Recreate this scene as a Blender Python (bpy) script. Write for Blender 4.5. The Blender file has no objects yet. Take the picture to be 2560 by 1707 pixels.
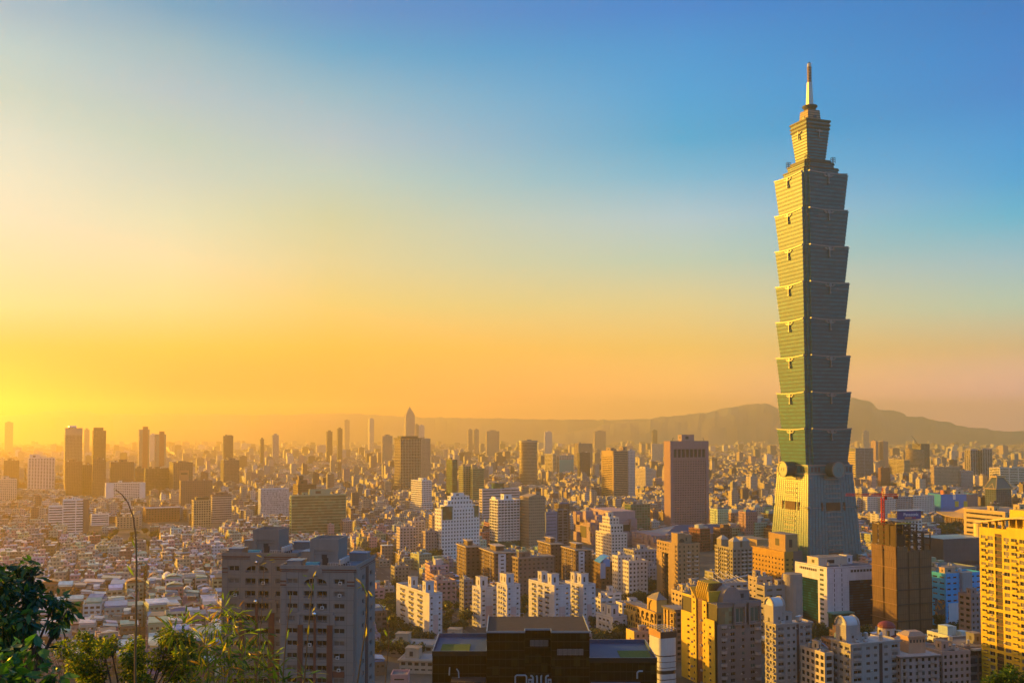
import bpy, math, random
from mathutils import Vector, Matrix
R = math.radians
random.seed(7)
SC = bpy.context.scene
COL = SC.collection

# ---------------------------------------------------------------- camera
FPX, PW, PH = 2475.0, 2560.0, 1707.0      # focal length and frame in photo pixels
CAM_H, TILT, HORIZON = 133.3, R(2.4), 1085.0
SHIFT = (HORIZON - PH/2 - FPX*math.tan(TILT))/PW
cd = bpy.data.cameras.new('camera'); cam = bpy.data.objects.new('camera', cd); COL.objects.link(cam)
cd.sensor_width = 36; cd.lens = 36*FPX/PW; cd.shift_y = SHIFT
cd.clip_start = 0.5; cd.clip_end = 60000
cam.location = (0, 0, CAM_H); cam.rotation_euler = (R(90)+TILT, 0, 0)
SC.camera = cam

# ---------------------------------------------------------------- light
SUN_AZ, SUN_EL = -63.0, 9.0               # azimuth from the view axis (negative = left), elevation
EXPOSURE = 1.25
SC.view_settings.view_transform = 'Standard'
SC.view_settings.look = 'None'; SC.view_settings.exposure = EXPOSURE; SC.view_settings.gamma = 1
sl = bpy.data.lights.new('sun', 'SUN'); so = bpy.data.objects.new('sun', sl); COL.objects.link(so)
sl.energy = 5.0; sl.angle = R(0.5); sl.color = (1.0, 0.48, 0.035)
sdir = Vector((math.sin(R(SUN_AZ))*math.cos(R(SUN_EL)), math.cos(R(SUN_AZ))*math.cos(R(SUN_EL)), math.sin(R(SUN_EL))))
so.rotation_euler = sdir.to_track_quat('Z', 'Y').to_euler(); so.location = (-300, 0, 400)

def lin(c):
    return tuple(((v/255)/12.92 if v <= 10 else ((v/255+0.055)/1.055)**2.4) for v in c)

#SKYDATA (linear colours seen at photo rows, four compass directions)
SKY_COLS = {-27.3: ((1.0, 0.0, 0.0), (1.0, 0.0, 0.0), (1.0, 0.0, 0.0), (1.0, 0.1302, 0.0053), (1.0, 0.4458, 0.2659), (0.5938, 0.5018, 0.393), (0.4022, 0.5789, 0.5028), (0.382, 0.6031, 0.5449), (0.3454, 0.5806, 0.5638), (0.2359, 0.5078, 0.5138), (0.1975, 0.4823, 0.5565), (0.0889, 0.3653, 0.5397)), -10.45: ((1.0872, 0.2596, 0.0), (1.0872, 0.2596, 0.0), (1.0872, 0.2596, 0.0), (1.0, 0.443, 0.0), (0.7132, 0.5651, 0.1354), (0.6195, 0.5907, 0.2871), (0.4998, 0.5769, 0.3522), (0.3886, 0.5575, 0.4926), (0.3278, 0.4869, 0.5577), (0.1626, 0.422, 0.5586), (0.0, 0.3147, 0.5733), (0.0, 0.2214, 0.5558)), 9.77: ((1.4303, 0.6399, 0.1602), (1.4303, 0.6399, 0.1602), (1.4303, 0.6399, 0.1602), (0.993, 0.585, 0.0946), (0.7768, 0.6402, 0.2694), (0.4629, 0.6097, 0.4763), (0.3783, 0.5665, 0.6465), (0.1171, 0.4472, 0.6627), (0.0, 0.359, 0.6444), (0.0, 0.3228, 0.6765), (0.0, 0.2727, 0.6476), (0.0, 0.2012, 0.6102)), 27.3: ((1.2281, 0.6033, 0.5878), (1.2281, 0.6033, 0.5878), (1.2281, 0.6033, 0.5878), (0.7977, 0.5065, 0.2394), (0.4636, 0.6166, 0.4711), (0.2983, 0.5288, 0.6183), (0.0554, 0.4537, 0.6722), (0.0, 0.3431, 0.6999), (0.0, 0.2927, 0.684), (0.0, 0.2128, 0.6131), (0.0, 0.1969, 0.5889), (0.0, 0.1686, 0.539)), -19.15: ((1.0, 0.0, 0.0), (1.0, 0.0, 0.0), (1.0, 0.0, 0.0), (1.0, 0.3812, 0.0), (0.8657, 0.5849, 0.2428), (0.6333, 0.6418, 0.3895), (0.5031, 0.6391, 0.4631), (0.3824, 0.56, 0.5071), (0.3042, 0.5228, 0.4863), (0.254, 0.4542, 0.5467), (0.1546, 0.4035, 0.5149), (0.0, 0.2832, 0.5108))}
world = bpy.data.worlds.new('World'); SC.world = world; world.use_nodes = True
def make_sky():
    nt = world.node_tree; N = nt.nodes; L = nt.links
    bg = N['Background']; bg.inputs['Strength'].default_value = 1.0
    tc = N.new('ShaderNodeTexCoord'); sp = N.new('ShaderNodeSeparateXYZ'); L.new(tc.outputs['Generated'], sp.inputs[0])
    def m(op, a, b=None):
        n = N.new('ShaderNodeMath'); n.operation = op
        for i, v in enumerate((a, b)):
            if v is None: continue
            if isinstance(v, (int, float)): n.inputs[i].default_value = v
            else: L.new(v, n.inputs[i])
        return n.outputs[0]
    el = m('DIVIDE', m('ARCSINE', sp.outputs['Z']), R(90))
    az = m('ARCTAN2', sp.outputs['X'], sp.outputs['Y'])
    # elevation ramps at a few compass directions; rows are photo rows turned into true elevation
    rows = (1085, 1045, 980, 870, 760, 650, 540, 435, 338, 218, 101, 0)
    cols = SKY_COLS
    def ramp(a, cs, top):
        n = N.new('ShaderNodeValToRGB'); L.new(el, n.inputs[0]); r = n.color_ramp
        k = 2**EXPOSURE
        pts = []
        for y, c in zip(rows, cs):
            e = math.atan((HORIZON-y)/FPX*math.cos(R(a)))/R(90)
            pts.append((max(e, 0.0), tuple(v/k for v in c)))
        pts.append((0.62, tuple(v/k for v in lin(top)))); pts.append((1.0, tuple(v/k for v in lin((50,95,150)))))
        while len(r.elements) < len(pts): r.elements.new(0.5)
        for e_, (p, c) in zip(r.elements, pts): e_.position = p; e_.color = (*c, 1)
        return n.outputs[0]
    outs = []
    glow = tuple(lin(c) for c in ((250, 150, 10), (249, 154, 19), (249, 158, 28), (248, 162, 37), (248, 166, 46), (247, 170, 55), (247, 174, 64), (246, 178, 73), (246, 182, 82), (245, 186, 91), (245, 190, 100), (245, 195, 110)))
    east = tuple(lin(c) for c in ((105, 165, 230), (102, 165, 231), (100, 166, 233), (98, 167, 235), (95, 168, 237), (93, 169, 239), (91, 170, 240), (89, 171, 242), (86, 172, 244), (84, 173, 246), (82, 174, 248), (80, 175, 250)))  # east and south: unseen sky, brightened and blued to fill shaded faces
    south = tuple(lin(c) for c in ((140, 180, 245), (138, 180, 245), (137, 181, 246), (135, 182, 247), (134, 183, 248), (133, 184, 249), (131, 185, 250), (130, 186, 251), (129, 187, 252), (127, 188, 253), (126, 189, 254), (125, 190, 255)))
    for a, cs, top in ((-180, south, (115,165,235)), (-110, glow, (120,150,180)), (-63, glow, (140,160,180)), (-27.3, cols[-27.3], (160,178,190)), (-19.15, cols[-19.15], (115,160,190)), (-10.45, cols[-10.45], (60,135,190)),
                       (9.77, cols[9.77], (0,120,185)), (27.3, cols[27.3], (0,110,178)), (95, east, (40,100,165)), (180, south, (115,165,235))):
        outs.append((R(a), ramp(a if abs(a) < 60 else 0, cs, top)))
    cur = outs[0][1]
    for (a0, _), (a1, o) in zip(outs, outs[1:]):
        mr = N.new('ShaderNodeMapRange'); mr.interpolation_type = 'SMOOTHSTEP' if abs(a1) > 1 else 'LINEAR'
        mr.interpolation_type = 'LINEAR'
        L.new(az, mr.inputs['Value']); mr.inputs['From Min'].default_value = a0; mr.inputs['From Max'].default_value = a1
        mx = N.new('ShaderNodeMix'); mx.data_type = 'RGBA'
        L.new(mr.outputs[0], mx.inputs[0]); L.new(cur, mx.inputs[6]); L.new(o, mx.inputs[7]); cur = mx.outputs[2]
    sk = N.new('ShaderNodeTexSky'); sk.sky_type = 'NISHITA'; sk.sun_disc = False
    sk.sun_elevation = R(SUN_EL); sk.sun_rotation = R(SUN_AZ)
    ad = N.new('ShaderNodeMix'); ad.data_type = 'RGBA'; ad.blend_type = 'ADD'
    ad.inputs[0].default_value = 0.01
    L.new(cur, ad.inputs[6]); L.new(sk.outputs[0], ad.inputs[7])
    L.new(ad.outputs[2], bg.inputs[0])
make_sky()

cy = SC.cycles
cy.use_denoising = True
cy.max_bounces = 6; cy.diffuse_bounces = 2; cy.glossy_bounces = 2; cy.transmission_bounces = 3; cy.transparent_max_bounces = 6; cy.volume_bounces = 4
cy.sample_clamp_indirect = 4

# ---------------------------------------------------------------- helpers
def at(px, py, D):
    """world point seen at photo pixel (px, py), D metres ahead of the camera"""
    u = (px-PW/2)/FPX; v = (PH/2-py)/FPX + SHIFT*PW/FPX
    fw = math.cos(TILT)-v*math.sin(TILT); up = math.sin(TILT)+v*math.cos(TILT)
    return Vector((D*u/fw, D, CAM_H+D*up/fw))
def to_px(p):
    fw = p[1]*math.cos(TILT)+(p[2]-CAM_H)*math.sin(TILT); up = -p[1]*math.sin(TILT)+(p[2]-CAM_H)*math.cos(TILT)
    return PW/2+FPX*p[0]/fw, PH/2-(up/fw-SHIFT*PW/FPX)*FPX

def tag(o, label=None, cat=None, group=None, kind=None):
    for k, v in (('label', label), ('category', cat), ('group', group), ('kind', kind)):
        if v: o[k] = v
    return o
def empty(name, loc=(0,0,0), rz=0, label=None, cat=None, group=None):
    o = bpy.data.objects.new(name, None); COL.objects.link(o); o.location = loc; o.rotation_euler = (0,0,rz)
    o.empty_display_size = 1
    return tag(o, label, cat, group)
def add(name, me, parent=None, loc=None, rz=0):
    o = bpy.data.objects.new(name, me); COL.objects.link(o)
    if parent: o.parent = parent
    if loc is not None: o.location = loc
    if rz: o.rotation_euler = (0,0,rz)
    return o
def copy_tree(o, parent=None):
    c = o.copy(); COL.objects.link(c)
    if parent: c.parent = parent
    for ch in list(o.children): copy_tree(ch, c)
    return c

class MB:
    def __init__(s): s.v = []; s.f = []; s.i = []; s.m = []
    def mi(s, m):
        if m not in s.m: s.m.append(m)
        return s.m.index(m)
    def face(s, pts, m):
        n = len(s.v); s.v.extend(pts); s.f.append(tuple(range(n, n+len(pts)))); s.i.append(s.mi(m))
    def box(s, x0, y0, z0, x1, y1, z1, m, top=None, bottom=True):
        n = len(s.v)
        s.v.extend([(x0,y0,z0),(x1,y0,z0),(x1,y1,z0),(x0,y1,z0),(x0,y0,z1),(x1,y0,z1),(x1,y1,z1),(x0,y1,z1)])
        k = s.mi(m); kt = s.mi(top) if top else k
        s.f.extend([(n,n+1,n+5,n+4),(n+1,n+2,n+6,n+5),(n+2,n+3,n+7,n+6),(n+3,n,n+4,n+7),(n+4,n+5,n+6,n+7)]); s.i.extend([k,k,k,k,kt])
        if bottom: s.f.append((n+3,n+2,n+1,n)); s.i.append(k)
    def loft(s, rings, m, caps=True, capm=None):
        n = len(s.v); k = len(rings[0]); mi = s.mi(m)
        for r in rings: s.v.extend(r)
        for a in range(len(rings)-1):
            for b in range(k):
                c = (b+1) % k
                s.f.append((n+a*k+b, n+a*k+c, n+(a+1)*k+c, n+(a+1)*k+b)); s.i.append(mi)
        if caps:
            e = n+(len(rings)-1)*k; ci = s.mi(capm) if capm else mi
            s.f.append(tuple(range(e, e+k))); s.i.append(ci)
            s.f.append(tuple(range(n+k-1, n-1, -1))); s.i.append(mi)
    def prism(s, poly, z0, z1, m, capm=None):
        s.loft([[(x,y,z0) for x,y in poly], [(x,y,z1) for x,y in poly]], m, True, capm)
    def cyl(s, x, y, z0, z1, r0, r1, m, n=14, capm=None):
        s.loft([[(x+r*math.cos(2*math.pi*k/n), y+r*math.sin(2*math.pi*k/n), z) for k in range(n)] for r, z in ((r0,z0),(r1,z1))], m, True, capm)
    def bar(s, a, b, r, m, n=5, r1=None):
        a = Vector(a); b = Vector(b); d = b-a
        if d.length < 1e-6: return
        q = d.to_track_quat('Z', 'Y').to_matrix()
        r1 = r if r1 is None else r1
        rg = []
        for p, rr in ((a, r), (b, r1)):
            rg.append([tuple(p+q@Vector((rr*math.cos(2*math.pi*k/n), rr*math.sin(2*math.pi*k/n), 0))) for k in range(n)])
        s.loft(rg, m)
    def sphere(s, x, y, z, r, m, n=10, k=6):
        rg = [[(x+r*math.sin(math.pi*a/k)*math.cos(2*math.pi*b/n), y+r*math.sin(math.pi*a/k)*math.sin(2*math.pi*b/n), z-r*math.cos(math.pi*a/k)) for b in range(n)] for a in range(1, k)]
        s.loft(rg, m)
    def mesh(s, name, smooth=False):
        me = bpy.data.meshes.new(name); me.from_pydata([tuple(p) for p in s.v], [], s.f)
        for m in s.m: me.materials.append(m)
        me.polygons.foreach_set('material_index', s.i)
        if smooth: me.polygons.foreach_set('use_smooth', [True]*len(s.f))
        me.update(); return me
    def obj(s, name, parent=None, loc=None, rz=0, smooth=False):
        return add(name, s.mesh(name, smooth), parent, loc, rz)

MATS = {}
def pri(name):
    m = bpy.data.materials.new(name); m.use_nodes = True
    return m, m.node_tree.nodes, m.node_tree.links, m.node_tree.nodes['Principled BSDF']
def mat(col, rough=0.75, var=0.16, scale=0.25, metal=0.0, spec=0.35, streak=True, tint=False):
    """weathered plain surface: base colour broken up by noise and rain streaks"""
    key = ('m', col, rough, var, scale, metal, spec, streak, tint)
    if key in MATS: return MATS[key]
    m, N, L, b = pri('surface')
    tc = N.new('ShaderNodeTexCoord')
    n1 = N.new('ShaderNodeTexNoise'); n1.inputs['Scale'].default_value = scale; n1.inputs['Detail'].default_value = 4
    L.new(tc.outputs['Object'], n1.inputs['Vector'])
    src = n1.outputs[0]
    if streak:
        mp = N.new('ShaderNodeMapping'); mp.inputs['Scale'].default_value = (1.6, 1.6, 0.05); L.new(tc.outputs['Object'], mp.inputs[0])
        n2 = N.new('ShaderNodeTexNoise'); n2.inputs['Scale'].default_value = 0.8; n2.inputs['Detail'].default_value = 3; L.new(mp.outputs[0], n2.inputs['Vector'])
        a = N.new('ShaderNodeMath'); a.operation = 'ADD'; L.new(n1.outputs[0], a.inputs[0]); L.new(n2.outputs[0], a.inputs[1])
        h = N.new('ShaderNodeMath'); h.operation = 'MULTIPLY'; h.inputs[1].default_value = 0.5; L.new(a.outputs[0], h.inputs[0]); src = h.outputs[0]
    mr = N.new('ShaderNodeMapRange'); mr.inputs['From Min'].default_value = 0.3; mr.inputs['From Max'].default_value = 0.7
    mr.inputs['To Min'].default_value = 1-var; mr.inputs['To Max'].default_value = 1+var*0.6; L.new(src, mr.inputs['Value'])
    mx = N.new('ShaderNodeVectorMath'); mx.operation = 'SCALE'; L.new(mr.outputs[0], mx.inputs['Scale'])
    if tint:
        oi = N.new('ShaderNodeObjectInfo'); L.new(oi.outputs['Color'], mx.inputs[0])
    else: mx.inputs[0].default_value = col
    L.new(mx.outputs[0], b.inputs['Base Color'])
    b.inputs['Roughness'].default_value = rough; b.inputs['Metallic'].default_value = metal; b.inputs['Specular IOR Level'].default_value = spec
    MATS[key] = m; return m
def glass(dark=(0.015,0.02,0.024), light=(0.16,0.15,0.13), bay=3.0, fl=3.3, share=0.3, rough=0.12, spec=0.6, metal=0.0):
    """glazing: panes differ by what hangs behind them (blinds, dark rooms)"""
    key = ('g', dark, light, bay, fl, share, rough, spec, metal)
    if key in MATS: return MATS[key]
    m, N, L, b = pri('glazing')
    tc = N.new('ShaderNodeTexCoord'); sp = N.new('ShaderNodeSeparateXYZ'); L.new(tc.outputs['Object'], sp.inputs[0])
    def mm(op, a, v):
        n = N.new('ShaderNodeMath'); n.operation = op
        for i, q in enumerate((a, v)):
            if q is None: continue
            if isinstance(q, (int, float)): n.inputs[i].default_value = q
            else: L.new(q, n.inputs[i])
        return n.outputs[0]
    u = mm('FLOOR', mm('DIVIDE', mm('ADD', sp.outputs[0], mm('MULTIPLY', sp.outputs[1], 1.013)), bay), None)
    w = mm('FLOOR', mm('DIVIDE', sp.outputs[2], fl), None)
    cb = N.new('ShaderNodeCombineXYZ'); L.new(u, cb.inputs[0]); L.new(w, cb.inputs[1])
    wn = N.new('ShaderNodeTexWhiteNoise'); wn.noise_dimensions = '2D'; L.new(cb.outputs[0], wn.inputs['Vector'])
    mr = N.new('ShaderNodeMapRange'); mr.inputs['From Min'].default_value = 1-share; mr.inputs['From Max'].default_value = 1.0
    L.new(wn.outputs['Value'], mr.inputs['Value'])
    mx = N.new('ShaderNodeMix'); mx.data_type = 'RGBA'; mx.inputs[6].default_value = (*dark,1); mx.inputs[7].default_value = (*light,1)
    L.new(mr.outputs[0], mx.inputs[0]); L.new(mx.outputs[2], b.inputs['Base Color'])
    b.inputs['Roughness'].default_value = rough; b.inputs['Specular IOR Level'].default_value = spec; b.inputs['Metallic'].default_value = metal
    MATS[key] = m; return m
GRID = R(20)                              # the street grid's turn

# ---------------------------------------------------------------- haze, ground, hills
def make_haze():
    b = MB(); m = bpy.data.materials.new('haze'); m.use_nodes = True; nt = m.node_tree; nt.nodes.clear()
    o = nt.nodes.new('ShaderNodeOutputMaterial'); v = nt.nodes.new('ShaderNodeVolumePrincipled')
    v.inputs['Color'].default_value = (1.0, 0.83, 0.36, 1); v.inputs['Density'].default_value = HAZE; v.inputs['Anisotropy'].default_value = HAZE_G
    nt.links.new(v.outputs[0], o.inputs['Volume'])
    b.box(-9500, -600, -3, 9500, 15500, 604, m)
    ob = b.obj('haze'); tag(ob, kind='stuff'); return ob
HAZE, HAZE_G = 1.15e-4, 0.76
make_haze()

def terrain(y):
    if y < 3: return 131.4
    pts = ((3,131.4),(60,106),(230,38),(420,6),(520,-0.6))
    for (a,za),(b,zb) in zip(pts, pts[1:]):
        if y <= b: return za+(zb-za)*(y-a)/(b-a)
    return -0.6
def make_ground():
    m, N, L, b = pri('ground')
    tc = N.new('ShaderNodeTexCoord'); n = N.new('ShaderNodeTexNoise'); n.inputs['Scale'].default_value = 0.02; n.inputs['Detail'].default_value = 6
    L.new(tc.outputs['Object'], n.inputs['Vector'])
    cr = N.new('ShaderNodeValToRGB'); L.new(n.outputs[0], cr.inputs[0])
    e = cr.color_ramp.elements; e[0].position = 0.42; e[0].color = (0.045,0.05,0.035,1); e[1].position = 0.56; e[1].color = (0.10,0.095,0.085,1)
    L.new(cr.outputs[0], b.inputs['Base Color']); b.inputs['Roughness'].default_value = 0.9
    g = MB(); g.face([(-14000,-2500,0),(14000,-2500,0),(14000,30000,0),(-14000,30000,0)], m)
    o = g.obj('ground'); tag(o, kind='structure')
    h = MB(); hm = mat((0.035,0.05,0.02), 0.9, 0.4, 0.3, streak=False)
    ys = [-900,-300,-60,-10,3,20,40,60,100,150,230,320,420,520]; xs = [-900+150*i for i in range(13)]
    rnd = random.Random(3)
    pt = [[(x, y, terrain(y)+(rnd.uniform(-2,2) if 15 < y < 500 else 0)*(0.3 if y < 60 else 1)) for x in xs] for y in ys]
    for a in range(len(ys)-1):
        for c in range(len(xs)-1): h.face([pt[a][c],pt[a][c+1],pt[a+1][c+1],pt[a+1][c]], hm)
    tag(h.obj('hillside'), kind='structure')
make_ground()
def make_hills():
    hm = mat((0.17,0.17,0.17), 0.95, 0.3, 0.002, streak=False)
    def ridge(prof, D, name, depth):
        b = MB(); rnd = random.Random(len(prof)); n = 200; rows = 9
        x0, x1 = prof[0][0], prof[-1][0]
        def hgt(x):
            for (a,ya),(c,yc) in zip(prof, prof[1:]):
                if x <= c:
                    t = (x-a)/(c-a); t = t*t*(3-2*t); return ya+(yc-ya)*t
            return prof[-1][1]
        jit = [rnd.uniform(-1,1) for _ in range(n+1)]
        g = []
        for k in range(rows):
            r = k/(rows-1); f = math.sin(math.pi*r)**0.8 if 0 < r < 1 else 0
            line = []
            for i in range(n+1):
                px = x0+(x1-x0)*i/n; p = at(px, hgt(px)+1.1*jit[i]+0.7*jit[(i*7) % n], D)
                line.append((p.x*(1+(r-0.5)*depth/D), D+(r-0.5)*depth+(110*math.sin(i*.5+k*.7+2*math.sin(i*.23))+50*math.sin(i*1.3-k*1.1)+40*jit[(i*3+k*11) % n])*f*(1-r)**.5, max(p.z,0)*f - (2 if f == 0 else 0)))
            g.append(line)
        for k in range(rows-1):
            for i in range(n): b.face([g[k][i],g[k][i+1],g[k+1][i+1],g[k+1][i]], hm)
        tag(b.obj(name, smooth=True), kind='structure')
    ridge([(-900,1060),(-100,1042),(60,1037),(140,1025),(200,1025),(240,1034),(480,1034),(700,1036),(860,1033),(1060,1043),(1400,1048),(1520,1049),(1640,1046),(1800,1060),(2000,1080)], 14300, 'hills', 1500)
    ridge([(1380,1085),(1560,1057),(1680,1040),(1760,1032),(1820,1018),(1880,1010),(1915,1009),(1950,1022),(1985,1030),(2040,1015),(2090,1000),(2130,994),(2160,1000),(2215,1024),(2290,1042),(2360,1052),(2430,1068),(2520,1078),(2620,1076),(3000,1080)], 12300, 'mountain', 2600)
make_hills()
# ---------------------------------------------------------------- the great tower
STEEL = mat((0.42,0.40,0.34), 0.42, 0.1, 0.2, metal=0.35, spec=0.5)
def make_great_tower():
    base = at(2023, 156, 1000); ax = Vector((base.x, 1000, 0)); k = 1000/FPX
    Z = lambda y: at(2023, y, 1000).z
    t = empty('skyscraper', ax, GRID, 'towering teal glass skyscraper of stacked flaring tiers with a ribbed spire', 'skyscraper')
    tg, N, L, b = pri('teal_glass')
    tc = N.new('ShaderNodeTexCoord'); n = N.new('ShaderNodeTexNoise'); n.inputs['Scale'].default_value = 0.35; n.inputs['Detail'].default_value = 3
    mp = N.new('ShaderNodeMapping'); mp.inputs['Scale'].default_value = (0.35,0.35,1.4); L.new(tc.outputs['Object'], mp.inputs[0]); L.new(mp.outputs[0], n.inputs['Vector'])
    cr = N.new('ShaderNodeValToRGB'); L.new(n.outputs[0], cr.inputs[0]); e = cr.color_ramp.elements
    e[0].position = 0.35; e[0].color = (0.0,0.085,0.115,1); e[1].position = 0.65; e[1].color = (0.0,0.15,0.19,1)
    L.new(cr.outputs[0], b.inputs['Base Color']); b.inputs['Roughness'].default_value = 0.42; b.inputs['Specular IOR Level'].default_value = 0.26
    fg = tg.copy(); fg.name = 'foot_glass'; fb = fg.node_tree.nodes['Principled BSDF']; fb.inputs['Specular IOR Level'].default_value = 1.0; fb.inputs['Roughness'].default_value = 0.25  # same glass as the tiers, made shinier to brighten the sunlit foot
    band = mat((0.001,0.08,0.105), 0.46, 0.3, 0.4, spec=0.22); bronze = mat((0.05,0.05,0.035), 0.55, 0.15, 0.4, spec=0.3)
    dark = mat((0.012,0.03,0.05), 0.25, 0.2, 0.5, spec=0.5)
    light = mat((0.17,0.18,0.17), 0.45, 0.1, 0.5, metal=0.2)
    louv = mat((0.12,0.055,0.035), 0.6, 0.15, 0.5)
    def ring(a, c):
        q = []
        for k_ in range(4):
            cs, sn = ((1,0),(0,1),(-1,0),(0,-1))[k_]
            for x, y in ((a,-(a-c)),(a,a-c),(a-c*0.5,a-c),(a-c*0.5,a-c*0.5),(a-c,a-c*0.5)):
                q.append((x*cs-y*sn, x*sn+y*cs))
        return q
    def at_z(poly, z): return [(x,y,z) for x,y in poly]
    # splayed foot
    zb, zt = 0, Z(1183); a0, a1 = 33.0, 26.6
    A = lambda z: a0+(a1-a0)*(z-zb)/(zt-zb)
    sq = lambda a, ch=1.2: [(a,-(a-ch)),(a,a-ch),(a-ch,a),(-(a-ch),a),(-a,a-ch),(-a,-(a-ch)),(-(a-ch),-a),(a-ch,-a)]
    f = MB(); f.loft([at_z(sq(A(zb)), zb), at_z(sq(A(zt)), zt)], fg)
    foot = f.obj('base', t)
    f = MB()
    nfl = 24
    for i in range(1, nfl*2):
        z = zb+(zt-zb)*i/(nfl*2); f.loft([at_z(sq(A(z)+0.15), z), at_z(sq(A(z+0.5)+0.15), z+0.5)], band)
    for s in range(-7, 8):
        for ang in range(4):
            c, sn = ((1,0),(0,1),(-1,0),(0,-1))[ang]
            rgs = []
            for z in (zb, zt):
                a = A(z)+0.3; x = s*a/8.2; w = 0.10
                rgs.append([(px*c-py*sn, px*sn+py*c, z) for px, py in ((a,x-w),(a,x+w),(a-0.5,x+w),(a-0.5,x-w))])
            f.loft(rgs, band)
    f.obj('mullion_grid', foot)
    for ang in range(4):
        f = MB(); g = MB()
        for i in range(24):
            y = 1195+i*11.35
            if 1246 < y < 1272 or y > 1400: continue
            z = Z(y); a = A(z)
            f.box(-8.6, -a-0.75, z-0.55, 8.6, -a-0.1, z+0.55, light)
        for xx in (-17, 17):
            z = Z(1263); a = A(z); f.box(min(xx*0.62,xx*1.42), -a-0.6, z-0.3, max(xx*0.62,xx*1.42), -a-0.1, z+0.3, light)
        f.obj('light_bars', foot, rz=ang*R(90))
        z0, z1 = Z(1271), Z(1251); a = A((z0+z1)/2)
        for x0, x1 in ((-8.4,8.4),(-14.2,-12.2),(12.2,14.2)):
            nl = 14 if x1-x0 > 5 else 2
            for i in range(nl): g.box(x0+(x1-x0)*i/nl+0.1, -A(z0)-0.55, z0, x0+(x1-x0)*(i+0.75)/nl, -a+0.5, z1, louv)
        z0, z1 = Z(1390), Z(1371); g.box(-8.4, -A(z0)-0.5, z0, 8.4, -A(z1)+0.6, z1, louv)
        g.obj('louvre_panel', foot, rz=ang*R(90))
        f = MB(); z = Z(1263); a = A(z); f.sphere(-a, -a, z, 1.9, light); f.obj('corner_lamp', foot, rz=ang*R(90), smooth=True)
    # belt with the four coins
    z0, z1 = zt, Z(1160)
    f = MB(); f.prism(sq(26.4), z0, z1, fg); f.prism(sq(26.9), z0-0.3, z0+1.2, light); f.prism(sq(26.9), z1-0.9, z1+0.3, light)
    for s in (-1, 1):
        for kx in range(3):
            for ang in range(4):
                c, sn = ((1,0),(0,1),(-1,0),(0,-1))[ang]
                x = s*(14.5+kx*4)
                q = [(-x-1.3,-26.55),(-x+1.3,-26.55),(-x+1.3,-26.2),(-x-1.3,-26.2)]
                f.prism([(px*c-py*sn, px*sn+py*c) for px,py in q], z0+2.4, z1-2, dark)
    f.obj('belt', t)
    zc = Z(1171)
    drum = mat((0.03,0.06,0.075), 0.35, 0.1, 0.4); disc = mat((0.06,0.17,0.17), 0.30, 0.1, 0.4, spec=0.9)
    for ang in range(4):
        f = MB(); n = 36
        rr = lambda r, y: [(r*math.cos(2*math.pi*i/n), y, zc+r*math.sin(2*math.pi*i/n)) for i in range(n)]
        f.loft([rr(7.4,-26), rr(7.4,-37.5)], drum)
        co = f.obj('coin_drum', t, rz=ang*R(90), smooth=False)
        f = MB(); f.loft([rr(6.9,-37.3), rr(6.9,-37.9)], disc); f.obj('coin_face', co)
        f = MB(); f.loft([rr(7.9,-37.2), rr(7.9,-38.3), rr(6.8,-38.3), rr(6.8,-37.2)], light, caps=False)
        for q in ((-2,-2,2,-1.5),(-2,1.5,2,2),(-2,-1.5,-1.5,1.5),(1.5,-1.5,2,1.5)): f.box(q[0],-38.15,zc+q[1],q[2],-37.6,zc+q[3], light)
        f.obj('coin_rim', co)
    # eight flaring tiers
    tops = [1073.5, 984.5, 895.5, 806, 717, 628, 539, 450]
    zs = [Z(1160)]+[Z(y) for y in tops]
    ruyi = MB()
    n = 14; c0 = lambda r, y, zz: [(r*math.cos(2*math.pi*i/n), y, zz+r*math.sin(2*math.pi*i/n)) for i in range(n)]
    ruyi.loft([c0(2.5,0.3,-2.4), c0(2.5,-1.4,-2.4)], light)
    ruyi.box(-5.4,-1.0,-4.0,5.4,0.3,-2.6,light); ruyi.box(-7.4,-0.8,-2.6,-4.2,0.3,-1.0,light); ruyi.box(4.2,-0.8,-2.6,7.4,0.3,-1.0,light)
    ruyi.box(-0.65,-1.3,-12.2,0.65,0.4,-4.0,light); ruyi.loft([c0(1.35,0.4,-11.8), c0(1.35,-1.5,-11.8)], light)
    rme = ruyi.mesh('ruyi')
    for i in range(8):
        za, zb_ = zs[i], zs[i+1]; ab, at_ = 24.6, 27.7; c = 5.0
        AA = lambda z: ab+(at_-ab)*(z-za)/(zb_-za)
        f = MB(); f.loft([at_z(ring(ab, c), za), at_z(ring(at_, c), zb_)], tg)
        tier = f.obj('tier', t)
        f = MB(); nf = 9
        for j in range(nf):
            z = za+(zb_-za-1.5)*(j+0.35)/nf
            for ang in range(4):
                cc, sn = ((1,0),(0,1),(-1,0),(0,-1))[ang]; w = None; rgs = []
                for z2 in (z, z+1.7):
                    a = AA(z2)
                    rgs.append([(px*cc-py*sn, px*sn+py*cc, z2) for px,py in ((-(a-c),-a-0.3),((a-c),-a-0.3),((a-c),-a+0.2),(-(a-c),-a+0.2))])
                f.loft(rgs, band)
        f.obj('spandrel_bands', tier)
        f = MB()
        for ang in range(4):
            cc, sn = ((1,0),(0,1),(-1,0),(0,-1))[ang]; a = at_
            lift = lambda x: 1.1*(x/(a-c))**2
            for j in range(8):
                xa, xb = -(a-c)+2*(a-c)*j/8, -(a-c)+2*(a-c)*(j+1)/8
                q = [(xa,-a-0.9),(xb,-a-0.9),(xb,-a+1.5),(xa,-a+1.5)]
                f.loft([[(px*cc-py*sn, px*sn+py*cc, zb_-0.9+(lift(px))) for px,py in q], [(px*cc-py*sn, px*sn+py*cc, zb_+0.35+lift(px)) for px,py in q]], light)
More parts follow.
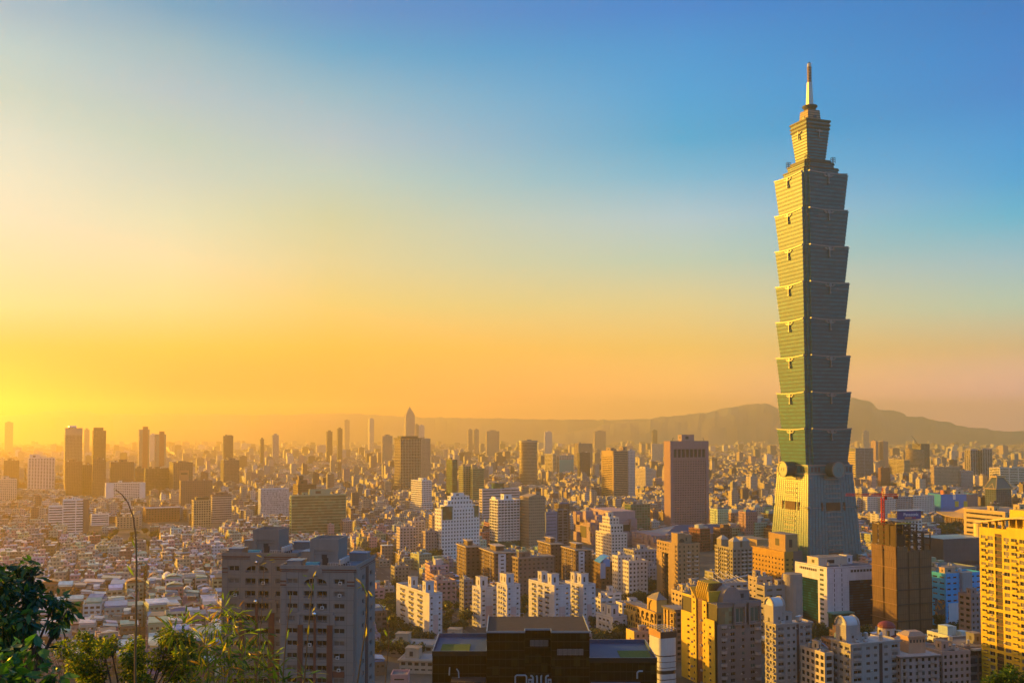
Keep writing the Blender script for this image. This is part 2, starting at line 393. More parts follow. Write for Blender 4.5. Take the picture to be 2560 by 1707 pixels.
        f.loft([at_z(ring(at_-0.5, c), zb_+0.02), at_z(ring(at_-0.9, c), zb_+0.6)], dark)
        f.obj('eave', tier)
        f = MB()
        for sx in (-1,1):
            for sy in (-1,1):
                rgs = []
                for z in (za, zb_-0.3):
                    a = AA(z)-c*0.75; w = 0.35
                    rgs.append([(sx*a+dx, sy*a+dy, z) for dx,dy in ((-w,-w),(w,-w),(w,w),(-w,w))])
                f.loft(rgs, STEEL)
        f.obj('corner_rail', tier)
        for ang in range(4):
            o = add('ornament', rme, tier, rz=ang*R(90)); o.scale = (.78,.8,.78); v = Matrix.Rotation(ang*R(90),3,'Z')@Vector((0,-at_-0.2,zb_-0.6)); o.location = v
    # roof drum, setbacks, upper flared block
    zr = zs[-1]
    f = MB(); f.cyl(0,0,zr,Z(441),21,22.5,tg,28); f.obj('roof_drum', t, smooth=False)
    f = MB()
    for a, y0, y1 in ((20.5,447,431),(17.5,431,416),(15.2,416,409)):
        f.prism(ring(a,4), Z(y0), Z(y1), tg); f.prism(ring(a+0.9,4), Z(y1)-1.3, Z(y1), bronze); f.prism(ring(a+0.5,4), (Z(y0)+Z(y1))/2-0.4, (Z(y0)+Z(y1))/2+0.4, band)
    f.obj('setback', t)
    f = MB()
    za, zb_ = Z(410), Z(337); f.loft([at_z(sq(10.6),za), at_z(sq(13.6),zb_)], tg)
    for j in range(10):
        z = za+(zb_-za)*(j+0.4)/10; a = 10.6+3.0*(j+0.4)/10; f.loft([at_z(sq(a+0.2),z), at_z(sq(a+0.4),z+0.9)], bronze)
    up = f.obj('upper_block', t)
    f = MB()
    for j, (a, y0, y1) in enumerate(((13.4,337,328),(13.7,328,319),(14.0,319,309))):
        f.prism(sq(a), Z(y0), Z(y1)-0.9, tg); f.prism(sq(a+1.1), Z(y1)-1.4, Z(y1), bronze); f.prism(sq(a+0.35),(Z(y0)+Z(y1))/2-0.5,(Z(y0)+Z(y1))/2+0.5,bronze)
    f.obj('crown', t)
    for ang in range(4):
        o = add('ornament', rme, up, rz=ang*R(90)); o.scale = (0.62,0.7,0.62); o.location = Matrix.Rotation(ang*R(90),3,'Z')@Vector((0,-14.2,Z(334)))
    f = MB(); f.loft([at_z(sq(8.0,0.8),Z(309)), at_z(sq(7.2,0.8),Z(280))], mat((0.28,0.17,0.10),0.5,0.1,0.4))
    for j in range(5):
        z = Z(309)+(Z(280)-Z(309))*(j+0.5)/5; f.prism(sq(8.1-0.2*j,0.8), z, z+0.7, bronze)
    for ang in range(4):
        cc, sn = ((1,0),(0,1),(-1,0),(0,-1))[ang]; q = [(-2,-8.2),(2,-8.2),(2,-7),(-2,-7)]
        f.prism([(px*cc-py*sn, px*sn+py*cc) for px,py in q], Z(301), Z(295), dark)
    f.obj('pinnacle', t)
    f = MB(); f.cyl(0,0,Z(281),Z(269),4.2,7.3,bronze,24); f.cyl(0,0,Z(269),Z(266.5),7.6,7.6,bronze,24); f.obj('bowl', t)
    f = MB(); f.loft([at_z(sq(3.1,0.9),Z(267)), at_z(sq(2.1,0.7),Z(207))], STEEL)
    f.loft([[(x,y,Z(207)) for x,y in sq(1.6,0.5)],[(x,y,Z(168)) for x,y in sq(1.5,0.5)]], dark)
    for j in range(10): f.cyl(0,0,Z(206-j*3.9),Z(206-j*3.9)+0.85,2.3,2.3,mat((0.3,0.19,0.13),0.45,0.1,0.5,metal=0.3),12)
    f.cyl(0,0,Z(168),Z(160),2.2,1.9,STEEL,12); f.cyl(0,0,Z(160),Z(155.7),1.9,0.4,dark,12)
    f.obj('spire', t)
    for sx, sy in ((-1,-1),(1,-1),(-1,1),(1,1)):
        f = MB(); x, y, z = sx*15.5, sy*15.5, Z(416)
        for dx in (-1.6,1.6):
            for dy in (-1.6,1.6): f.bar((x+dx,y+dy,z),(x+dx,y+dy,z+6),0.28,dark,4)
        for zz in (2,4,6):
            for (ax_,ay),(bx,by) in zip(((-1.6,-1.6),(1.6,-1.6),(1.6,1.6),(-1.6,1.6)),((1.6,-1.6),(1.6,1.6),(-1.6,1.6),(-1.6,-1.6))): f.bar((x+ax_,y+ay,z+zz),(x+bx,y+by,z+zz),0.22,dark,4)
        f.obj('roof_cage', t)
    return t
make_great_tower()
# ---------------------------------------------------------------- building kit
FOOT = []        # footprints taken (world polygons)
KEEP = []        # (px0, px1, lowest visible row, distance): nothing nearer may rise above that row here
LAND = []        # landmarks used in the wording of labels
RECT = [(1945,2115,450,990),(1930,2140,1180,990)]   # what hides what
ROOFM = mat((0.20,0.19,0.18), 0.9, 0.3, 0.15, streak=False)
TANKM = mat((0.55,0.56,0.58), 0.3, 0.1, 1.0, metal=0.7)
DARKM = mat((0.03,0.03,0.035), 0.6, 0.2, 0.5)
WHITE = (0.72,0.71,0.69); GREY = (0.30,0.30,0.32); BROWN = (0.17,0.10,0.075); TAN = (0.40,0.31,0.22); PINK = (0.40,0.27,0.27); CREAM = (0.55,0.48,0.38); RUST = (0.22,0.10,0.06); OCHRE = (0.45,0.30,0.12)
G0 = glass(); G_GREEN = glass((0.02,0.075,0.05),(0.06,0.19,0.12),4,3.6,0.5,0.15); G_BLUE = glass((0.02,0.045,0.07),(0.06,0.13,0.18),3,3.6,0.5,0.1); G_BLACK = glass((0.006,0.006,0.007),(0.05,0.05,0.03),2.6,3.6,0.25,0.08)
def sty(col, fl=3.3, sp=1.5, bay=3.6, pier=1.4, g=None, pr=0.3, band=None, rough=0.75, var=0.16):
    return dict(m=mat(col, rough, var), fl=fl, sp=sp, bay=bay, pier=pier, g=g or G0, pr=pr, band=mat(band, rough, var) if band else None)
DBG = False
class Bld:
    def __init__(s, name, label, x0, xc, x1, yt, D, st=None, rot=0, L=None, W=None, yb=None, cat='building', group=None, z0=0, nick=None):
        s.st = st; C = at(xc, yt, D); s.H = C.z-z0; th = GRID+R(rot); s.th = th
        dr = (math.cos(th), math.sin(th)); dl = (-math.sin(th), math.cos(th))
        r0 = at(x0, yt, 1).x; r1 = at(x1, yt, 1).x
        s.W = W or (r1*D-C.x)/(dr[0]-r1*dr[1])
        if not L:
            den = dl[0]-r0*dl[1]
            L = (r0*D-C.x)/den if abs(den) > 0.02 and x0 < xc-0.5 else 20
            if DBG and not 7 < L < 75: print('FALLBACK', round(L,1), x0, xc, x1, yt, D, rot, label)
            L = 10 if 0 < L <= 7 else 22 if not 0 < L < 75 else L
        s.L = L; s.W = max(min(s.W, 140), 4)
        s.root = empty(name, (C.x, D, z0), th, label, cat, group); s.root['kind'] = 'thing'; RECT.append((min(x0,xc), x1, yt, D))
        s.mb = {}; s.D = D
        P = lambda a, b: (C.x+a*dr[0]+b*dl[0], D+a*dr[1]+b*dl[1])
        s.P = P
        FOOT.append([P(-3,-3), P(s.W+3,-3), P(s.W+3,L+3), P(-3,L+3)])
        KEEP.append((min(x0,xc)-2, x1+2, yb if yb else to_px((C.x, D, 0))[1]-8, D))
        LAND.append(((x0+x1)/2, yt, D, nick or label))
    def part(s, n):
        if n not in s.mb: s.mb[n] = MB()
        return s.mb[n]
    def vol(s, x=0, y=0, z=0, W=None, L=None, H=None, st=None, wall='wall', glz='glazing', roof=True, par=1.1):
        st = st or s.st; W = W or s.W; L = L or s.L; H = H or s.H
        w = s.part(wall); g = s.part(glz); pr = st['pr']; m = st['m']; bm = st['band'] or m
        g.box(x, y, z, x+W, y+L, z+H-0.2, st['g'])
        n = max(1, round(H/st['fl'])); fl = H/n
        if st['sp'] > 0:
            for i in range(n+1):
                za = z+i*fl-(st['sp']*0.45 if i else 0); zb = min(za+st['sp'], z+H+0.02)
                if zb-za < 0.15: za = zb-0.6
                w.box(x-pr, y-pr, za, x+W+pr, y+L+pr, zb, bm)
        if st['pier'] > 0:
            q = pr-0.06; p = st['pier']/2
            for (span, face) in ((W,0),(L,1)):
                k = max(1, round(span/st['bay']))
                for i in range(k+1):
                    c = span*i/k; a, b = max(c-p, -q), min(c+p, span+q)
                    if face == 0:
                        w.box(x+a, y-q, z, x+b, y+0.05, z+H-0.1, m, bottom=False); w.box(x+a, y+L-0.05, z, x+b, y+L+q, z+H-0.1, m, bottom=False)
                    else:
                        w.box(x-q, y+a, z, x+0.05, y+b, z+H-0.1, m, bottom=False); w.box(x+W-0.05, y+a, z, x+W+q, y+b, z+H-0.1, m, bottom=False)
        if roof:
            r = s.part('roof'); o = pr+0.02
            r.face([(x-pr,y-pr,z+H+0.06),(x+W+pr,y-pr,z+H+0.06),(x+W+pr,y+L+pr,z+H+0.06),(x-pr,y+L+pr,z+H+0.06)], ROOFM)
            if par:
                w.box(x-o,y-o,z+H-0.3,x+W+o,y-o+0.35,z+H+par,m); w.box(x-o,y+L+o-0.35,z+H-0.3,x+W+o,y+L+o,z+H+par,m)
                w.box(x-o,y-o+0.352,z+H-0.3,x-o+0.35,y+L+o-0.352,z+H+par-0.004,m); w.box(x+W+o-0.35,y-o+0.352,z+H-0.3,x+W+o,y+L+o-0.352,z+H+par-0.004,m)
        return s
    def punch(s, cols, rows, y=0, x=0, z=0, W=None, H=None, m=None, t=0.45, name='wall', side='front', L=None):
        """a wall with real openings; side front = plane y, left = plane x"""
        W = W or (s.W if side == 'front' else s.L); H = H or s.H; m = m or s.st['m']; b = s.part(name)
        def bx(a, c, z0, z1):
            if c-a < 0.02 or z1-z0 < 0.02: return
            if side == 'front': b.box(x+a, y-t, z+z0, x+c, y, z+z1, m)
            elif side == 'left': b.box(x-t, y+a, z+z0, x, y+c, z+z1, m)
            else: b.box(x, y+a, z+z0, x+t, y+c, z+z1, m)
        zc = 0
        for (r0, r1) in sorted(rows):
            bx(0, W, zc, r0); xc = 0
            for (c0, c1) in sorted(cols): bx(xc, c0, r0, r1); xc = c1
            bx(xc, W, r0, r1); zc = r1
        bx(0, W, zc, H)
    def wins(s, me, cols, rows, y=0, x=0, z=0, side='front', pick=None, cap=100):
        k = 0
        for (r0, r1) in sorted(rows, reverse=True):
            for (c0, c1) in cols:
                if k >= cap: return
                k += 1
                o = add('window', me if pick is None else pick[hash((round(c0*7), round(r0*3))) % len(pick)], s.root)
                if side == 'front': o.location = (x+(c0+c1)/2, y-0.12, z+r0); o.scale = (c1-c0, 1, r1-r0)
                elif side == 'left': o.location = (x-0.12, y+(c0+c1)/2, z+r0); o.scale = (c1-c0, 1, r1-r0); o.rotation_euler = (0,0,-R(90))
                else: o.location = (x+0.12, y+(c0+c1)/2, z+r0); o.scale = (c1-c0, 1, r1-r0); o.rotation_euler = (0,0,R(90))
    def house(s, x, y, w, l, h, m=None, z=None, name='stair_house', win=True):
        b = MB(); m = m or s.st['m']; z = s.H if z is None else z
        b.box(0,0,0,w,l,h,m); b.box(-0.25,-0.25,h,w+0.25,l+0.25,h+0.5,m,top=ROOFM)
        if win: b.box(w*0.3,-0.06,h*0.3,w*0.55,0.02,h*0.75,DARKM); b.box(-0.06,l*0.35,h*0.35,0.02,l*0.6,h*0.75,DARKM)
        return b.obj(name, s.root, (x,y,z))
    def tank(s, x, y, r=1.1, h=2.2, z=None):
        b = MB(); z = s.H if z is None else z
        b.cyl(0,0,0.9,0.9+h,r,r,TANKM,12); b.cyl(0,0,0.9+h,1.2+h,r,r*0.3,TANKM,12)
        for a in range(4): b.bar((r*0.7*math.cos(a*1.57+.8),r*0.7*math.sin(a*1.57+.8),0),(r*0.7*math.cos(a*1.57+.8),r*0.7*math.sin(a*1.57+.8),1),0.08,DARKM,4)
        return b.obj('water_tank', s.root, (x,y,z))
    def clutter(s, seed, n=3, z=None):
        r = random.Random(seed); W, L = s.W, s.L
        s.house(W*r.uniform(.15,.45), L*r.uniform(.25,.5), min(W*.35,r.uniform(4,7)), min(L*.35,r.uniform(4,7)), r.uniform(2.8,5), z=z)
        for _ in range(n): s.tank(W*r.uniform(.12,.88), L*r.uniform(.1,.9), r.uniform(.7,1.2), z=z)
        b = MB()
        for _ in range(3):
            x, y = W*r.uniform(.1,.8), L*r.uniform(.1,.8); b = MB(); b.box(0,0,0.25,2.2,1.3,1.5,mat((0.4,0.41,0.42),0.5)); b.box(0.2,0.2,0,2,1.1,0.25,DARKM); b.cyl(1.1,0.65,1.5,1.7,0.5,0.5,DARKM,10)
            b.obj('roof_unit', s.root, (x,y,s.H if z is None else z))
        if r.random() < .6:
            b = MB(); b.bar((0,0,0),(0,0,r.uniform(5,9)),0.12,DARKM,4); b.bar((-1,0,4),(1,0,4),0.06,DARKM,4); b.obj('antenna', s.root, (W*.5, L*.5, s.H if z is None else z))
    def done(s):
        for k, b in s.mb.items():
            if b.f: b.obj(k, s.root)
        s.mb = {}; return s
BALC = {}
def balcony_mesh(w, d, h, m, curved=False):
    key = (w, d, h, id(m), curved)
    if key in BALC: return BALC[key]
    b = MB()
    if curved:
        n = 8; pts = [(w/2*math.cos(math.pi+math.pi*i/n), d*math.sin(math.pi+math.pi*i/n)) for i in range(n+1)]
        inn = [(x*0.86, y*0.82) for x, y in pts]
        b.prism(pts, 0, 0.2, m)
        for i in range(n): b.prism([pts[i],pts[i+1],inn[i+1],inn[i]], 0.2, h, m)
    else:
        b.box(-w/2,-d,0,w/2,0,0.2,m); b.box(-w/2,-d,0.2,w/2,-d+0.15,h,m); b.box(-w/2,-d+0.152,0.2,-w/2+0.15,0,h,m); b.box(w/2-0.15,-d+0.152,0.2,w/2,0,h,m)
    BALC[key] = b.mesh('balcony'); return BALC[key]
def balcs(B, me, spots, side='front', cap=100):
    for i, (u, z) in enumerate(spots[:cap]):
        o = add('balcony', me, B.root)
        if side == 'front': o.location = (u, -0.32, z)
        elif side == 'left': o.location = (-0.32, u, z); o.rotation_euler = (0,0,-R(90))
        else: o.location = (B.W+0.32, u, z); o.rotation_euler = (0,0,R(90))
_ac = MB(); _ac.box(-.42,-.42,0,.42,0,.62,mat((0.5,0.5,0.49),.6,.3,1.5)); _ac.box(-.25,-.44,.12,.25,-.42,.5,DARKM); AC = _ac.mesh('air_conditioner')
def acs(B, cols, rows, side='front', share=.3, seed=1, off=.35, cap=26):
    r = random.Random(seed); k = 0
    for (r0, r1) in rows:
        for (a, b_) in cols:
            if r.random() > share or k >= cap: continue
            k += 1; u = r.choice((a-.55, b_+.55, (a+b_)/2)); z = r0-.75 if abs(u-(a+b_)/2) < .1 else r0+r.uniform(-.2,.5); o = add('air_conditioner', AC, B.root)
            if side == 'front': o.location = (u, -off-.06, z)
            else: o.location = (-off-.06, u, z); o.rotation_euler = (0,0,-R(90))
def window_mesh(kind):
    b = MB(); fr = mat((0.22,0.22,0.23),0.5); gl = G_PANE[kind]
    b.box(-0.5,-0.02,0,0.5,0.06,1,gl)
    for q in ((-0.5,-0.44,0,1),(0.44,0.5,0,1),(-0.03,0.03,0.06,0.94)): b.box(q[0],-0.09,q[2],q[1],-0.02,q[3],fr)
    b.box(-0.44,-0.09,0,0.44,-0.02,0.06,fr); b.box(-0.44,-0.09,0.94,0.44,-0.02,1,fr)
    return b.mesh('window')
G_PANE = [mat((0.012,0.014,0.017),0.1,0.3,0.7,spec=0.6,streak=False), mat((0.03,0.035,0.035),0.12,0.3,0.7,spec=0.6,streak=False), mat((0.14,0.13,0.12),0.3,0.3,0.9,spec=0.5,streak=False), mat((0.04,0.11,0.11),0.12,0.3,0.9,spec=0.6,streak=False)]
WIN = [window_mesh(i) for i in range(4)]

# ---------------------------------------------------------------- far-left and middle-distance towers
LR = 8
def plain(name, label, x0, xc, x1, yt, D, st, rot=None, L=None, yb=None, seed=None, par=1.1, top=(), nick=None, clutter=True):
    rot = (LR if x1 < 1500 else 0) if rot is None else rot
    B = Bld(name, label, x0, xc, x1, yt, D, st, rot, L, yb=yb, nick=nick); B.vol(par=par)
    for (fx, fy, fw, fl_, h) in top: B.house(B.W*fx, B.L*fy, B.W*fw, B.L*fl_, h)
    if clutter: B.clutter(seed or int(x0*7+yt), 2)
    return B
S_white_strip = sty(WHITE, 3.3, 1.7, 20, 1.0); S_grid = sty((0.55,0.53,0.5), 3.4, 1.7, 3.4, 1.7); S_brown = sty(BROWN, 3.3, 1.8, 3.5, 1.9); S_tan = sty(TAN, 3.3, 1.7, 3.5, 1.7); S_grey = sty(GREY, 3.3, 1.6, 3.4, 1.5); S_dark = sty((0.10,0.09,0.085), 3.5, 1.5, 3.2, 1.2)
S_gg = sty((0.25,0.32,0.24), 3.7, 1.0, 40, 0.8, G_GREEN); S_cream = sty(CREAM, 3.3, 1.6, 3.4, 1.6); S_rust = sty(RUST, 3.3, 1.8, 3.4, 1.8); S_pale = sty((0.6,0.55,0.5), 3.3, 1.7, 3.6, 1.6)

B = plain('office_tower', 'tall slab tower with plain pale crown and round roof dishes, far left skyline', 161,164,206,1071,2370, sty((0.20,0.18,0.14),3.6,1.6,3,1.6), yb=1155)
B.part('crown').box(-0.6,-0.6,B.H-16,B.W+0.6,B.L+0.6,B.H+1.4,mat((0.25,0.23,0.19)))
for i in range(3):
    b = MB(); b.cyl(0,0,0,2,2.5,2.5,TANKM,10); b.sphere(0,0,4,4,TANKM,10,6); b.obj('roof_dish', B.root, (B.W*(0.3+0.15*i), B.L*0.5, B.H))
B.done()
B = plain('office_tower', 'dark slab tower with one stepped shoulder beside the tower with roof dishes', 231,233.5,265,1077,2500, sty((0.09,0.08,0.07),3.5,1.4,3,1.3), yb=1150)
B.vol(B.W*0.05, B.L*.2, B.H, B.W*0.75, B.L*.6, 7.5); B.done()
for (xa, xb, yt, lab) in ((348,374,1074,'left of two thin twin towers with a red strip down the front, taller'), (389.5,415,1086,'right of two thin twin towers with a red strip down the front, shorter')):
    B = plain('twin_tower', lab, xa, xa+0.4, xb, yt, 3000, sty((0.30,0.25,0.22),3.4,1.5,3,1.6), yb=1160, clutter=False)
    W = B.W; B.vol(W*.35, -1.5, 0, W*.48, 6, B.H+8.5, sty((0.34,0.12,0.08),3.4,2.0,2.6,1.6), wall='red_strip', glz='glazing'); B.done()
plain('office_tower', 'dark lone slab tower with a sloped shoulder in front of hazy blocks', 559,559.6,583,1090,3200, S_dark, yb=1146, top=((.3,.2,.6,.6,3),)).done()
B = plain('apartment_tower', 'pale grey apartment tower with stacked white balconies at the left', 70,71,137,1146,2250, sty((0.52,0.50,0.48),3.2,1.5,6,2.2), yb=1222, top=((.05,.2,.4,.6,9),)); B.done()
plain('apartment_tower', 'dark brown block at the left edge of the city', 9,10,48,1152,2300, S_brown, yb=1200).done()
plain('apartment_tower', 'dim beige block with a stepped top at the left frame edge', -8,-7,42,1199,1950, S_cream, yb=1250, top=((.2,.2,.4,.5,6),)).done()
for (a,c,b_,y,D,lab) in ((161,163,206,1155,2120,'brown apartment block in front of the tower with roof dishes'),(206,207,230,1163,2150,'narrow brown block with pale downpipes between two brown towers'),(231,232,265,1150,2080,'brown apartment block in front of the dark shouldered tower'),(275,277,335,1156,2120,'wide brown apartment block with a raised lift house'),(337,340,361,1172,2300,'slim dark block with a sunlit end wall beside the wide brown block')):
    plain('apartment_tower', lab, a,c,b_,y,D, S_brown if D < 2200 else S_dark, yb=1240, top=((.35,.2,.35,.5,6),)).done()
plain('office_block', 'dark broad office block with a sunlit left edge, left of the portal block', 361,364,423,1172,2180, S_dark, yb=1222, top=((.4,.3,.25,.4,4),)).done()
B = plain('office_block', 'dark office block with a tall portal cut into its front', 423,434,482,1157,2140, sty((0.12,0.10,0.09),3.6,1.8,4,2.0), yb=1222, clutter=False)
b = B.part('portal_frame'); b.box(B.W*.3,-1.2,B.H*.35,B.W*.8,-0.35,B.H*.78,mat((0.30,0.17,0.10))); b.box(B.W*.38,-1.3,B.H*.65,B.W*.72,-1.15,B.H*.70,DARKM); B.house(B.W*.3,B.L*.3,B.W*.4,B.L*.4,3); B.done()
plain('apartment_tower', 'dark apartment tower with a bright sunlit left side near the lone slab tower', 552,560,598,1151,2350, sty((0.14,0.12,0.11),3.3,1.6,3.2,1.4), yb=1200, top=((.3,.2,.5,.5,5),)).done()
B = plain('hospital_building', 'long white concave block with upright fins behind the drooping stalk', 264,265,363,1209,1950, sty((0.66,0.64,0.6),3.4,1.5,3.4,0.9), yb=1245, L=18); B.part('wall').box(-0.4,-0.9,0,B.W*.2,-0.35,B.H+1.5,B.st['m']); B.part('wall').box(B.W*.86,-0.9,0,B.W+.4,-0.35,B.H+1.5,B.st['m']); B.done()
plain('office_block', 'long brown civic block with a pale roof edge and rounded corner', 449,452,531,1203,1800, sty((0.20,0.13,0.11),3.6,1.9,4,2.2), yb=1262).done()
B = plain('apartment_tower', 'white apartment slab striped with dark window bands, brown end wall', 157,158,222,1251,1330, S_white_strip, rot=2, yb=1330); B.vol(-B.W*.55, 2, 0, B.W*.54, B.L*.8, B.H-8); B.part('end_wall').box(B.W*.78,-0.5,0,B.W+.5,B.L,B.H+1.2,mat((0.17,0.11,0.09))); B.done()
plain('office_block', 'low white striped block right of the white striped slab', 228,229,272,1287,1450, S_white_strip, yb=1312).done()
plain('apartment_block', 'tan block with white arched bays below the drooping stalk', 291,292,347,1294,1400, sty((0.42,0.30,0.19),3.3,1.5,4,2), yb=1328).done()
B = plain('institute_building', 'dark red brick block with a white parapet and small roof gables', 362,364,449,1271,1500, sty((0.19,0.075,0.055),3.4,1.8,4,2.2), yb=1310, L=26, clutter=False)
for i in range(3): B.house(B.W*(.15+.3*i), B.L*.3, 7, 7, 4)
B.part('parapet').box(-0.5,-0.6,B.H+0.2,B.W+.5,-0.45,B.H+2.2,mat(WHITE)); B.done()
B = plain('apartment_tower', 'tan framed tower with a dark attic and sunlit edge', 480,485,527,1252,1420, sty((0.42,0.34,0.2),3.3,1.3,3.6,1.1), yb=1316); B.part('attic').box(B.W*.15,B.L*.2,B.H,B.W*.9,B.L*.9,B.H+5,mat((0.08,0.06,0.04))); B.done()
plain('apartment_tower', 'brown tower with pale balconies behind the tan framed tower', 530,531,579,1238,1500, sty((0.16,0.10,0.085),3.3,1.7,3,1.5,band=(0.4,0.36,0.33)), yb=1300, top=((.3,.2,.5,.5,4),)).done()
B = plain('lattice_block', 'pale blue block screened by an uneven white lattice', 646,652,722,1223,1620, sty((0.50,0.56,0.60),3.0,0.7,2.4,0.7,glass((0.07,0.10,0.11),(0.42,0.47,0.5),1.3,1.6,0.75,0.4)), yb=1285, clutter=False); B.part('roof_screen').box(0,0.3,B.H+5,B.W,0.6,B.H+5.4,TANKM)
for i in range(12): B.part('roof_screen').box(B.W*i/11-0.1,0.3,B.H,B.W*i/11+0.1,0.6,B.H+5,TANKM)
B.done()
B = plain('glass_office', 'wide green glass office block with pale floor lines and a rooftop plant room', 727,729,865,1240,1330, sty((0.24,0.33,0.22),3.9,0.75,60,0.8,G_GREEN), rot=4, yb=1330, top=((.33,.3,.38,.4,8),(.2,.35,.1,.2,4)), nick='wide green glass office'); B.done()
B = plain('office_tower', 'brown stepped tower with spikes on a sunlit shoulder behind the green glass office', 733,745,790,1212,1500, sty((0.16,0.10,0.06),3.3,1.7,3.2,1.6), yb=1236, top=((.05,.1,.5,.5,7),(.1,.2,.25,.25,13))); B.done()
B = plain('office_tower', 'tall tan tower of upright ribs with a flat dark cap and glowing side', 987,1002,1052,1097,2318, sty((0.40,0.33,0.23),6.6,1.0,4.2,1.3,G_BLACK,0.7), rot=14, yb=1225, clutter=False, par=0.5); B.part('cap').box(-2,-2,B.H+0.3,B.W+2,B.L+2,B.H+2.2,mat((0.07,0.06,0.055))); B.house(4,4,B.W-10,B.L-10,4,mat((0.07,0.06,0.055)),B.H+2.2,'plant_room'); B.done()
plain('office_tower', 'plain brown slab standing right behind the tall ribbed tower', 1050,1051,1076,1097,2700, S_tan, yb=1150).done()
B = plain('office_tower', 'white office with a sunlit gridded end and rounded floor bands', 1028,1055,1079,1202,1640, sty((0.68,0.67,0.63),3.5,1.7,3.2,0.9), rot=16, yb=1275, clutter=False); B.vol(-1.5,-1.5,0,B.W+3,B.L+3,B.H*.32); B.part('fin').box(-0.5,B.L*.05,B.H,1,B.L*.25,B.H+4,B.st['m']); B.house(B.W*.4,B.L*.3,B.W*.4,B.L*.4,4); B.done()
B = plain('office_tower', 'tallest dark blade of the glass trio with a thin sunlit edge', 1116,1131,1143,1150,1900, sty((0.10,0.10,0.075),3.6,0.9,30,0.9,G_GREEN), rot=14, yb=1250); B.done()
B = plain('office_tower', 'middle block of the glass trio with a stepped sunlit side', 1147,1158,1177,1166,1850, sty((0.30,0.28,0.17),3.6,1.3,6,1.3,G_GREEN), rot=14, yb=1250); B.done()
B = plain('office_tower', 'green glass block with yellow floor bands, right of the glass trio', 1176,1181,1210,1172,1840, sty((0.30,0.30,0.15),3.6,1.4,30,1.0,G_GREEN), rot=14, yb=1250); B.done()
# white building with a stepped top and square windows
B = Bld('office_tower', 'big white office with rows of square windows and a stepped green glass top', 1088,1104,1198,1274,1062, sty((0.70,0.70,0.68),3.7,1.9,3.6,1.9,glass((0.02,0.03,0.03),(0.08,0.1,0.1),3.6,3.7,0.4)), 12, yb=1390, nick='white office with square windows')
B.vol(par=0.8); W, L, H = B.W, B.L, B.H
B.vol(W*.10,L*.1,H,W*.80,L*.7,3.7,par=.8); B.vol(W*.19,L*.2,H+3.7,W*.64,L*.5,5,par=.8); B.vol(W*.28,L*.2,H+8.7,W*.48,L*.5,4.5,par=.8)
B.part('green_glass_bay').box(W*.02,-0.6,H-11,W*.28,4,H+3.4,G_GREEN); B.part('green_glass_bay').box(W*.86,-0.5,H-9,W*.98,4,H+3,G_GREEN)
B.house(W*.36,L*.4,W*.3,L*.3,3.5,z=H+13.2); B.done()
B = plain('office_block', 'pinkish white block topped by a dark green drum, behind the white balcony tower', 1205,1206,1298,1224,1500, sty((0.52,0.46,0.45),4,2.6,30,1.2), rot=10, yb=1300, clutter=False); b = MB(); b.cyl(0,0,0,9,10,10,G_GREEN,24); b.cyl(0,0,9,10,10.4,10.4,ROOFM,24); b.obj('drum', B.root, (B.W*.52,12,B.H)); B.done()
B = Bld('apartment_tower', 'white apartment tower with rows of balconies on a dark front and sunlit left side', 1225,1245,1299,1251,1153, sty((0.70,0.70,0.70),3.25,1.0,4.2,0.7,glass((0.03,0.035,0.045),(0.16,0.17,0.18),4.2,3.25,0.4)), 8, yb=1365, nick='white balcony tower')
B.vol(); W, H, L = B.W, B.H, B.L; me = balcony_mesh(3.4,1.2,1.1,B.st['m'])
balcs(B, me, [(W*(i+.5)/6, H-3.25*(j+1)) for j in range(16) for i in range(6)]); B.part('wall').punch = None
B.house(W*.35,L*.2,W*.35,L*.4,6.5); B.part('wall').box(-0.3,L*.3,H,1.0,L*.8,H+4,B.st['m']); B.part('green_base').box(-0.6,-1.6,0,W+.6,L,9,G_GREEN); B.done()
B = Bld('office_tower', 'tan tower with a slanted gilded shoulder and small square windows', 1300,1322,1362,1243,1153, sty((0.33,0.26,0.18),3.4,1.9,2.6,1.5), 8, yb=1365, nick='tan tower with small windows'); B.vol(par=0.6); W,H,L=B.W,B.H,B.L
b = B.part('gable_cap'); b.face([(-0.4,-0.4,H+.7),(W*.5,-0.4,H+3.4),(W*.5,L+.4,H+3.4),(-0.4,L+.4,H+.7)], B.st['m']); b.face([(W+.4,-0.4,H+.7),(W*.5,-0.4,H+3.4),(W*.5,L+.4,H+3.4),(W+.4,L+.4,H+.7)], B.st['m']); b.face([(-0.4,-0.4,H+.6),(W+.4,-0.4,H+.6),(W*.5,-0.4,H+3.4)], B.st['m']); B.house(W*.6,L*.3,W*.3,L*.4,5); B.done()
plain('office_block', 'blue grey windowless hall with a pale sign panel beside the tan tower', 1364,1365,1392,1281,1190, sty((0.20,0.24,0.34),4,3.4,30,2), yb=1365).done()
B = plain('office_block', 'dark block with two white upright ribs beside the blue hall', 1393,1394,1420,1275,1200, sty((0.15,0.15,0.17),3.5,1.2,9,1.8), yb=1365, clutter=False); B.done()
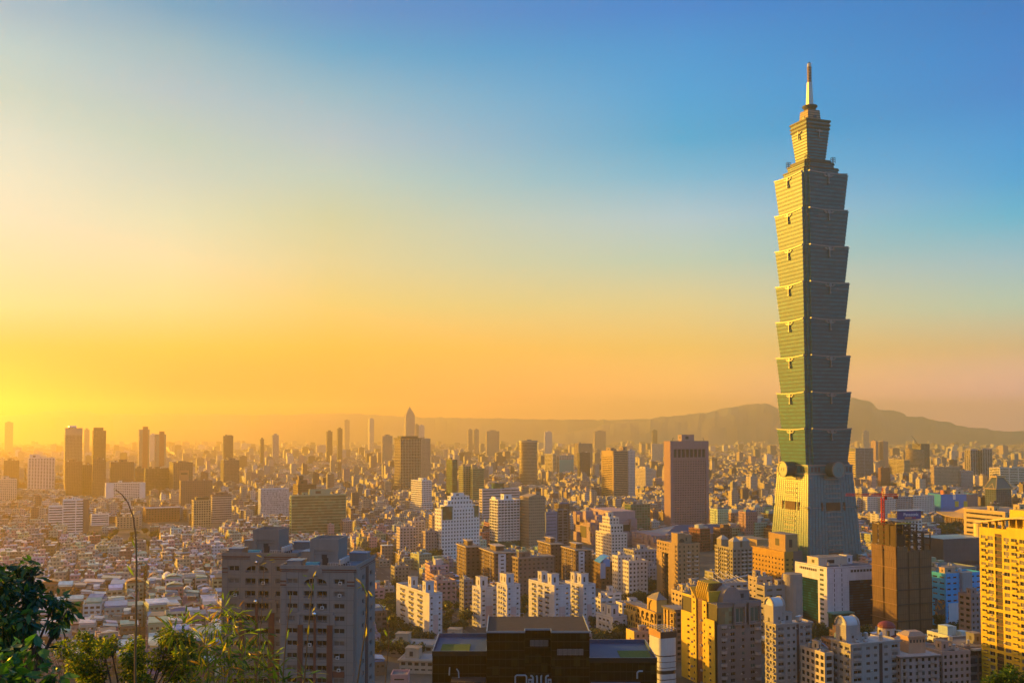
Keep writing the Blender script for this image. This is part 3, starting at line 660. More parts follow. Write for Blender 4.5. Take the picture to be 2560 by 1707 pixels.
# round tower
B = Bld('round_tower', 'round bronze tower with stacked glowing ring floors', 1306,1329,1352,1101,2540, S_tan, 0, L=46, W=46, yb=1212, nick='round bronze tower'); r = 24
gl, ban = MB(), MB()
gl.cyl(0,r,0,B.H-1,r-.5,r-.5,glass((0.05,0.045,0.04),(0.14,0.11,0.07),4,3.7,0.5,0.2),36); n = int(B.H/3.7)
for i in range(n): ban.cyl(0,r,i*3.7,i*3.7+1.6,r,r,mat((0.34,0.27,0.19),0.45),36)
ban.cyl(0,r,B.H-5,B.H,r+.4,r+.4,mat((0.34,0.27,0.19),0.45),36,ROOFM); gl.obj('glazing',B.root); ban.obj('ring_bands',B.root); B.house(-6,r-6,12,12,2,mat((0.2,0.2,0.2))); B.done()
B = plain('office_block', 'yellow lit block with white floor stripes left of the green panel building', 1362,1382,1391,1135,3000, sty((0.6,0.52,0.32),4,2,30,1.5), rot=16, yb=1176); B.done()
B = plain('office_block', 'block faced with one large turquoise panel', 1392,1398,1434,1139,3000, sty((0.42,0.42,0.36),4,2,9,2), rot=16, yb=1176, clutter=False); B.part('turquoise_panel').box(0.5,-0.8,0,B.W-.5,-0.4,B.H-12,mat((0.06,0.34,0.29))); B.done()
plain('apartment_tower', 'tall striped apartment tower behind the turquoise block', 1435,1446,1481,1109,3400, sty((0.34,0.28,0.22),3.6,1.6,5,1.2), rot=14, yb=1150).done()
plain('apartment_tower', 'dark brown apartment tower in front of the striped one', 1447,1449,1475,1132,2700, S_dark, rot=12, yb=1180).done()
B = plain('office_tower', 'golden office tower with a fully sunlit striped side and brown front', 1504,1534,1570,1128,2060, sty((0.36,0.24,0.16),3.8,2.0,30,3), rot=10, yb=1240, nick='golden striped tower'); b = B.part('sunlit_colour_side'); 
for i in range(int(B.H/3.8)-3): b.box(-0.5,B.L*.1,6+i*3.8,-0.28,B.L*.9,8+i*3.8,mat((0.48,0.33,0.13)))  # golden sunlight put into the colour of this side's bands
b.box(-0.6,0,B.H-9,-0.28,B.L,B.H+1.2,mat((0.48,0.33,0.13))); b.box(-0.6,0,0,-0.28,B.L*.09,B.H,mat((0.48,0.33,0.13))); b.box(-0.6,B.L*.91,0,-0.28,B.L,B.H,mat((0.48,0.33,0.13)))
B.house(2,B.L*.3,8,B.L*.4,7); B.house(B.W*.72,4,10,12,9); B.done()
plain('office_tower', 'grey gridded tower tucked behind the golden striped tower', 1569,1570,1587,1127,2120, S_grid, yb=1235).done()
plain('apartment_tower', 'pale apartment tower with a bright sunlit side left of the pink tower', 1587,1614,1631,1172,2350, S_cream, rot=10, yb=1216, top=((.1,.1,.5,.5,5),)).done()
plain('office_block', 'small pale box building on the hazy skyline left of the pink tower', 1629,1630,1658,1110,4200, S_cream, yb=1140).done()
# pink tower
B = Bld('office_tower', 'massive pink tower with a grid of small windows and a dark top arcade', 1661,1676,1770,1104,1453, sty((0.27,0.165,0.175),3.5,1.75,2.75,1.45,G_BLACK), 0, yb=1310, nick='massive pink tower')
W, L, H = B.W, B.L, B.H
B.vol(3.5,0.6,0,W-7,L-1.2,H-24,roof=False); pk = B.st['m']
b = B.part('wall'); b.box(-0.6,-0.6,0,4.4,L+.6,H+1,pk); b.box(W-4.4,-0.6,0,W+.6,L+.6,H+1,pk); b.box(4.4,-0.55,H-11,W-4.4,L+.55,H+1,pk); b.box(4.4,-0.5,H-26,W-4.4,L+.5,H-23,pk)
b.box(4.4,1.2,H-23,W-4.4,L,H-11,DARKM)
for i in range(9): x = 4.4+(W-8.8)*i/8; b.box(x-0.75,-0.45,H-23,x+.75,1.2,H-11,pk)
for i in range(14): b.box(-0.9,L*.2,8+i*7.5,-0.6,L*.8,9.5+i*7.5,pk)
B.part('roof').face([(-.6,-.6,H+1.05),(W+.6,-.6,H+1.05),(W+.6,L+.6,H+1.05),(-.6,L+.6,H+1.05)],ROOFM)
B.house(W*.33,L*.2,W*.33,L*.6,9,mat((0.30,0.21,0.21)),H+1,'plant_room'); q = MB(); q.bar((W*.05,2,H),(W*.09,2,H+6),.3,DARKM,4); q.bar((W*.09,2,H+6),(W*.12,2,H+4),.2,DARKM,4); q.obj('davit',B.root); q = MB(); q.bar((W*.92,2,H),(W*.88,2,H+6),.3,DARKM,4); q.obj('davit',B.root); B.done()
# far landmark tower with a stepped pyramid crown
B = Bld('skyscraper', 'distant hazy skyscraper with a stepped pointed crown rising above the skyline', 1011,1015,1037,1036,5000, sty((0.36,0.30,0.26),4,2.2,4,2.2), 14, yb=1092, nick='hazy skyscraper with a pointed crown'); B.vol(roof=False)
W, L, H = B.W, B.L, B.H
for i, (f_, h) in enumerate(((.82,10),(.6,9),(.38,8),(.2,7),(.06,8))): B.vol(W*(1-f_)/2, L*(1-f_)/2, H+sum((10,9,8,7,8)[:i]), W*f_, L*f_, h, roof=False, wall='crown')
B.done()
for (a,c,b_,y,D,lab,st) in ((1037,1038,1047,1062,5050,'hazy block attached right of the pointed skyscraper',S_tan),(1046,1047,1061,1064,5300,'paler hazy block second to the right of the pointed skyscraper',S_pale),(920,924,935,1047,6000,'distant thin tower with a bright sunlit edge left of the pointed skyscraper',S_cream),(844,845,856,1072,4300,'hazy dark thin tower, right of a similar lower one',S_dark),(817,818,831,1079,4200,'hazy dark thin tower with a rounded top, left of a similar higher one',S_dark),(861,862,874,1050,7000,'very faint thin tower on the left skyline',S_tan),(681,682,697,1088,3900,'hazy tower with an arched roof frame',S_grey),(651,652,660,1098,3800,'hazy block under a tall mast',S_dark),(954,956,981,1090,3800,'hazy brown slab left of the ribbed tower',S_tan),(12,13,33,1056,6000,'faint broad tower at the far left skyline',S_tan),(210,211,224,1074,4200,'faint tower between the two dark left towers',S_tan),(374,375,390,1087,4000,'faint block between the thin twin towers',S_pale),(1630,1632,1643,1076,6500,'dim slim tower in the haze left of the pink tower',S_dark),(1486,1487,1514,1078,6000,'pair of joined hazy blocks above the golden tower',S_tan),(1361,1362,1380,1080,5500,'hazy block above the yellow lit block',S_pale),(1216,1217,1248,1078,5000,'hazy wide slab above the pinkish white block',S_tan),(1170,1171,1181,1074,5600,'hazy thin rounded tower, left one of a pair',S_tan),(1186,1187,1197,1074,5600,'hazy thin rounded tower, right one of a pair',S_tan),(2156,2158,2172,1078,6500,'faint rounded tower right behind the great tower',S_grey)):
    B = plain('tower_block', lab, a,c,b_,y,D,st, rot=12, yb=y+30, clutter=False); B.house(B.W*.25,B.L*.25,B.W*.5,B.L*.5,6); B.done()
# right of the great tower
B = plain('office_block', 'glass office with a bright sunlit striped end just right of the great tower', 2119,2139,2183,1121,2600, sty((0.22,0.24,0.26),3.8,1.0,30,1.2,G_BLUE), yb=1162); 
for i in range(14): B.part('sunlit_colour_end').box(-0.7,1,6+i*6,-0.35,B.L-1,9.5+i*6,mat((0.5,0.38,0.16)))  # sunlight put into the colour of the end bands
B.done()
for (a,c,b_,y,lab) in ((2177,2189,2196,1103,'left of a pair of tall pinkish apartment slabs in the right distance'),(2196,2208,2220,1104,'right of a pair of tall pinkish apartment slabs in the right distance')):
    plain('apartment_tower', lab, a,c,b_,y,3900, sty((0.42,0.28,0.22),3.4,1.6,3,1.5), yb=1132).done()
B = Bld('round_tower', 'half built round office with banded floors below a slanted crane', 2277,2297,2330,1122,3300, S_tan, 0, L=55, W=60, yb=1146); q = MB(); g_ = MB(); g_.cyl(10,30,0,B.H,29,29,G0,30)
for i in range(int(B.H/4)): q.cyl(10,30,i*4,i*4+1.8,30,30,mat((0.38,0.29,0.2)),30)
g_.obj('glazing',B.root); q.obj('ring_bands',B.root); B.vol(18,10,0,36,40,B.H+16,S_dark); q = MB(); q.bar((20,20,B.H+10),(-25,5,B.H+45),1.0,DARKM,5,.4); q.obj('crane_jib',B.root); B.done()
B = plain('office_block', 'long office block with a brilliant yellow striped end wall', 2190,2260,2275,1150,2900, sty((0.42,0.36,0.2),3.8,2.0,30,1.5), rot=-4, yb=1180, L=70, clutter=False); B.done()
for (a,c,b_,y,lab) in ((2411,2426,2444,1126,'left of two dark twin towers with pale vertical ribs'),(2444,2456,2480,1124,'right of two dark twin towers with pale vertical ribs')):
    B = plain('twin_tower', lab, a,c,b_,y,2700, sty((0.32,0.29,0.28),3.4,1.0,8,2.0,G_BLACK), yb=1185); B.part('roof_frame').box(-.6,-.6,B.H+1,B.W+.6,1,B.H+4,B.st['m']); B.done()
B = Bld('pyramid_building', 'dark glass building with a truncated pyramid roof edged in gold', 2463,2490,2528,1222,1770, sty((0.10,0.12,0.12),3.8,1.1,5,1.2,G_BLUE), 0, yb=1268, nick='pyramid roofed building'); B.vol(roof=False); W,L,H=B.W,B.L,B.H
q = B.part('pyramid_roof'); q.loft([[(-2,-2,H),(W+2,-2,H),(W+2,L+2,H),(-2,L+2,H)],[(W*.28,L*.28,H+20),(W*.72,L*.28,H+20),(W*.72,L*.72,H+20),(W*.28,L*.72,H+20)]],mat((0.06,0.09,0.09),0.3)); q = B.part('gold_trim'); gm = mat((0.45,0.33,0.16))
for p_, e_ in (((-2,-2,H),(W*.28,L*.28,H+20)),((W+2,-2,H),(W*.72,L*.28,H+20)),((-2,L+2,H),(W*.28,L*.72,H+20)),((-2,-2,H),(-2,L+2,H)),((-2,-2,H),(W+2,-2,H)),((W*.28,L*.28,H+20),(W*.28,L*.72,H+20)),((W*.28,L*.28,H+20),(W*.72,L*.28,H+20)),((-2,L*.1,H),(W*.1,L*.45,H+9)),((-2,L*.75,H),(W*.1,L*.45,H+9))): q.bar(p_, e_, .9, gm, 5)
q.box(W*.2,L*.2,H+20,W*.8,L*.8,H+23,gm,top=ROOFM); B.done()
plain('office_block', 'long white block striped with dark ribbons at the right edge', 2473,2500,2590,1170,2300, sty((0.58,0.53,0.42),4,2.1,30,3), yb=1205).done()
B = plain('warehouse_store', 'bright blue windowless store with two yellow panels on its front', 2350,2352,2443,1237,1720, sty((0.0,0.20,0.58),5,4.6,60,8), rot=-16, yb=1278, L=45, clutter=False); W,H=B.W,B.H
for x in (.38,.62): B.part('yellow_panel').box(W*x,-0.9,H*.28,W*x+W*.1,-0.4,H*.62,mat((0.62,0.5,0.05)))
B.part('white_sign').box(W*.33,-1.0,H*.72,W*.4,-0.4,H*1.02,mat(WHITE)); B.part('end_wall').box(W*.7,-0.7,0,W+.6,6,H+1.2,mat((0.2,0.15,0.16))); B.house(W*.15,10,12,10,7,mat((0.5,0.16,0.06))); B.house(W*.5,10,14,10,7,mat(CREAM)); B.done()
for (a,c,b_,y,D,lab,st) in ((1985,1987,2000,1282,1500,'slim grey block left behind the great tower',S_grey),(2140,2142,2165,1250,1650,'grey apartment slab with white balconies, next right of the great tower',S_grey),(2166,2168,2200,1243,1640,'pale apartment slab with white columns behind the red crane',S_grid),(2202,2203,2240,1245,1640,'grey apartment slab right behind the red crane mast',S_grid),(2242,2243,2280,1243,1650,'grey slab with white cross frames, third right of the red crane',S_grey),(2282,2283,2335,1240,1660,'wide grey slab beside the blue store',S_grid),(2200,2202,2225,1170,2400,'small orange lit block on the right plain',S_rust),(2470,2480,2505,1260,1600,'dark arched glass block under the pyramid roofed building',S_dark),(2330,2335,2400,1168,2300,'beige stepped block in the right distance',S_tan),(2400,2402,2432,1178,2320,'grey blue block beside the beige stepped block',S_grey)):
    plain('apartment_building', lab, a,c,b_,y,D,st, yb=min(1278,y+45)).done()
# ---------------------------------------------------------------- near buildings
# stepped pink shopping mall of stacked cubes
def mall():
    st = sty((0.37,0.27,0.29), 4.5, 3.9, 40, 2.0, G_BLACK, 0.2, band=None)
    B = Bld('shopping_mall', 'pinkish mauve mall of stacked striped cubes with few windows', 1410,1500,1593,1290,1185, st, 0, L=72, yb=1375, nick='mauve cube mall'); W,L,H = B.W,B.L,B.H
    pk, pk2 = mat((0.36,0.26,0.28),0.8,0.12), mat((0.29,0.20,0.22),0.8,0.12); w = B.part('wall'); r = random.Random(5)
    w.box(0,0,0,W,L,H-6,pk); n = int(H/4)
    for i in range(n): w.box(-0.12,-0.12,i*4+2,W+.12,L+.12,min(i*4+3.6,H-6.1),pk2)
    w.box(W*.35,3,H-6,W-1,L-3,H+5,pk)
    for i in range(26):
        s_ = r.uniform(5,10); z = r.uniform(0,H-6); q = MB()
        if r.random() < .6: x, y = -s_*.5, r.uniform(0,L-s_)
        else: x, y = r.uniform(0,W-s_), -s_*.5
        w.box(x,y,z,x+s_,y+s_,z+s_*r.uniform(.8,1.3),pk if i%3 else pk2)
        if i%4 == 0: w.box(x-.05,y+s_*.3,z+1,x+.02,y+s_*.7,z+s_*.6,DARKM)
    for i in range(8): x, y = r.uniform(0,W-9), r.uniform(0,L-9); w.box(x,y,H-6,x+r.uniform(5,9),y+r.uniform(5,9),H+r.uniform(-2,3),pk)
    g = B.part('dark_opening'); g.box(-0.3,L*.55,6,0.2,L*.8,20,DARKM); B.part('front_opening').box(W*.55,-0.4,H-20,W*.8,0.1,H-11,DARKM)
    B.done()
    B = Bld('shopping_mall', 'long low mauve mall with striped cubes and a dark blue hall roof', 1565,1640,1945,1332,1130, st, 0, L=60, yb=1420, nick='long mauve mall'); W,L,H = B.W,B.L,B.H; w = B.part('wall')
    w.box(0,0,0,W,L,H-5,pk)
    for i in range(int(H/4)): w.box(-0.12,-0.12,i*4+2,W+.12,L+.12,min(i*4+3.5,H-5.1),pk2)
    for i in range(34):
        s_ = r.uniform(4,8); x = r.uniform(-2,W-s_); z = r.uniform(H*.2,H-4); w.box(x,-s_*.45,z,x+s_,s_*.5,z+s_*.8,pk if i%3 else pk2); w.box(x+s_*.25,-s_*.45-.05,z+s_*.2,x+s_*.6,-s_*.45+.02,z+s_*.55,DARKM)
    for i in range(12): s_ = r.uniform(4,7); y = r.uniform(0,L-s_); z = r.uniform(4,H-5); w.box(-s_*.45,y,z,s_*.5,y+s_,z+s_*.8,pk)
    b = B.part('hall_roof'); bl = mat((0.045,0.07,0.13),0.5,0.1); gr = mat((0.23,0.24,0.27),0.6,0.1)
    b.face([(W*.1,6,H-4),(W*.74,6,H-4),(W*.70,L*.5,H+5),(W*.3,L*.5,H+5)],bl); b.face([(W*.1,L-4,H-4),(W*.1,6,H-4),(W*.3,L*.5,H+5)],gr); b.face([(W*.74,6,H-4),(W*.74,L-4,H-4),(W*.70,L*.5,H+5)],bl); b.face([(W*.74,L-4,H-4),(W*.1,L-4,H-4),(W*.3,L*.5,H+5),(W*.7,L*.5,H+5)],gr)
    B.done()
mall()
plain('office_block', 'dark green glass block with a boxy roof left of the massive pink tower', 1575,1577,1625,1262,1330, sty((0.16,0.17,0.16),3.6,0.8,4,0.5,G_GREEN), rot=0, yb=1320, L=18).done()
B = plain('apartment_tower', 'pale terraced apartment tower with planted steps in front of the mauve cube mall', 1490,1529,1567,1335,1010, S_pale, rot=0, yb=1388, par=.8, nick='pale terraced tower'); W,L,H=B.W,B.L,B.H; B.vol(W*.1,L*.15,H,W*.8,L*.7,8); B.vol(W*.25,L*.35,H+8,W*.6,L*.45,7); B.house(W*.3,L*.5,6,6,5,z=H+15); B.done()

# brown brick residential cluster
S_cb = sty((0.125,0.08,0.065), 3.3, 1.9, 4.2, 2.4, G0, 0.3)
def brick_tower(lab, x0, xc, x1, yt, D, yb, seed, strip=True):
    B = Bld('apartment_tower', lab, x0, xc, x1, yt, D, S_cb, 0, yb=yb); W,L,H = B.W,B.L,B.H; cm = mat((0.50,0.42,0.33)); B.vol(par=.3)
    B.part('cornice').box(-1.1,-1.1,H-.3,W+1.1,L+1.1,H+.5,mat((0.42,0.35,0.28)),top=ROOFM)
    b = B.part('window_surround')
    for i in range(int(H/3.3)-1):
        z = H-3.0-3.3*i
        for y in (L*.25,L*.72):
            b.box(-0.75,y-1.3,z-.25,-0.3,y+1.3,z,cm); b.box(-0.75,y-1.3,z-2.2,-0.3,y+1.3,z-1.95,cm); b.box(-0.73,y-1.3,z-1.95,-.3,y-1.0,z-.25,cm); b.box(-0.73,y+1.0,z-1.95,-.3,y+1.3,z-.25,cm)
    if strip:
        b = B.part('white_strip'); wm = mat((0.52,0.54,0.58)); b.box(W*.18,-0.6,0,W*.55,-0.33,H-1,wm)
        for i in range(int(H/3.3)-1): b.box(W*.30,-0.66,H-3.6-3.3*i,W*.45,-0.58,H-2.4-3.3*i,DARKM)
    B.house(W*.25,L*.25,W*.4,L*.4,4.2); B.part('cornice').box(W*.2,L*.2,H+4.6,W*.7,L*.7,H+5.1,mat((0.42,0.35,0.28))); B.done(); return B
brick_tower('brown brick tower with a gold lit side, rear left of the brick cluster with cornices', 1346,1377,1405,1360,930,1450,1,False)
brick_tower('brown brick tower with gold lit bays and pale window strip, right of its twin', 1405,1439,1478,1375,890,1455,2)
brick_tower('brown brick tower with bright lit left edge, behind the white balcony slab at the left', 1143,1166,1200,1367,900,1445,3,False)
brick_tower('brown brick tower with gold lit corner bays, second in the left brick pair', 1200,1236,1287,1382,860,1450,4)
B = plain('apartment_tower', 'shaded brown tower with a raised flat corner, in front of the brick cluster', 1292,1296,1384,1396,800, sty((0.17,0.12,0.10),3.3,1.9,4.2,2.2), rot=6, yb=1520, nick='shaded brown tower'); W,L,H=B.W,B.L,B.H; B.house(1,1,W*.3,L*.3,4.5); B.part('cornice').box(-.8,-.8,H+.2,W+.8,L+.8,H+.9,mat((0.36,0.29,0.24)),top=ROOFM); B.done()

# white slabs with tall stair towers: a lit balcony flank and a white front with a pink lower half
def white_slab(lab, x0, xc, x1, yt, D, yb, L=None, lit=True):
    st = sty((0.52,0.52,0.54), 3.2, 2.0, 30, 0.9, G0, 0.3); B = Bld('apartment_building', lab, x0, xc, x1, yt, D, st, 10, L=L, yb=yb, group='white apartment slabs with stair towers'); W,L,H = B.W,B.L,B.H; m = st['m']; pk = mat((0.50,0.36,0.34)); gm = mat((0.50,0.48,0.47))
    n = int(H/3.2); k = H/n; rows = [(i*k+1.1,i*k+2.4) for i in range(n)]; cols = [(W*.08,W*.24),(W*.74,W*.90)]
    B.part('core').box(.1,.1,0,W-.1,L-.1,H-.1,DARKM)
    B.punch(cols, rows, y=0, H=H, t=.4); B.wins(WIN[0], cols, rows, pick=WIN, cap=40); acs(B, cols, rows, 'front', .4, int(x0), .4, 14)
    b = B.part('pink_panel'); b.box(W*.28,-0.46,0,W*.70,-0.402,H*.55,pk)
    q = B.part('floor_line')
    for i in range(1,n): q.box(-0.05,-0.45,i*k-.08,W+.05,-0.38,i*k+.08,mat((0.4,0.4,0.42)))
    w = B.part('wall'); w.box(W,-.4,0,W+.3,L,H,m); w.box(-.3,L,0,W+.3,L+.3,H,m)
    w.box(-.3,-.4,0,0,L*.16,H,m)
    c2 = [(L*.16+1+i*(L*.84-2)/3, L*.16+1+(i+.62)*(L*.84-2)/3) for i in range(3)]
    B.punch([(a-L*.16,b_-L*.16) for a,b_ in c2], rows, x=0, y=L*.16, W=L*.84, H=H, side='left', t=.3)
    bm = balcony_mesh(min(3.6,L*.2),1.1,1.05,m); balcs(B, bm, [((a+b_)/2, i*k+.15) for i in range(n) for a,b_ in c2], 'left', 75)
    B.part('roof').box(-.3,-.4,H,W+.3,L+.3,H+.15,ROOFM)
    w.box(-.32,-.42,H+.15,W+.32,-.1,H+1.2,m); w.box(-.32,L,H+.15,W+.32,L+.32,H+1.2,m); w.box(-.32,-.1,H+.15,0,L,H+1.19,m); w.box(W,-.1,H+.15,W+.32,L,H+1.19,m)
    B.house(.2,L*.12,min(6,W*.75),5,7.5,m); B.house(W*.2,L*.62,5,5,7,gm); B.tank(W*.5,L*.45); B.done()
white_slab('white apartment slab at the left of the row, with a long sunlit flank of balconies', 992,1074,1104,1487,650,1590)
white_slab('small white stair tower slab, furthest back, left of the shaded brown tower', 1182,1202,1243,1472,690,1575)
white_slab('white slab with lit strip and twin roof boxes, left of the shaded brown tower', 1243,1268,1299,1465,672,1575)
white_slab('white slab with a golden flank of balconies in the middle of the white row', 1323,1386,1424,1466,672,1568)
white_slab('white slab with a pink lower front at the right end of the white row', 1414,1458,1487,1464,690,1570)
white_slab('low white slab half hidden behind the yellow arcade villa', 1520,1532,1566,1545,640,1590,L=18)
for (a,c,b_,y,D,lab) in ((1510,1518,1552,1485,760,'small white block with a lift house behind the trees'),(1550,1556,1604,1510,740,'white low block with a flat roof beside the trees'),(1500,1502,1533,1500,720,'narrow pinkish white block beside the white row')):
    plain('apartment_block', lab, a,c,b_,y,D, sty((0.55,0.53,0.53),3.2,1.7,5,2), yb=1545).done()
B = plain('apartment_tower', 'dark tower with a glowing orange side and a curved bright blue roof canopy', 1477,1503,1536,1410,860, sty((0.13,0.075,0.045),3.3,1.9,4,2.2), rot=-8, yb=1480, clutter=False, nick='blue canopy tower'); W,L,H=B.W,B.L,B.H; b = B.part('blue_canopy'); bl = mat((0.03,0.22,0.62),0.4,0.1); n = 8
rg = [[(W*.1+0, 0, 0)]]; pts = [(-1.5+ (W*.75)*i/n, 8.5*math.sin(math.pi*(0.12+0.38*i/n))) for i in range(n+1)]
for (xa,za),(xb,zb) in zip(pts,pts[1:]): b.loft([[(xa,-1.2,H-2+za),(xb,-1.2,H-2+zb),(xb,L*.5,H-2+zb),(xa,L*.5,H-2+za)],[(xa,-1.2,H-1.7+za),(xb,-1.2,H-1.7+zb),(xb,L*.5,H-1.7+zb),(xa,L*.5,H-1.7+za)]],bl)
b.box(-1.0,-1.0,H-12,W*.3,-0.4,H+1,mat((0.2,0.3,0.5),0.4)); b.box(W*.12,-.9,H-2,W*.65,L*.45,H+4,bl); B.done()
for (a,c,b_,y,D,lab,st) in ((1536,1545,1578,1392,830,'grey apartment tower right of the blue canopy tower',S_grid),(1567,1572,1618,1405,800,'grey tower with balcony stacks in front of two grey towers',S_grid),(1560,1585,1645,1378,900,'pale grey tower with lit roof boxes behind the grey balcony tower',S_grey),(1612,1615,1648,1420,880,'grey block with turquoise panes beside the tan arched tower',S_grey),(1440,1444,1478,1420,980,'low cream block behind the brick towers',S_cream)):
    B = plain('apartment_tower', lab, a,c,b_,y,D,st, rot=0, yb=1485)
    me = balcony_mesh(4,1.2,1.1,B.st['m']); balcs(B, me, [(B.W*.6, B.H-3.3*(j+1)) for j in range(12)]); B.done()
# tan residential tower with an arched attic
B = Bld('apartment_tower', 'tan apartment tower with a golden lit side, arched attic and shrubs on its roof', 1643,1694,1748,1362,770, sty((0.30,0.21,0.12),3.3,1.7,4.0,2.4), 0, yb=1510, nick='tan arched tower'); W,L,H=B.W,B.L,B.H; B.vol(); m = B.st['m']
b = B.part('wall'); b.box(-.5,L*.1,0,-.3,L*.42,H,m); b.box(-.7,L*.72,0,-.3,L,H-8,m); B.part('dark_slot').box(-.55,L*.45,0,-.28,L*.62,H-8,G_BLACK)
B.house(W*.1,L*.1,7,L*.3,8,win=False); B.house(W*.45,L*.3,W*.5,L*.4,6); q = MB(); n = 12
q.loft([[(W*.18+2.4*math.cos(math.pi*i/n), yy, H+2+2.4*math.sin(math.pi*i/n)*1.2) for i in range(n+1)] for yy in (-.4,-.1)],DARKM); q.obj('arch',B.root)
me = balcony_mesh(3.6,1.4,1.1,mat((0.42,0.38,0.34)),True); balcs(B, me, [(W*.5, H-3.3*(j+2)) for j in range(16)]+[(W*.85, H-3.3*(j+3)) for j in range(15)]); me2 = balcony_mesh(2.6,1.0,1.1,m); balcs(B, me2, [(L*.68, H-3.3*(j+4)) for j in range(14)]+[(L*.05, H-3.3*(j+4)) for j in range(14)],'left'); B.done()
# twin headed residential tower
B = Bld('apartment_tower', 'grey twin headed apartment tower with little pyramid caps and lit left bays', 1788,1832,1880,1372,820, sty((0.24,0.215,0.17),3.3,1.6,3.4,1.6), 0, yb=1450, nick='twin headed tower'); W,L,H=B.W,B.L,B.H; B.vol(); m = B.st['m']
for (x,y) in ((1,1),(1,L-8),(W-8,2)):
    b = B.part('turret'); b.box(x,y,H,x+7,y+7,H+6,m); b.loft([[(x-.4,y-.4,H+6),(x+7.4,y-.4,H+6),(x+7.4,y+7.4,H+6),(x-.4,y+7.4,H+6)],[(x+2.5,y+2.5,H+9),(x+4.5,y+2.5,H+9),(x+4.5,y+4.5,H+9),(x+2.5,y+4.5,H+9)]],mat((0.35,0.32,0.28)))
me = balcony_mesh(3.4,1.2,1.1,mat((0.45,0.42,0.38))); balcs(B, me, [(W*f, H-3.3*(j+1)) for j in range(14) for f in (.55,.85)]); balcs(B, me, [(L*f, H-3.3*(j+1)) for j in range(14) for f in (.3,.8)],'left'); B.done()
# low podium blocks round the great tower
B = plain('office_block', 'teal glass podium with a gilded cornice at the left foot of the great tower', 1843,1893,1925,1352,960, sty((0.30,0.22,0.12),5,1.0,30,1,G_GREEN), rot=0, yb=1400, clutter=False); B.part('cornice').box(-.8,-.8,B.H-5,B.W+.8,B.L+.8,B.H+1.5,mat((0.32,0.23,0.12)),top=ROOFM); B.done()
B = plain('office_block', 'ochre block with a dark side wall in front of the great tower foot', 1880,1961,2003,1382,850, sty((0.40,0.23,0.04),4,2.4,5,3), rot=0, yb=1440, clutter=False); W,L,H=B.W,B.L,B.H; B.part('wall').box(-.7,-.7,H-4,W+.7,L+.7,H+1,B.st['m']); B.house(W*.1,L*.02,W*.75,L*.5,15,mat((0.34,0.22,0.10)),name='upper_block'); B.part('dark_wall').box(W*.5,-.75,0,W+.75,L+.72,H+1.1,mat((0.11,0.10,0.10))); B.done()
# white hospital with dark ribbon glass
B = Bld('hospital_building', 'white office with two dark blue ribbon glass walls meeting a white corner pier', 1989,2068,2200,1421,690, sty((0.60,0.60,0.66),3.6,1.5,4,1.5), 0, yb=1562, nick='white office with dark glass walls'); W,L,H=B.W,B.L,B.H; m = B.st['m']; n = 12; k = H/n
B.part('core').box(0.2,0.2,0,W-.2,L-.2,H-.2,DARKM)
gl = glass((0.004,0.035,0.075),(0.008,0.08,0.14),3,3.6,0.5,0.5,0.0)
def ribbon(side, a, b_, z1):
    g = B.part('glass_wall' if side == 'l' else 'front_glass_wall'); q = B.part('floor_line'); dm = mat((0.008,0.02,0.035),0.7,spec=0.0)
    if side == 'l': g.box(-.25,a,3,0.2,b_,z1,gl)
    else: g.box(a,-.25,3,b_,0.2,z1,gl)
    for i in range(int(z1/3.6*2)):
        z = 3.5+i*1.8
        if z > z1: break
        if side == 'l': q.box(-.4,a,z,-.22,b_,z+.5,dm)
        else: q.box(a,-.4,z,b_,-.22,z+.5,dm)
ribbon('l',L*.28,L*.86,H-9); ribbon('f',W*.40,W,H-9)
w = B.part('wall'); w.box(-.3,L*.86,0,0,L,H,m); w.box(-.3,0,H-9,0,L*.86,H,m) if False else None
rows = [(i*k+1.0,i*k+2.6) for i in range(n)]
B.punch([(L*.03,L*.11),(L*.17,L*.25)] if False else [(L*.10,L*.22)], rows, W=L*.28, side='left', t=.3); B.wins(WIN[3], [(L*.10,L*.22)], rows, side='left', cap=14)
c3 = [(1.2+i*(L*.58/9), 1.2+i*(L*.58/9)+1.9) for i in range(9)]
B.punch(c3, [(5.6,7.4)], y=L*.28, z=H-9, W=L*.58, H=9, side='left', t=.3); B.wins(WIN[1], c3, [(5.6,7.4)], y=L*.28, z=H-9, side='left')
w.box(-.02,-.3,0,W*.40,0,H,m); c4 = [(1.5+i*(W*.6/10), 3.6+i*(W*.6/10)) for i in range(10)]
B.punch(c4, [(5.6,7.4)], x=W*.40, z=H-9, W=W*.6, H=9, t=.3); B.wins(WIN[1], c4, [(5.6,7.4)], x=W*.40, z=H-9)
q = B.part('slot')
for i in range(n):
    for f in (.12,.26): q.box(W*f,-.36,i*k+.8,W*f+.5,-.29,i*k+2.9,DARKM)
    B.part('joint').box(0,-.34,i*k-.06,W*.40,-.3,i*k+.06,mat((0.45,0.45,0.5)))
w.box(W,-.3,0,W+.3,L,H,m); w.box(-.3,L,0,W+.3,L+.3,H,m)
B.part('roof').box(-.3,-.3,H,W+.3,L+.3,H+.2,mat((0.10,0.10,0.13),0.9,0.3,streak=False)); w.box(-.32,-.32,H+.2,W+.32,0,H+1,m); w.box(-.32,0,H+.2,0,L,H+.99,m)
b = B.house(W*.05,L*.35,W*.55,L*.35,5.5,mat((0.52,0.47,0.40)),name='penthouse'); B.house(W*.62,L*.4,5,8,6,m); B.part('green_canopy').box(-1,-7,10,W*.38,-.4,10.8,mat((0.12,0.32,0.28),0.5)); B.part('green_canopy').box(0,-6,0,W*.36,-.5,10,G_GREEN); B.clutter(44,2); B.done()
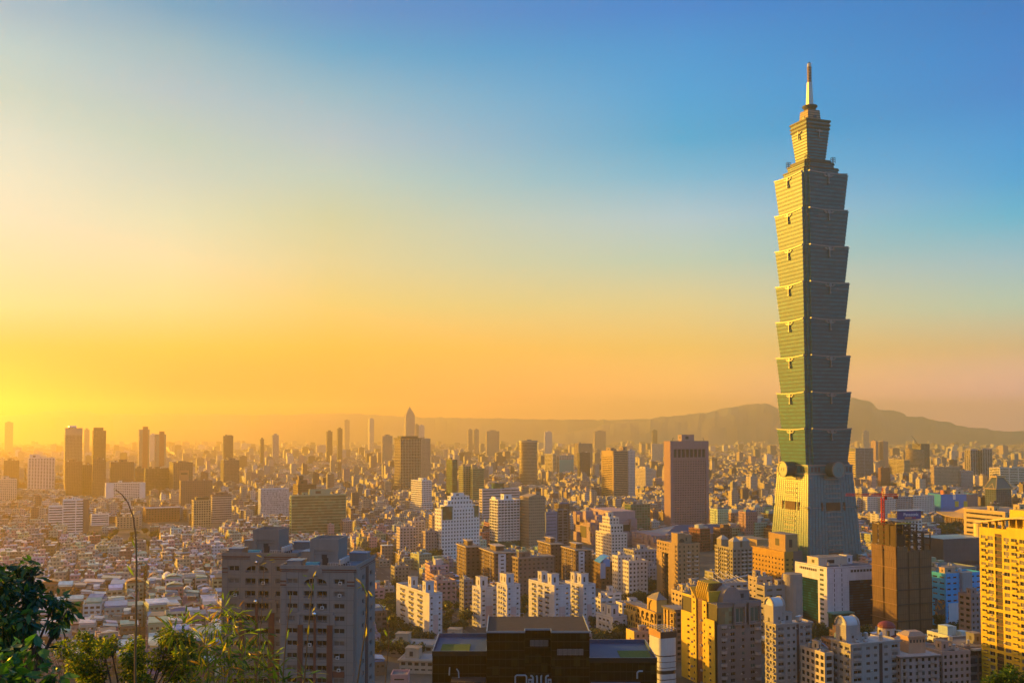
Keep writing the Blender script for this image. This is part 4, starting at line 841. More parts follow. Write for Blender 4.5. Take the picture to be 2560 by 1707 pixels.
# tower under construction
B = Bld('construction_tower', 'unfinished tower wrapped in brown netting with an open steel frame on top', 2180,2241,2327,1366,655, S_brown, 0, yb=1580, nick='netted construction tower'); W,L,H=B.W,B.L,B.H
m, N, Lk, pb = pri('netting'); tc = N.new('ShaderNodeTexCoord'); br = N.new('ShaderNodeTexBrick'); br.inputs['Scale'].default_value = 1.0
mp = N.new('ShaderNodeMapping'); mp.inputs['Rotation'].default_value = (R(90),0,0)
sx = N.new('ShaderNodeSeparateXYZ'); Lk.new(tc.outputs['Object'], sx.inputs[0]); ad = N.new('ShaderNodeMath'); Lk.new(sx.outputs[0], ad.inputs[0]); Lk.new(sx.outputs[1], ad.inputs[1]); cb = N.new('ShaderNodeCombineXYZ'); Lk.new(ad.outputs[0], cb.inputs[0]); Lk.new(sx.outputs[2], cb.inputs[1]); Lk.new(cb.outputs[0], br.inputs['Vector'])
br.inputs['Brick Width'].default_value = 1.8; br.inputs['Row Height'].default_value = 5.1; br.inputs['Mortar Size'].default_value = 0.09; br.offset = 0
br.inputs['Color1'].default_value = (0.165,0.10,0.055,1); br.inputs['Color2'].default_value = (0.14,0.085,0.048,1); br.inputs['Mortar'].default_value = (0.075,0.045,0.028,1)
Lk.new(br.outputs[0], pb.inputs['Base Color']); pb.inputs['Roughness'].default_value = 0.9; NET = m
b = B.part('netting'); r = random.Random(2)
def sheet(p, q, z0, z1, bulge):
    n, k = 9, 12; g = []
    for a in range(k+1):
        row = []
        for c in range(n+1):
            u, v = c/n, a/k; off = bulge*(math.sin(math.pi*u)*0.6+0.3*math.sin(v*14))+r.uniform(-.06,.06)
            x = p[0]+(q[0]-p[0])*u; y = p[1]+(q[1]-p[1])*u; d = math.hypot(q[0]-p[0],q[1]-p[1]); nx, ny = (q[1]-p[1])/d, -(q[0]-p[0])/d
            row.append((x+nx*off, y+ny*off, z0+(z1-z0)*v))
        g.append(row)
    for a in range(k):
        for c in range(n): b.face([g[a][c],g[a][c+1],g[a+1][c+1],g[a+1][c]], NET)
for y0, y1 in ((0,L*.46),(L*.54,L)): sheet((-.5,y1),(-.5,y0),0,H,.35)
for x0_, x1_, hh in ((0,W*.30,H),(W*.34,W*.62,H-3),(W*.66,W,H-3)): sheet((x0_,-.5),(x1_,-.5),0,hh,.35)
b2 = B.part('core'); b2.box(0,0,0,W,L,H-4,mat((0.07,0.045,0.035),0.9)); q = B.part('scaffold_ring')
for z in (H*.18,H*.36,H*.52,H*.76): q.box(-1.3,-1.3,z,W+1.3,-.9,z+.5,DARKM); q.box(-1.3,-1.3,z,-.9,L+1,z+.5,mat((0.2,0.12,0.07)))
f = B.part('steel_frame'); sm = mat((0.045,0.025,0.018),0.7)
nx = 5; zt = H+14.5
for i in range(nx+1):
    for j in range(4):
        x, y = W*.98*i/nx+.3, (L-1)*j/3+.3; top = zt if i <= 3 else H+8.5
        f.box(x-.35,y-.35,H-5,x+.35,y+.35,top,sm)
for z in (H+.5,H+4.6,H+8.5,H+12,zt):
    wx = W if z <= H+8.6 else W*.6
    for j in range(4): f.box(0,(L-1)*j/3,z-.4,wx,(L-1)*j/3+.6,z,sm)
    for i in range(nx+1):
        if W*.98*i/nx <= wx: f.box(W*.98*i/nx,.6,z-.38,W*.98*i/nx+.6,L-.5,z-.02,sm)
g = B.part('mesh_screen'); mm_ = mat((0.075,0.05,0.025),0.9,0.3)
for i in range(4): g.box(-.1,(L-1)*i/4+.9,H+.4,0.1,(L-1)*(i+1)/4-.2,zt-1.0,mm_)
g.box(.5,-.15,H+.3,W*.24,.1,H+7.5,mat((0.04,0.026,0.018),0.9))
for z in (H+4.6,H+8.4,H+12): f.box(1,1,z-.9,W*.6-1,L-2,z-.45,mat((0.03,0.022,0.018),.9)); 
f.box(W*.18,L*.3,H,W*.45,L*.7,zt-1,mat((0.03,0.022,0.018),.9)); f.box(W*.05,2,zt,W*.5,2.6,zt+.7,mat((0.5,0.4,0.06)))
B.done()
# red tower crane standing on it
def crane():
    p = at(2208,1330,672); t = empty('tower_crane', (p.x,672,H+12), R(-8), 'red tower crane with a lattice mast rising from the netted construction tower', 'crane')
    rm = mat((0.62,0.035,0.015),0.5,0.12); z1 = at(2208,1243,672).z-(H+12)
    m_ = MB()
    for sx in (-.8,.8):
        for sy in (-.8,.8): m_.box(sx-.28,sy-.28,-30,sx+.28,sy+.28,z1,rm)
    z = -30; s_ = 1
    while z < z1-1.6:
        for y in (-.8,.8): m_.bar((-.8*s_,y,z),(.8*s_,y,z+1.6),.17,rm,4)
        for x in (-.8,.8): m_.bar((x,-.8*s_,z),(x,.8*s_,z+1.6),.1,rm,4)
        z += 1.6; s_ = -s_
    m_.obj('mast', t)
    j = MB(); a, b_ = -24.0, 10.0
    for (y,zz) in ((-.6,0),(.6,0),(0,1.3)): j.bar((a,y,z1+1+zz),(b_,y,z1+1+zz),.26,rm,4)
    x = a
    while x < b_-1.2: j.bar((x,-.6,z1+1),(x+.6,0,z1+2.3),.08,rm,4); j.bar((x+.6,0,z1+2.3),(x+1.2,.6,z1+1),.08,rm,4); x += 1.2
    j.obj('jib', t)
    h = MB(); h.bar((-.7,0,z1+1),(0,0,z1+6.5),.2,rm,4); h.bar((.7,0,z1+1),(0,0,z1+6.5),.2,rm,4); h.obj('tower_head', t)
    h = MB(); h.bar((0,0,z1+6.3),(a*.75,0,z1+2.3),.06,DARKM,4); h.obj('tie_rod', t); h = MB(); h.bar((0,0,z1+6.3),(b_*.85,0,z1+2.3),.06,DARKM,4); h.obj('tie_rod', t)
    h = MB(); h.box(.9,-1.1,z1-1.6,2.7,.7,z1+.8,rm); h.box(1,-1.15,z1-.8,2.6,-1.08,z1+.4,DARKM); h.obj('cab', t)
    h = MB(); h.box(b_-3,-.7,z1-.8,b_-.3,.7,z1+1,mat((0.2,0.05,0.04))); h.obj('counterweight', t)
crane()
# blue building with a mural
B = Bld('office_block', 'sky blue office with a grey stair shaft and a painted mural on its edge', 2329,2364,2452,1437,690, sty((0.015,0.36,0.72),3.8,2.8,5.5,2.2,G0), 0, yb=1560, nick='sky blue office'); W,L,H=B.W,B.L,B.H; B.vol()
B.part('stair_shaft').box(W*.38,-3,H*.50,W*.66,2,H+1.6,mat((0.26,0.27,0.29))); B.part('stair_shaft').box(W*.42,-1.6,0,W*.64,1,H*.50,mat((0.40,0.42,0.46))); B.part('white_lower_wall').box(W*.05,-.62,0,W*.38,-.3,H*.46,mat((0.5,0.53,0.58)))
mu, N, Lk, pb = pri('mural'); tc = N.new('ShaderNodeTexCoord'); nz = N.new('ShaderNodeTexNoise'); nz.inputs['Scale'].default_value = .22; nz.inputs['Detail'].default_value = 2; nz.inputs['Distortion'].default_value = 1.2; Lk.new(tc.outputs['Object'], nz.inputs['Vector']); cr = N.new('ShaderNodeValToRGB'); Lk.new(nz.outputs[0], cr.inputs[0]); e = cr.color_ramp.elements; e[0].position=.40; e[0].color=(0.01,0.06,0.16,1); e[1].position=.66; e[1].color=(0.35,0.09,0.03,1); x_ = cr.color_ramp.elements.new(.52); x_.color=(0.02,0.12,0.20,1); x_ = cr.color_ramp.elements.new(.58); x_.color=(0.30,0.22,0.05,1); Lk.new(cr.outputs[0], pb.inputs['Base Color'])
B.part('mural').box(-.5,0.5,0,-.33,L*.75,H*.5,mu); B.clutter(8,3); B.house(W*.1,L*.3,W*.3,L*.4,4,mat((0.4,0.3,0.22)),name='roof_shed'); B.done()
plain('office_block', 'dull pink grey office of punched windows beside the sky blue office', 2425,2427,2470,1489,640, sty((0.27,0.21,0.20),3.6,2.0,4,2), rot=0, yb=1570).done()
B = plain('exhibition_hall', 'long windowless charcoal hall with a pale green roof edge', 2354,2358,2470,1350,980, sty((0.10,0.09,0.10),8,7.8,60,6), rot=0, L=40, yb=1415, clutter=False); B.part('roof_panel').box(.5,.5,B.H+.1,B.W-.5,B.L-.5,B.H+.5,mat((0.22,0.33,0.30),0.4)); B.done()
plain('low_hall', 'flat roofed low hall with green roof sheets behind the sky blue office', 2332,2340,2440,1424,800, sty((0.2,0.25,0.24),4,2.5,6,2), rot=0, L=25, yb=1432).done()
# right edge golden residential tower
def golden_tower():
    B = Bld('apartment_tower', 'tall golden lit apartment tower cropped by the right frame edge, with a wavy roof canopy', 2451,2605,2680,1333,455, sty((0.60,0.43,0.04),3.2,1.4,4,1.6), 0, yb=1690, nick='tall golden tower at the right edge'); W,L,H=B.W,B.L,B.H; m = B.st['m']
    B.part('core').box(.1,.1,0,W-.1,L-.1,H-.1,DARKM); w = B.part('wall'); n = int(H/3.2); k = H/n
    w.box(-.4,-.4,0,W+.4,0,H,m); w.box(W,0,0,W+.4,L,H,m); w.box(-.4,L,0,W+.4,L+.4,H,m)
    # left face, y runs from near corner to far; far end is the photo's left
    cols = []; y = L-1.0; pat = []
    cols_b, cols_w, slots = [], [], []
    e = L-.7
    for kind, wd in (('b',3.1),('p',1.0),('w',3.3),('p',1.0),('s',4.2),('p',1.1),('w',3.3),('p',1.0),('b',3.6),('p',1.2),('w',3.2),('p',1.0),('s',4.0),('p',1.0),('w',3.2),('p',1),('b',3.4)):
        a = e-wd
        if a < .5: break
        if kind == 'b': cols_b.append((a,e))
        elif kind == 'w': cols_w.append((a,e))
        elif kind == 's': slots.append((a,e))
        e = a
    allc = sorted(cols_b+cols_w+slots); rows = [(i*k+.75,i*k+2.6) for i in range(n-1)]
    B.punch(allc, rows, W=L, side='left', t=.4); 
    # slots: dark full-height recess with cross walls every five floors
    d = B.part('recess'); x_ = B.part('cross_wall')
    B.wins(WIN[0], cols_b, rows, side='left', pick=[WIN[0],WIN[1],WIN[2]], cap=60); B.wins(WIN[2], cols_w, rows, side='left', pick=[WIN[2],WIN[1],WIN[0],WIN[2]], cap=100)
    bm = balcony_mesh(3.4,.9,1.0,m); balcs(B, bm, [((a+b_)/2, H-3.2*(j+2)+.1) for j in range(24) for a,b_ in cols_b],'left',90); acs(B, cols_w, rows[-22:], 'left', .35, 9, .4, 30)
    sd = mat((0.10,0.055,0.04))
    for a,b_ in slots:
        for i in range(n):
            if (n-i) % 6 == 0: continue
            z0, z1 = i*k-.6 if i else 0, i*k+.75
            d.box(-.48,a+.1,i*k-.55,-.39,b_-.1,i*k+.76,sd)
    w.box(-.4,0,H,W+.4,.4,H+1.2,m); w.box(-.4,.4,H,0,L*.55,H+1.2,m)
    # terrace pergola and wavy canopy
    pg = B.part('pergola')
    for i in range(9): y = L*.04+i*L*.115; pg.box(-.3,y,H,.3,y+.5,H+2.2+3.6*max(0,math.sin((1-y/L)*1.9)),m); pg.box(5,y,H,5.5,y+.5,H+2.2+3.6*max(0,math.sin((1-y/L)*1.9)),m)
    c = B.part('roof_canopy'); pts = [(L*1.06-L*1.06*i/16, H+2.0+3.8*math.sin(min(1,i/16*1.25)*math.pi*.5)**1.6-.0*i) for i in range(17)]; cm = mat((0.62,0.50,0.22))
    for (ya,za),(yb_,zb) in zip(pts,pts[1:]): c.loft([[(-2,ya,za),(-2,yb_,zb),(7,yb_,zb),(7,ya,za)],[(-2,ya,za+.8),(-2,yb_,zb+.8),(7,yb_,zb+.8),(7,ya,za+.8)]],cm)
    B.part('roof').box(0,0,H-.1,W,L,H+.1,ROOFM); t_ = B.part('terrace_block'); t_.box(7.5,2,H,W-2,L*.7,H+9,m); t_.cyl(2,L+2,H-5,H+1.5,3,3,cm,16)
    B.done(); return B
golden_tower()
# memorial hall with a sweeping ochre roof
def memorial():
    c = at(2440,1320,1450); t = empty('memorial_hall', (c.x+18,1450,0), GRID, 'memorial hall with sweeping upturned ochre eaves among trees', 'hall'); om = mat((0.50,0.33,0.10),0.6,0.15); wm = mat((0.33,0.20,0.12))
    b = MB(); b.box(-48,-30,0,48,30,13,wm); b.obj('wall', t); q = MB()
    for i in range(13): q.box(-48+i*8-.6,-33,0,-48+i*8+.6,-31.5,14,mat((0.42,0.33,0.25)))
    for i in range(9): q.box(-51,-30+i*7.5-.6,0,-49.5,-30+i*7.5+.6,14,mat((0.42,0.33,0.25)))
    q.obj('column', t); tag(t.children[-1], kind='stuff')
    q = MB(); n = 14
    def ed(u, s, a, b_): return a+(b_-a)*u
    ring0, ring1, ring2 = [], [], []
    for side in range(4):
        for i in range(n):
            u = i/n; up = abs(2*u-1)**3*5.5
            P = ((-58,-40),(58,-40),(58,40),(-58,40)); Q = ((-40,-24),(40,-24),(40,24),(-40,24)); S = ((-30,-14),(30,-14),(30,14),(-30,14))
            f = lambda T: (T[side][0]+(T[(side+1)%4][0]-T[side][0])*u, T[side][1]+(T[(side+1)%4][1]-T[side][1])*u)
            ring0.append((*f(P),14+up)); ring1.append((*f(Q),19+up*.25)); ring2.append((*f(S),27))
    q.loft([[(x,y,z-1) for x,y,z in ring0], ring0, ring1, ring2], om); q.obj('roof', t)
    q = MB(); q.box(-34,-18,22,34,18,31,om); q.loft([[(x*.75,y*.6,z+14-14*.0+3) for x,y,z in ring0],[(x*.75,y*.6,z+18) for x,y,z in ring0],[(x*.7,y*.5,44) for x,y,z in ring2]],om); 
    LAND.append((2440,1290,1450,'memorial hall')); FOOT.append([(c.x+18+math.cos(GRID)*a-math.sin(GRID)*b_,1450+math.sin(GRID)*a+math.cos(GRID)*b_) for a,b_ in ((-60,-42),(60,-42),(60,42),(-60,42))]); KEEP.append((2370,2450,1322,1400))
memorial()
B = plain('office_block', 'cream city hall block with deep dark horizontal slots behind the wavy canopy', 2445,2513,2600,1284,1020, sty((0.50,0.38,0.20),5.0,3.2,60,7), rot=0, yb=1345, L=55, clutter=False); B.house(B.W*.5,4,8,8,8); B.house(B.W*.05,B.L*.3,7,9,6); B.part('parapet').box(-1,-1,B.H+1.1,B.W+1,B.L+1,B.H+2.2,mat((0.55,0.45,0.3)),top=ROOFM); B.done()
# billboard building behind the netted tower
B = plain('office_block', 'pale block carrying a long curved blue billboard behind the steel frame', 2226,2230,2304,1302,1000, S_pale, rot=-6, L=20, yb=1320, clutter=False); W,H=B.W,B.H
b = MB(); n = 12; bm = mat((0.015,0.035,0.22),0.5,0.05)
f0 = [(W*.15+W*.8*i/n, -1.5-2.2*math.sin(math.pi*i/n)) for i in range(n+1)]
for (xa,ya),(xb,yb_) in zip(f0,f0[1:]): b.prism([(xa,ya),(xb,yb_),(xb,yb_+.6),(xa,ya+.6)],H+1.5,H+10,bm)
bd = b.obj('billboard', B.root)
b = MB(); b.box(W*.1,-4.5,H+10.2,W*1.0,3,H+11,mat((0.55,0.6,0.62))); b.obj('sign_canopy', B.root)
cu = bpy.data.curves.new('lettering','FONT'); cu.body = 'Panasonic'; cu.size = 4.4; cu.align_x = 'CENTER'; cu.extrude = 0.08; tf = bpy.data.objects.new('lettering',cu); COL.objects.link(tf); cu.materials.append(mat((0.75,0.75,0.78),0.5,0.05)); bpy.context.view_layer.update(); tm = bpy.data.meshes.new_from_object(tf.evaluated_get(bpy.context.evaluated_depsgraph_get())); bpy.data.objects.remove(tf); to = add('lettering', tm, bd); to.location = (W*.56,-4.05,H+5.2); to.rotation_euler = (R(90),0,0)
b = MB(); b.box(W*.35,-4.2,H+2.2,W*.58,-3.9,H+4.2,mat((0.5,0.22,0.14))); b.box(W*.6,-4.1,H+2.6,W*.72,-3.8,H+4,mat((0.35,0.03,0.1))); b.obj('sign_strip', bd); B.done()
# group in front: gilded arcade villa, pink block, white rounded tower
B = Bld('apartment_villa', 'ornate yellow stone villa block with arched arcades and a domed corner', 1566,1642,1668,1535,610, sty((0.46,0.31,0.09),3.4,1.2,3.2,1.2), 0, yb=1570, nick='yellow arcade villa'); W,L,H=B.W,B.L,B.H; m = B.st['m']; B.vol(par=1.2)
def arch_wall(B, y0, y1, z0, z1, n, x=-.8, name='arcade', m=m):
    """row of arched openings in the left face: piers and arch blocks"""
    b = B.part(name); w_ = (y1-y0)/n
    for i in range(n):
        a = y0+i*w_; r_ = w_*.36; c = a+w_/2; zs = z1-r_-.7; k = 8
        b.box(x-.3,a,z0,x+.3,c-r_,z1,m); b.box(x-.3,c+r_,z0,x+.3,a+w_,z1,m)
        for q in range(k):
            t0, t1 = math.pi*q/k, math.pi*(q+1)/k
            b.loft([[(xx,c-r_*math.cos(t0),zs+r_*math.sin(t0)),(xx,c-r_*math.cos(t1),zs+r_*math.sin(t1)),(xx,c-r_*math.cos(t1),z1-.002),(xx,c-r_*math.cos(t0),z1-.002)] for xx in (x-.28,x+.28)],m)
arch_wall(B, 1, L*.62, H-4.6, H+.6, 4); arch_wall(B, L*.62, L, H-8.6, H-4.2, 2, x=-1.6)
arch_wall(B, L*.0, L*.3, H+1.2, H+8.5, 1, x=.2)
b = B.part('corner_tower'); b.box(.6,0.2,H+1.2,7,L*.3,H+8.4,m); b.loft([[(-.3,-.4,H+8.5),(7.4,-.4,H+8.5),(7.4,L*.3+.4,H+8.5),(-.3,L*.3+.4,H+8.5)],[(2.2,2.5,H+11),(5,2.5,H+11),(5,L*.3-2.5,H+11),(2.2,L*.3-2.5,H+11)],[(3.4,3.6,H+13),(3.6,3.6,H+13),(3.6,3.9,H+13),(3.4,3.9,H+13)]],mat((0.2,0.18,0.16)))
B.part('cornice').box(-1.2,-1.0,H+.7,W+.8,L+.8,H+1.3,m,top=ROOFM); B.part('cornice').box(-2.0,L*.6,H-4.1,0,L+1,H-3.4,m); B.done()
B = Bld('apartment_tower', 'ornate brown block with a lit window bay beside the yellow arcade villa', 1662,1690,1718,1529,585, sty((0.24,0.17,0.12),3.4,1.5,3.2,1.5), 0, yb=1590); W,L,H=B.W,B.L,B.H; B.vol(par=.6); om = mat((0.50,0.34,0.09)); b = B.part('window_bay')  # sunlit gold put into the colour of the bay and fins
for i in range(6):
    z = H-3.8-3.6*i; b.box(-1.3,L*.05,z,-.35,L*.35,z+.4,om); b.box(-1.3,L*.05,z+2.6,-.35,L*.35,z+3,om); b.box(-1.28,L*.05,z+.4,-.35,L*.1,z+2.6,om); b.box(-1.28,L*.3,z+.4,-.35,L*.35,z+2.6,om)
B.part('cornice').box(-1.6,-1.2,H+.5,W+1.2,L+1.2,H+1.6,mat((0.12,0.10,0.09)),top=ROOFM); B.part('lit_colour_fin').box(-.9,L*.6,0,-.3,L*.75,H,om); B.part('lit_colour_fin').box(-.9,L*.9,0,-.3,L,H,om); B.done()
B = Bld('house', 'small salmon house with a sunlit wall and flat terrace below the arcade villa', 1568,1588,1629,1583,560, sty((0.40,0.25,0.19),3.3,1.5,4,2), 0, yb=1615); B.vol(); B.part('lit_colour_wall').box(-.7,0,0,-.32,B.L,B.H+1.3,mat((0.55,0.40,0.10))); B.part('lit_colour_wall').box(-.75,B.L*.4,B.H-5,-.69,B.L*.55,B.H-3,DARKM); B.tank(B.W*.5,B.L*.5,.8); B.house(B.W*.55,B.L*.4,B.W*.35,B.L*.4,2.6); B.done()  # yellow sunlight put into this wall's colour
plain('terrace_block', 'low ivy edged terrace with a bright yellow rim', 1520,1570,1600,1618,545, sty((0.45,0.33,0.14),3.3,1.8,8,2), rot=0, yb=1640, L=14, clutter=False).done()
B = Bld('office_tower', 'narrow white tower with rounded stacked floors and steel tanks on top', 1643,1651,1694,1596,520, sty((0.48,0.52,0.54),3.3,2.2,40,1), 0, yb=1690, L=14, nick='narrow white rounded tower'); W,L,H=B.W,B.L,B.H; wm = B.st['m']
def rr(w, l, o, n=6, r_=2.5):
    p = []
    for cx,cy_,a0 in ((w-r_+o,r_-o,-90),(w-r_+o,l-r_+o,0),(r_-o,l-r_+o,90),(r_-o,r_-o,180)):
        for i in range(n+1): a = R(a0+90*i/n); p.append((cx+r_*math.cos(a),cy_+r_*math.sin(a)))
    return p
B.part('core').prism(rr(W,L,-.5),0,H-.3,DARKM); b = B.part('floor_band'); z = H
for h_, gp in ((9,.6),(2.6,.35),(2.6,.35),(1.2,1.9),(2.6,.5),(2.6,2),(2.2,1.5),(2.2,1.5),(2.2,1.5)):
    b.prism(rr(W,L,0),z-h_,z,wm,ROOFM); z -= h_+gp
q = B.part('tank_screen'); q.box(.3,.3,H,W-.3,.6,H+3.2,DARKM); q.box(.3,.6,H,.6,L-.5,H+3.2,mat((0.4,0.22,0.08))); q.box(W-.6,.6,H,W-.3,L-.5,H+3.2,DARKM)
for i in range(3): B.tank(W*(.25+.25*i),2.2,1.0,2.6,H); 
q = B.part('roof_rack')
for i in range(5): q.bar((.5+i*(W-1)/4,.4,H+4.6),(.5+i*(W-1)/4,L-1,H+4.6),.12,TANKM,4)
for yy in (.4,L-1): q.bar((.5,yy,H+4.6),(W-.5,yy,H+4.6),.12,TANKM,4); q.bar((.5,yy,H),(.5,yy,H+4.6),.12,TANKM,4); q.bar((W-.5,yy,H),(W-.5,yy,H+4.6),.12,TANKM,4)
B.done()
# big residential pile at the lower right centre
def fan_tower():
    B = Bld('apartment_tower', 'large grey apartment tower with golden lit stepped side walls and a fan of roof fins', 1706,1792,1900,1512,520, sty((0.165,0.16,0.17),3.3,1.6,4,2), 0, yb=1700, nick='fan roofed grey tower'); W,L,H=B.W,B.L,B.H; m = B.st['m']; ym = mat((0.60,0.43,0.05)); bm_ = mat((0.16,0.075,0.05)); n = int(H/3.3); k = H/n  # lit and shaded tones put into the colours: yellow sides and fins, grey front
    B.part('core').box(.1,.1,0,W-.1,L-.1,H-.2,DARKM); rows = [(i*k+1,i*k+2.2) for i in range(n)]
    def strip(y0, y1, top, mm, cols, x=0, cap=24):
        rws = [r_ for r_ in rows if r_[1] < top-1]; B.punch(cols, rws, x=x, y=y0, W=y1-y0, H=top, m=mm, side='left', name='lit_colour_wall' if mm is ym else 'brown_wall'); B.wins(WIN[0], cols, rws, x=x, y=y0, side='left', cap=cap)
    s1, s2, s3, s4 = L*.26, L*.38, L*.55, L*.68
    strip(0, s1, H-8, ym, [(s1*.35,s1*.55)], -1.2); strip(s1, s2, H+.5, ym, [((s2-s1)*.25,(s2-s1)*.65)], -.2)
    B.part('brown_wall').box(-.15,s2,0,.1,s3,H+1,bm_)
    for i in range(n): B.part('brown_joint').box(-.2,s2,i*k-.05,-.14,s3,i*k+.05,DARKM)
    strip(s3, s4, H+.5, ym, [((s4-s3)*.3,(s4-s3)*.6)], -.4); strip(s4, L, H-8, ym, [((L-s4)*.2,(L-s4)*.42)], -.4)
    cb_ = balcony_mesh(2.2,1.3,1.0,mat((0.30,0.27,0.25)),True); balcs(B, cb_, [(s2+.6,H-6.6*(j+1.6)) for j in range(8)]+[(s4-.2,H-6.6*(j+1.6)) for j in range(8)],'left')
    # shaded front
    c1 = [(W*.10,W*.19),(W*.30,W*.40),(W*.56,W*.62),(W*.76,W*.86)]
    rws = [r_ for r_ in rows if r_[1] < H-11]; B.punch(c1, [(a-.3,b_+.3) for a,b_ in rws], H=H-10); B.wins(WIN[0], c1, [(a-.3,b_+.3) for a,b_ in rws], pick=[WIN[0],WIN[3],WIN[1],WIN[0]], cap=90); acs(B, c1, rws, 'front', .3, 5, .4)
    f = B.part('head_frame')
    for x0_, x1_ in ((W*.36,W*.64),(W*.70,W*.99)):
        f.box(x0_,-1.6,H-11,x1_,.1,H-10,m); f.box(x0_,-1.6,H-1.5,x1_,.1,H+.6,m); f.box(x0_,-1.58,H-10,x0_+1,.1,H-1.5,m); f.box(x1_-1,-1.58,H-10,x1_,.1,H-1.5,m)
        o = add('window', WIN[3], B.root, ((x0_+x1_)/2,-.5,H-9.8)); o.scale = (x1_-x0_-2.2,1,8)
    g = B.part('green_bay'); g.box(W*.02,-.3,H-10,W*.34,.1,H-.5,glass((0.05,0.09,0.08),(0.08,0.2,0.16),2.2,2.4,0.5,0.15)); B.part('wall').box(0,-.5,H-1.5,W*.36,.05,H+.5,m)
    rb = balcony_mesh(3.6,1.5,1.5,mat((0.30,0.29,0.29)),True); balcs(B, rb, [(W*.145,H-12-6.6*j) for j in range(8)]+[(W*.93,H-14-6.6*j) for j in range(8)])
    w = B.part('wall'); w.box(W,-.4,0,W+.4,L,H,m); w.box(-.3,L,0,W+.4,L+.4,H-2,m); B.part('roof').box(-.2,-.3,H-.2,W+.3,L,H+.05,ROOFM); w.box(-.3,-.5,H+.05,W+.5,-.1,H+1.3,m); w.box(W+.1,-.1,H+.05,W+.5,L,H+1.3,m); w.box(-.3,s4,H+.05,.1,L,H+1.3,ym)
    fn = B.part('roof_fin')
    for i in range(6):
        y = L*.30+i*L*.055; fn.loft([[(1,y,H),(9,y,H),(9,y+.5,H),(1,y+.5,H)],[(-.2,y,H+5),(9,y,H+5),(9,y+.5,H+5),(-.2,y+.5,H+5)],[(1.5,y,H+10),(9,y,H+10),(9,y+.5,H+10),(1.5,y+.5,H+10)]],ym)
    fn2 = B.part('fan_core'); fn2.box(1.6,L*.3,H,10,L*.62,H+9.5,bm_); fn.loft([[(.5,L*.24,H),(8,L*.24,H),(8,L*.27,H),(.5,L*.27,H)],[(-1.2,L*.18,H+6),(8,L*.18,H+6),(8,L*.21,H+6),(-1.2,L*.21,H+6)]],ym); fn.loft([[(.5,L*.62,H),(8,L*.62,H),(8,L*.66,H),(.5,L*.66,H)],[(-1.2,L*.70,H+6),(8,L*.70,H+6),(8,L*.73,H+6),(-1.2,L*.73,H+6)]],ym)
    a = MB(); nn = 14; a.loft([[(W*.42+5.5*math.cos(math.pi*i/nn),yy,H+2+6.5*math.sin(math.pi*i/nn)) for i in range(nn+1)] for yy in (3,12)],mat((0.20,0.19,0.20)))
    a.box(W*.42-5.5,3,H,W*.42+5.5,12,H+2,mat((0.20,0.19,0.20))); a.obj('arched_cap',B.root); B.house(W*.65,8,8,8,5); B.tank(W*.85,L*.6); B.house(s1*.5,L*.78,5,6,4,ym); B.done()
fan_tower()
plain('apartment_tower', 'grey tower behind the fan roofed tower with a lit twin slab edge', 1880,1893,1930,1446,660, sty((0.33,0.28,0.23),3.3,2.4,5,3), rot=0, yb=1520).done()
B = plain('office_block', 'weathered concrete block with a round stair drum behind the barrel roofed tower', 1905,1912,2005,1468,640, sty((0.27,0.25,0.23),4,2.6,7,3), rot=0, yb=1560); b = MB(); b.cyl(B.W*.75,0,0,B.H+8,6,6,B.st['m'],20,ROOFM); b.obj('stair_drum',B.root); B.done()
plain('apartment_block', 'small lit block with a roof room left of the fan roofed tower, behind', 1680,1706,1730,1483,640, sty((0.45,0.34,0.17),3.3,1.9,4,2.4), rot=0, yb=1520).done()
plain('apartment_block', 'grey block with a lit left wall above the arcade villa', 1704,1722,1760,1466,680, sty((0.30,0.27,0.25),3.3,2.1,4,2.4), rot=0, yb=1500).done()
B = plain('office_block', 'pale low office with a steel truss roof behind the roof fins', 1760,1790,1870,1462,700, sty((0.36,0.34,0.34),3.6,2,5,2), rot=0, yb=1500, clutter=False); q = B.part('roof_truss')
for i in range(7): q.bar((B.W*i/6,0,B.H+1),(B.W*i/6,B.L,B.H+7-abs(i-3)*1.2),.35,mat((0.4,0.42,0.45)),4)
q.bar((0,0,B.H+1),(B.W,0,B.H+6),.4,mat((0.4,0.42,0.45)),4); B.done()
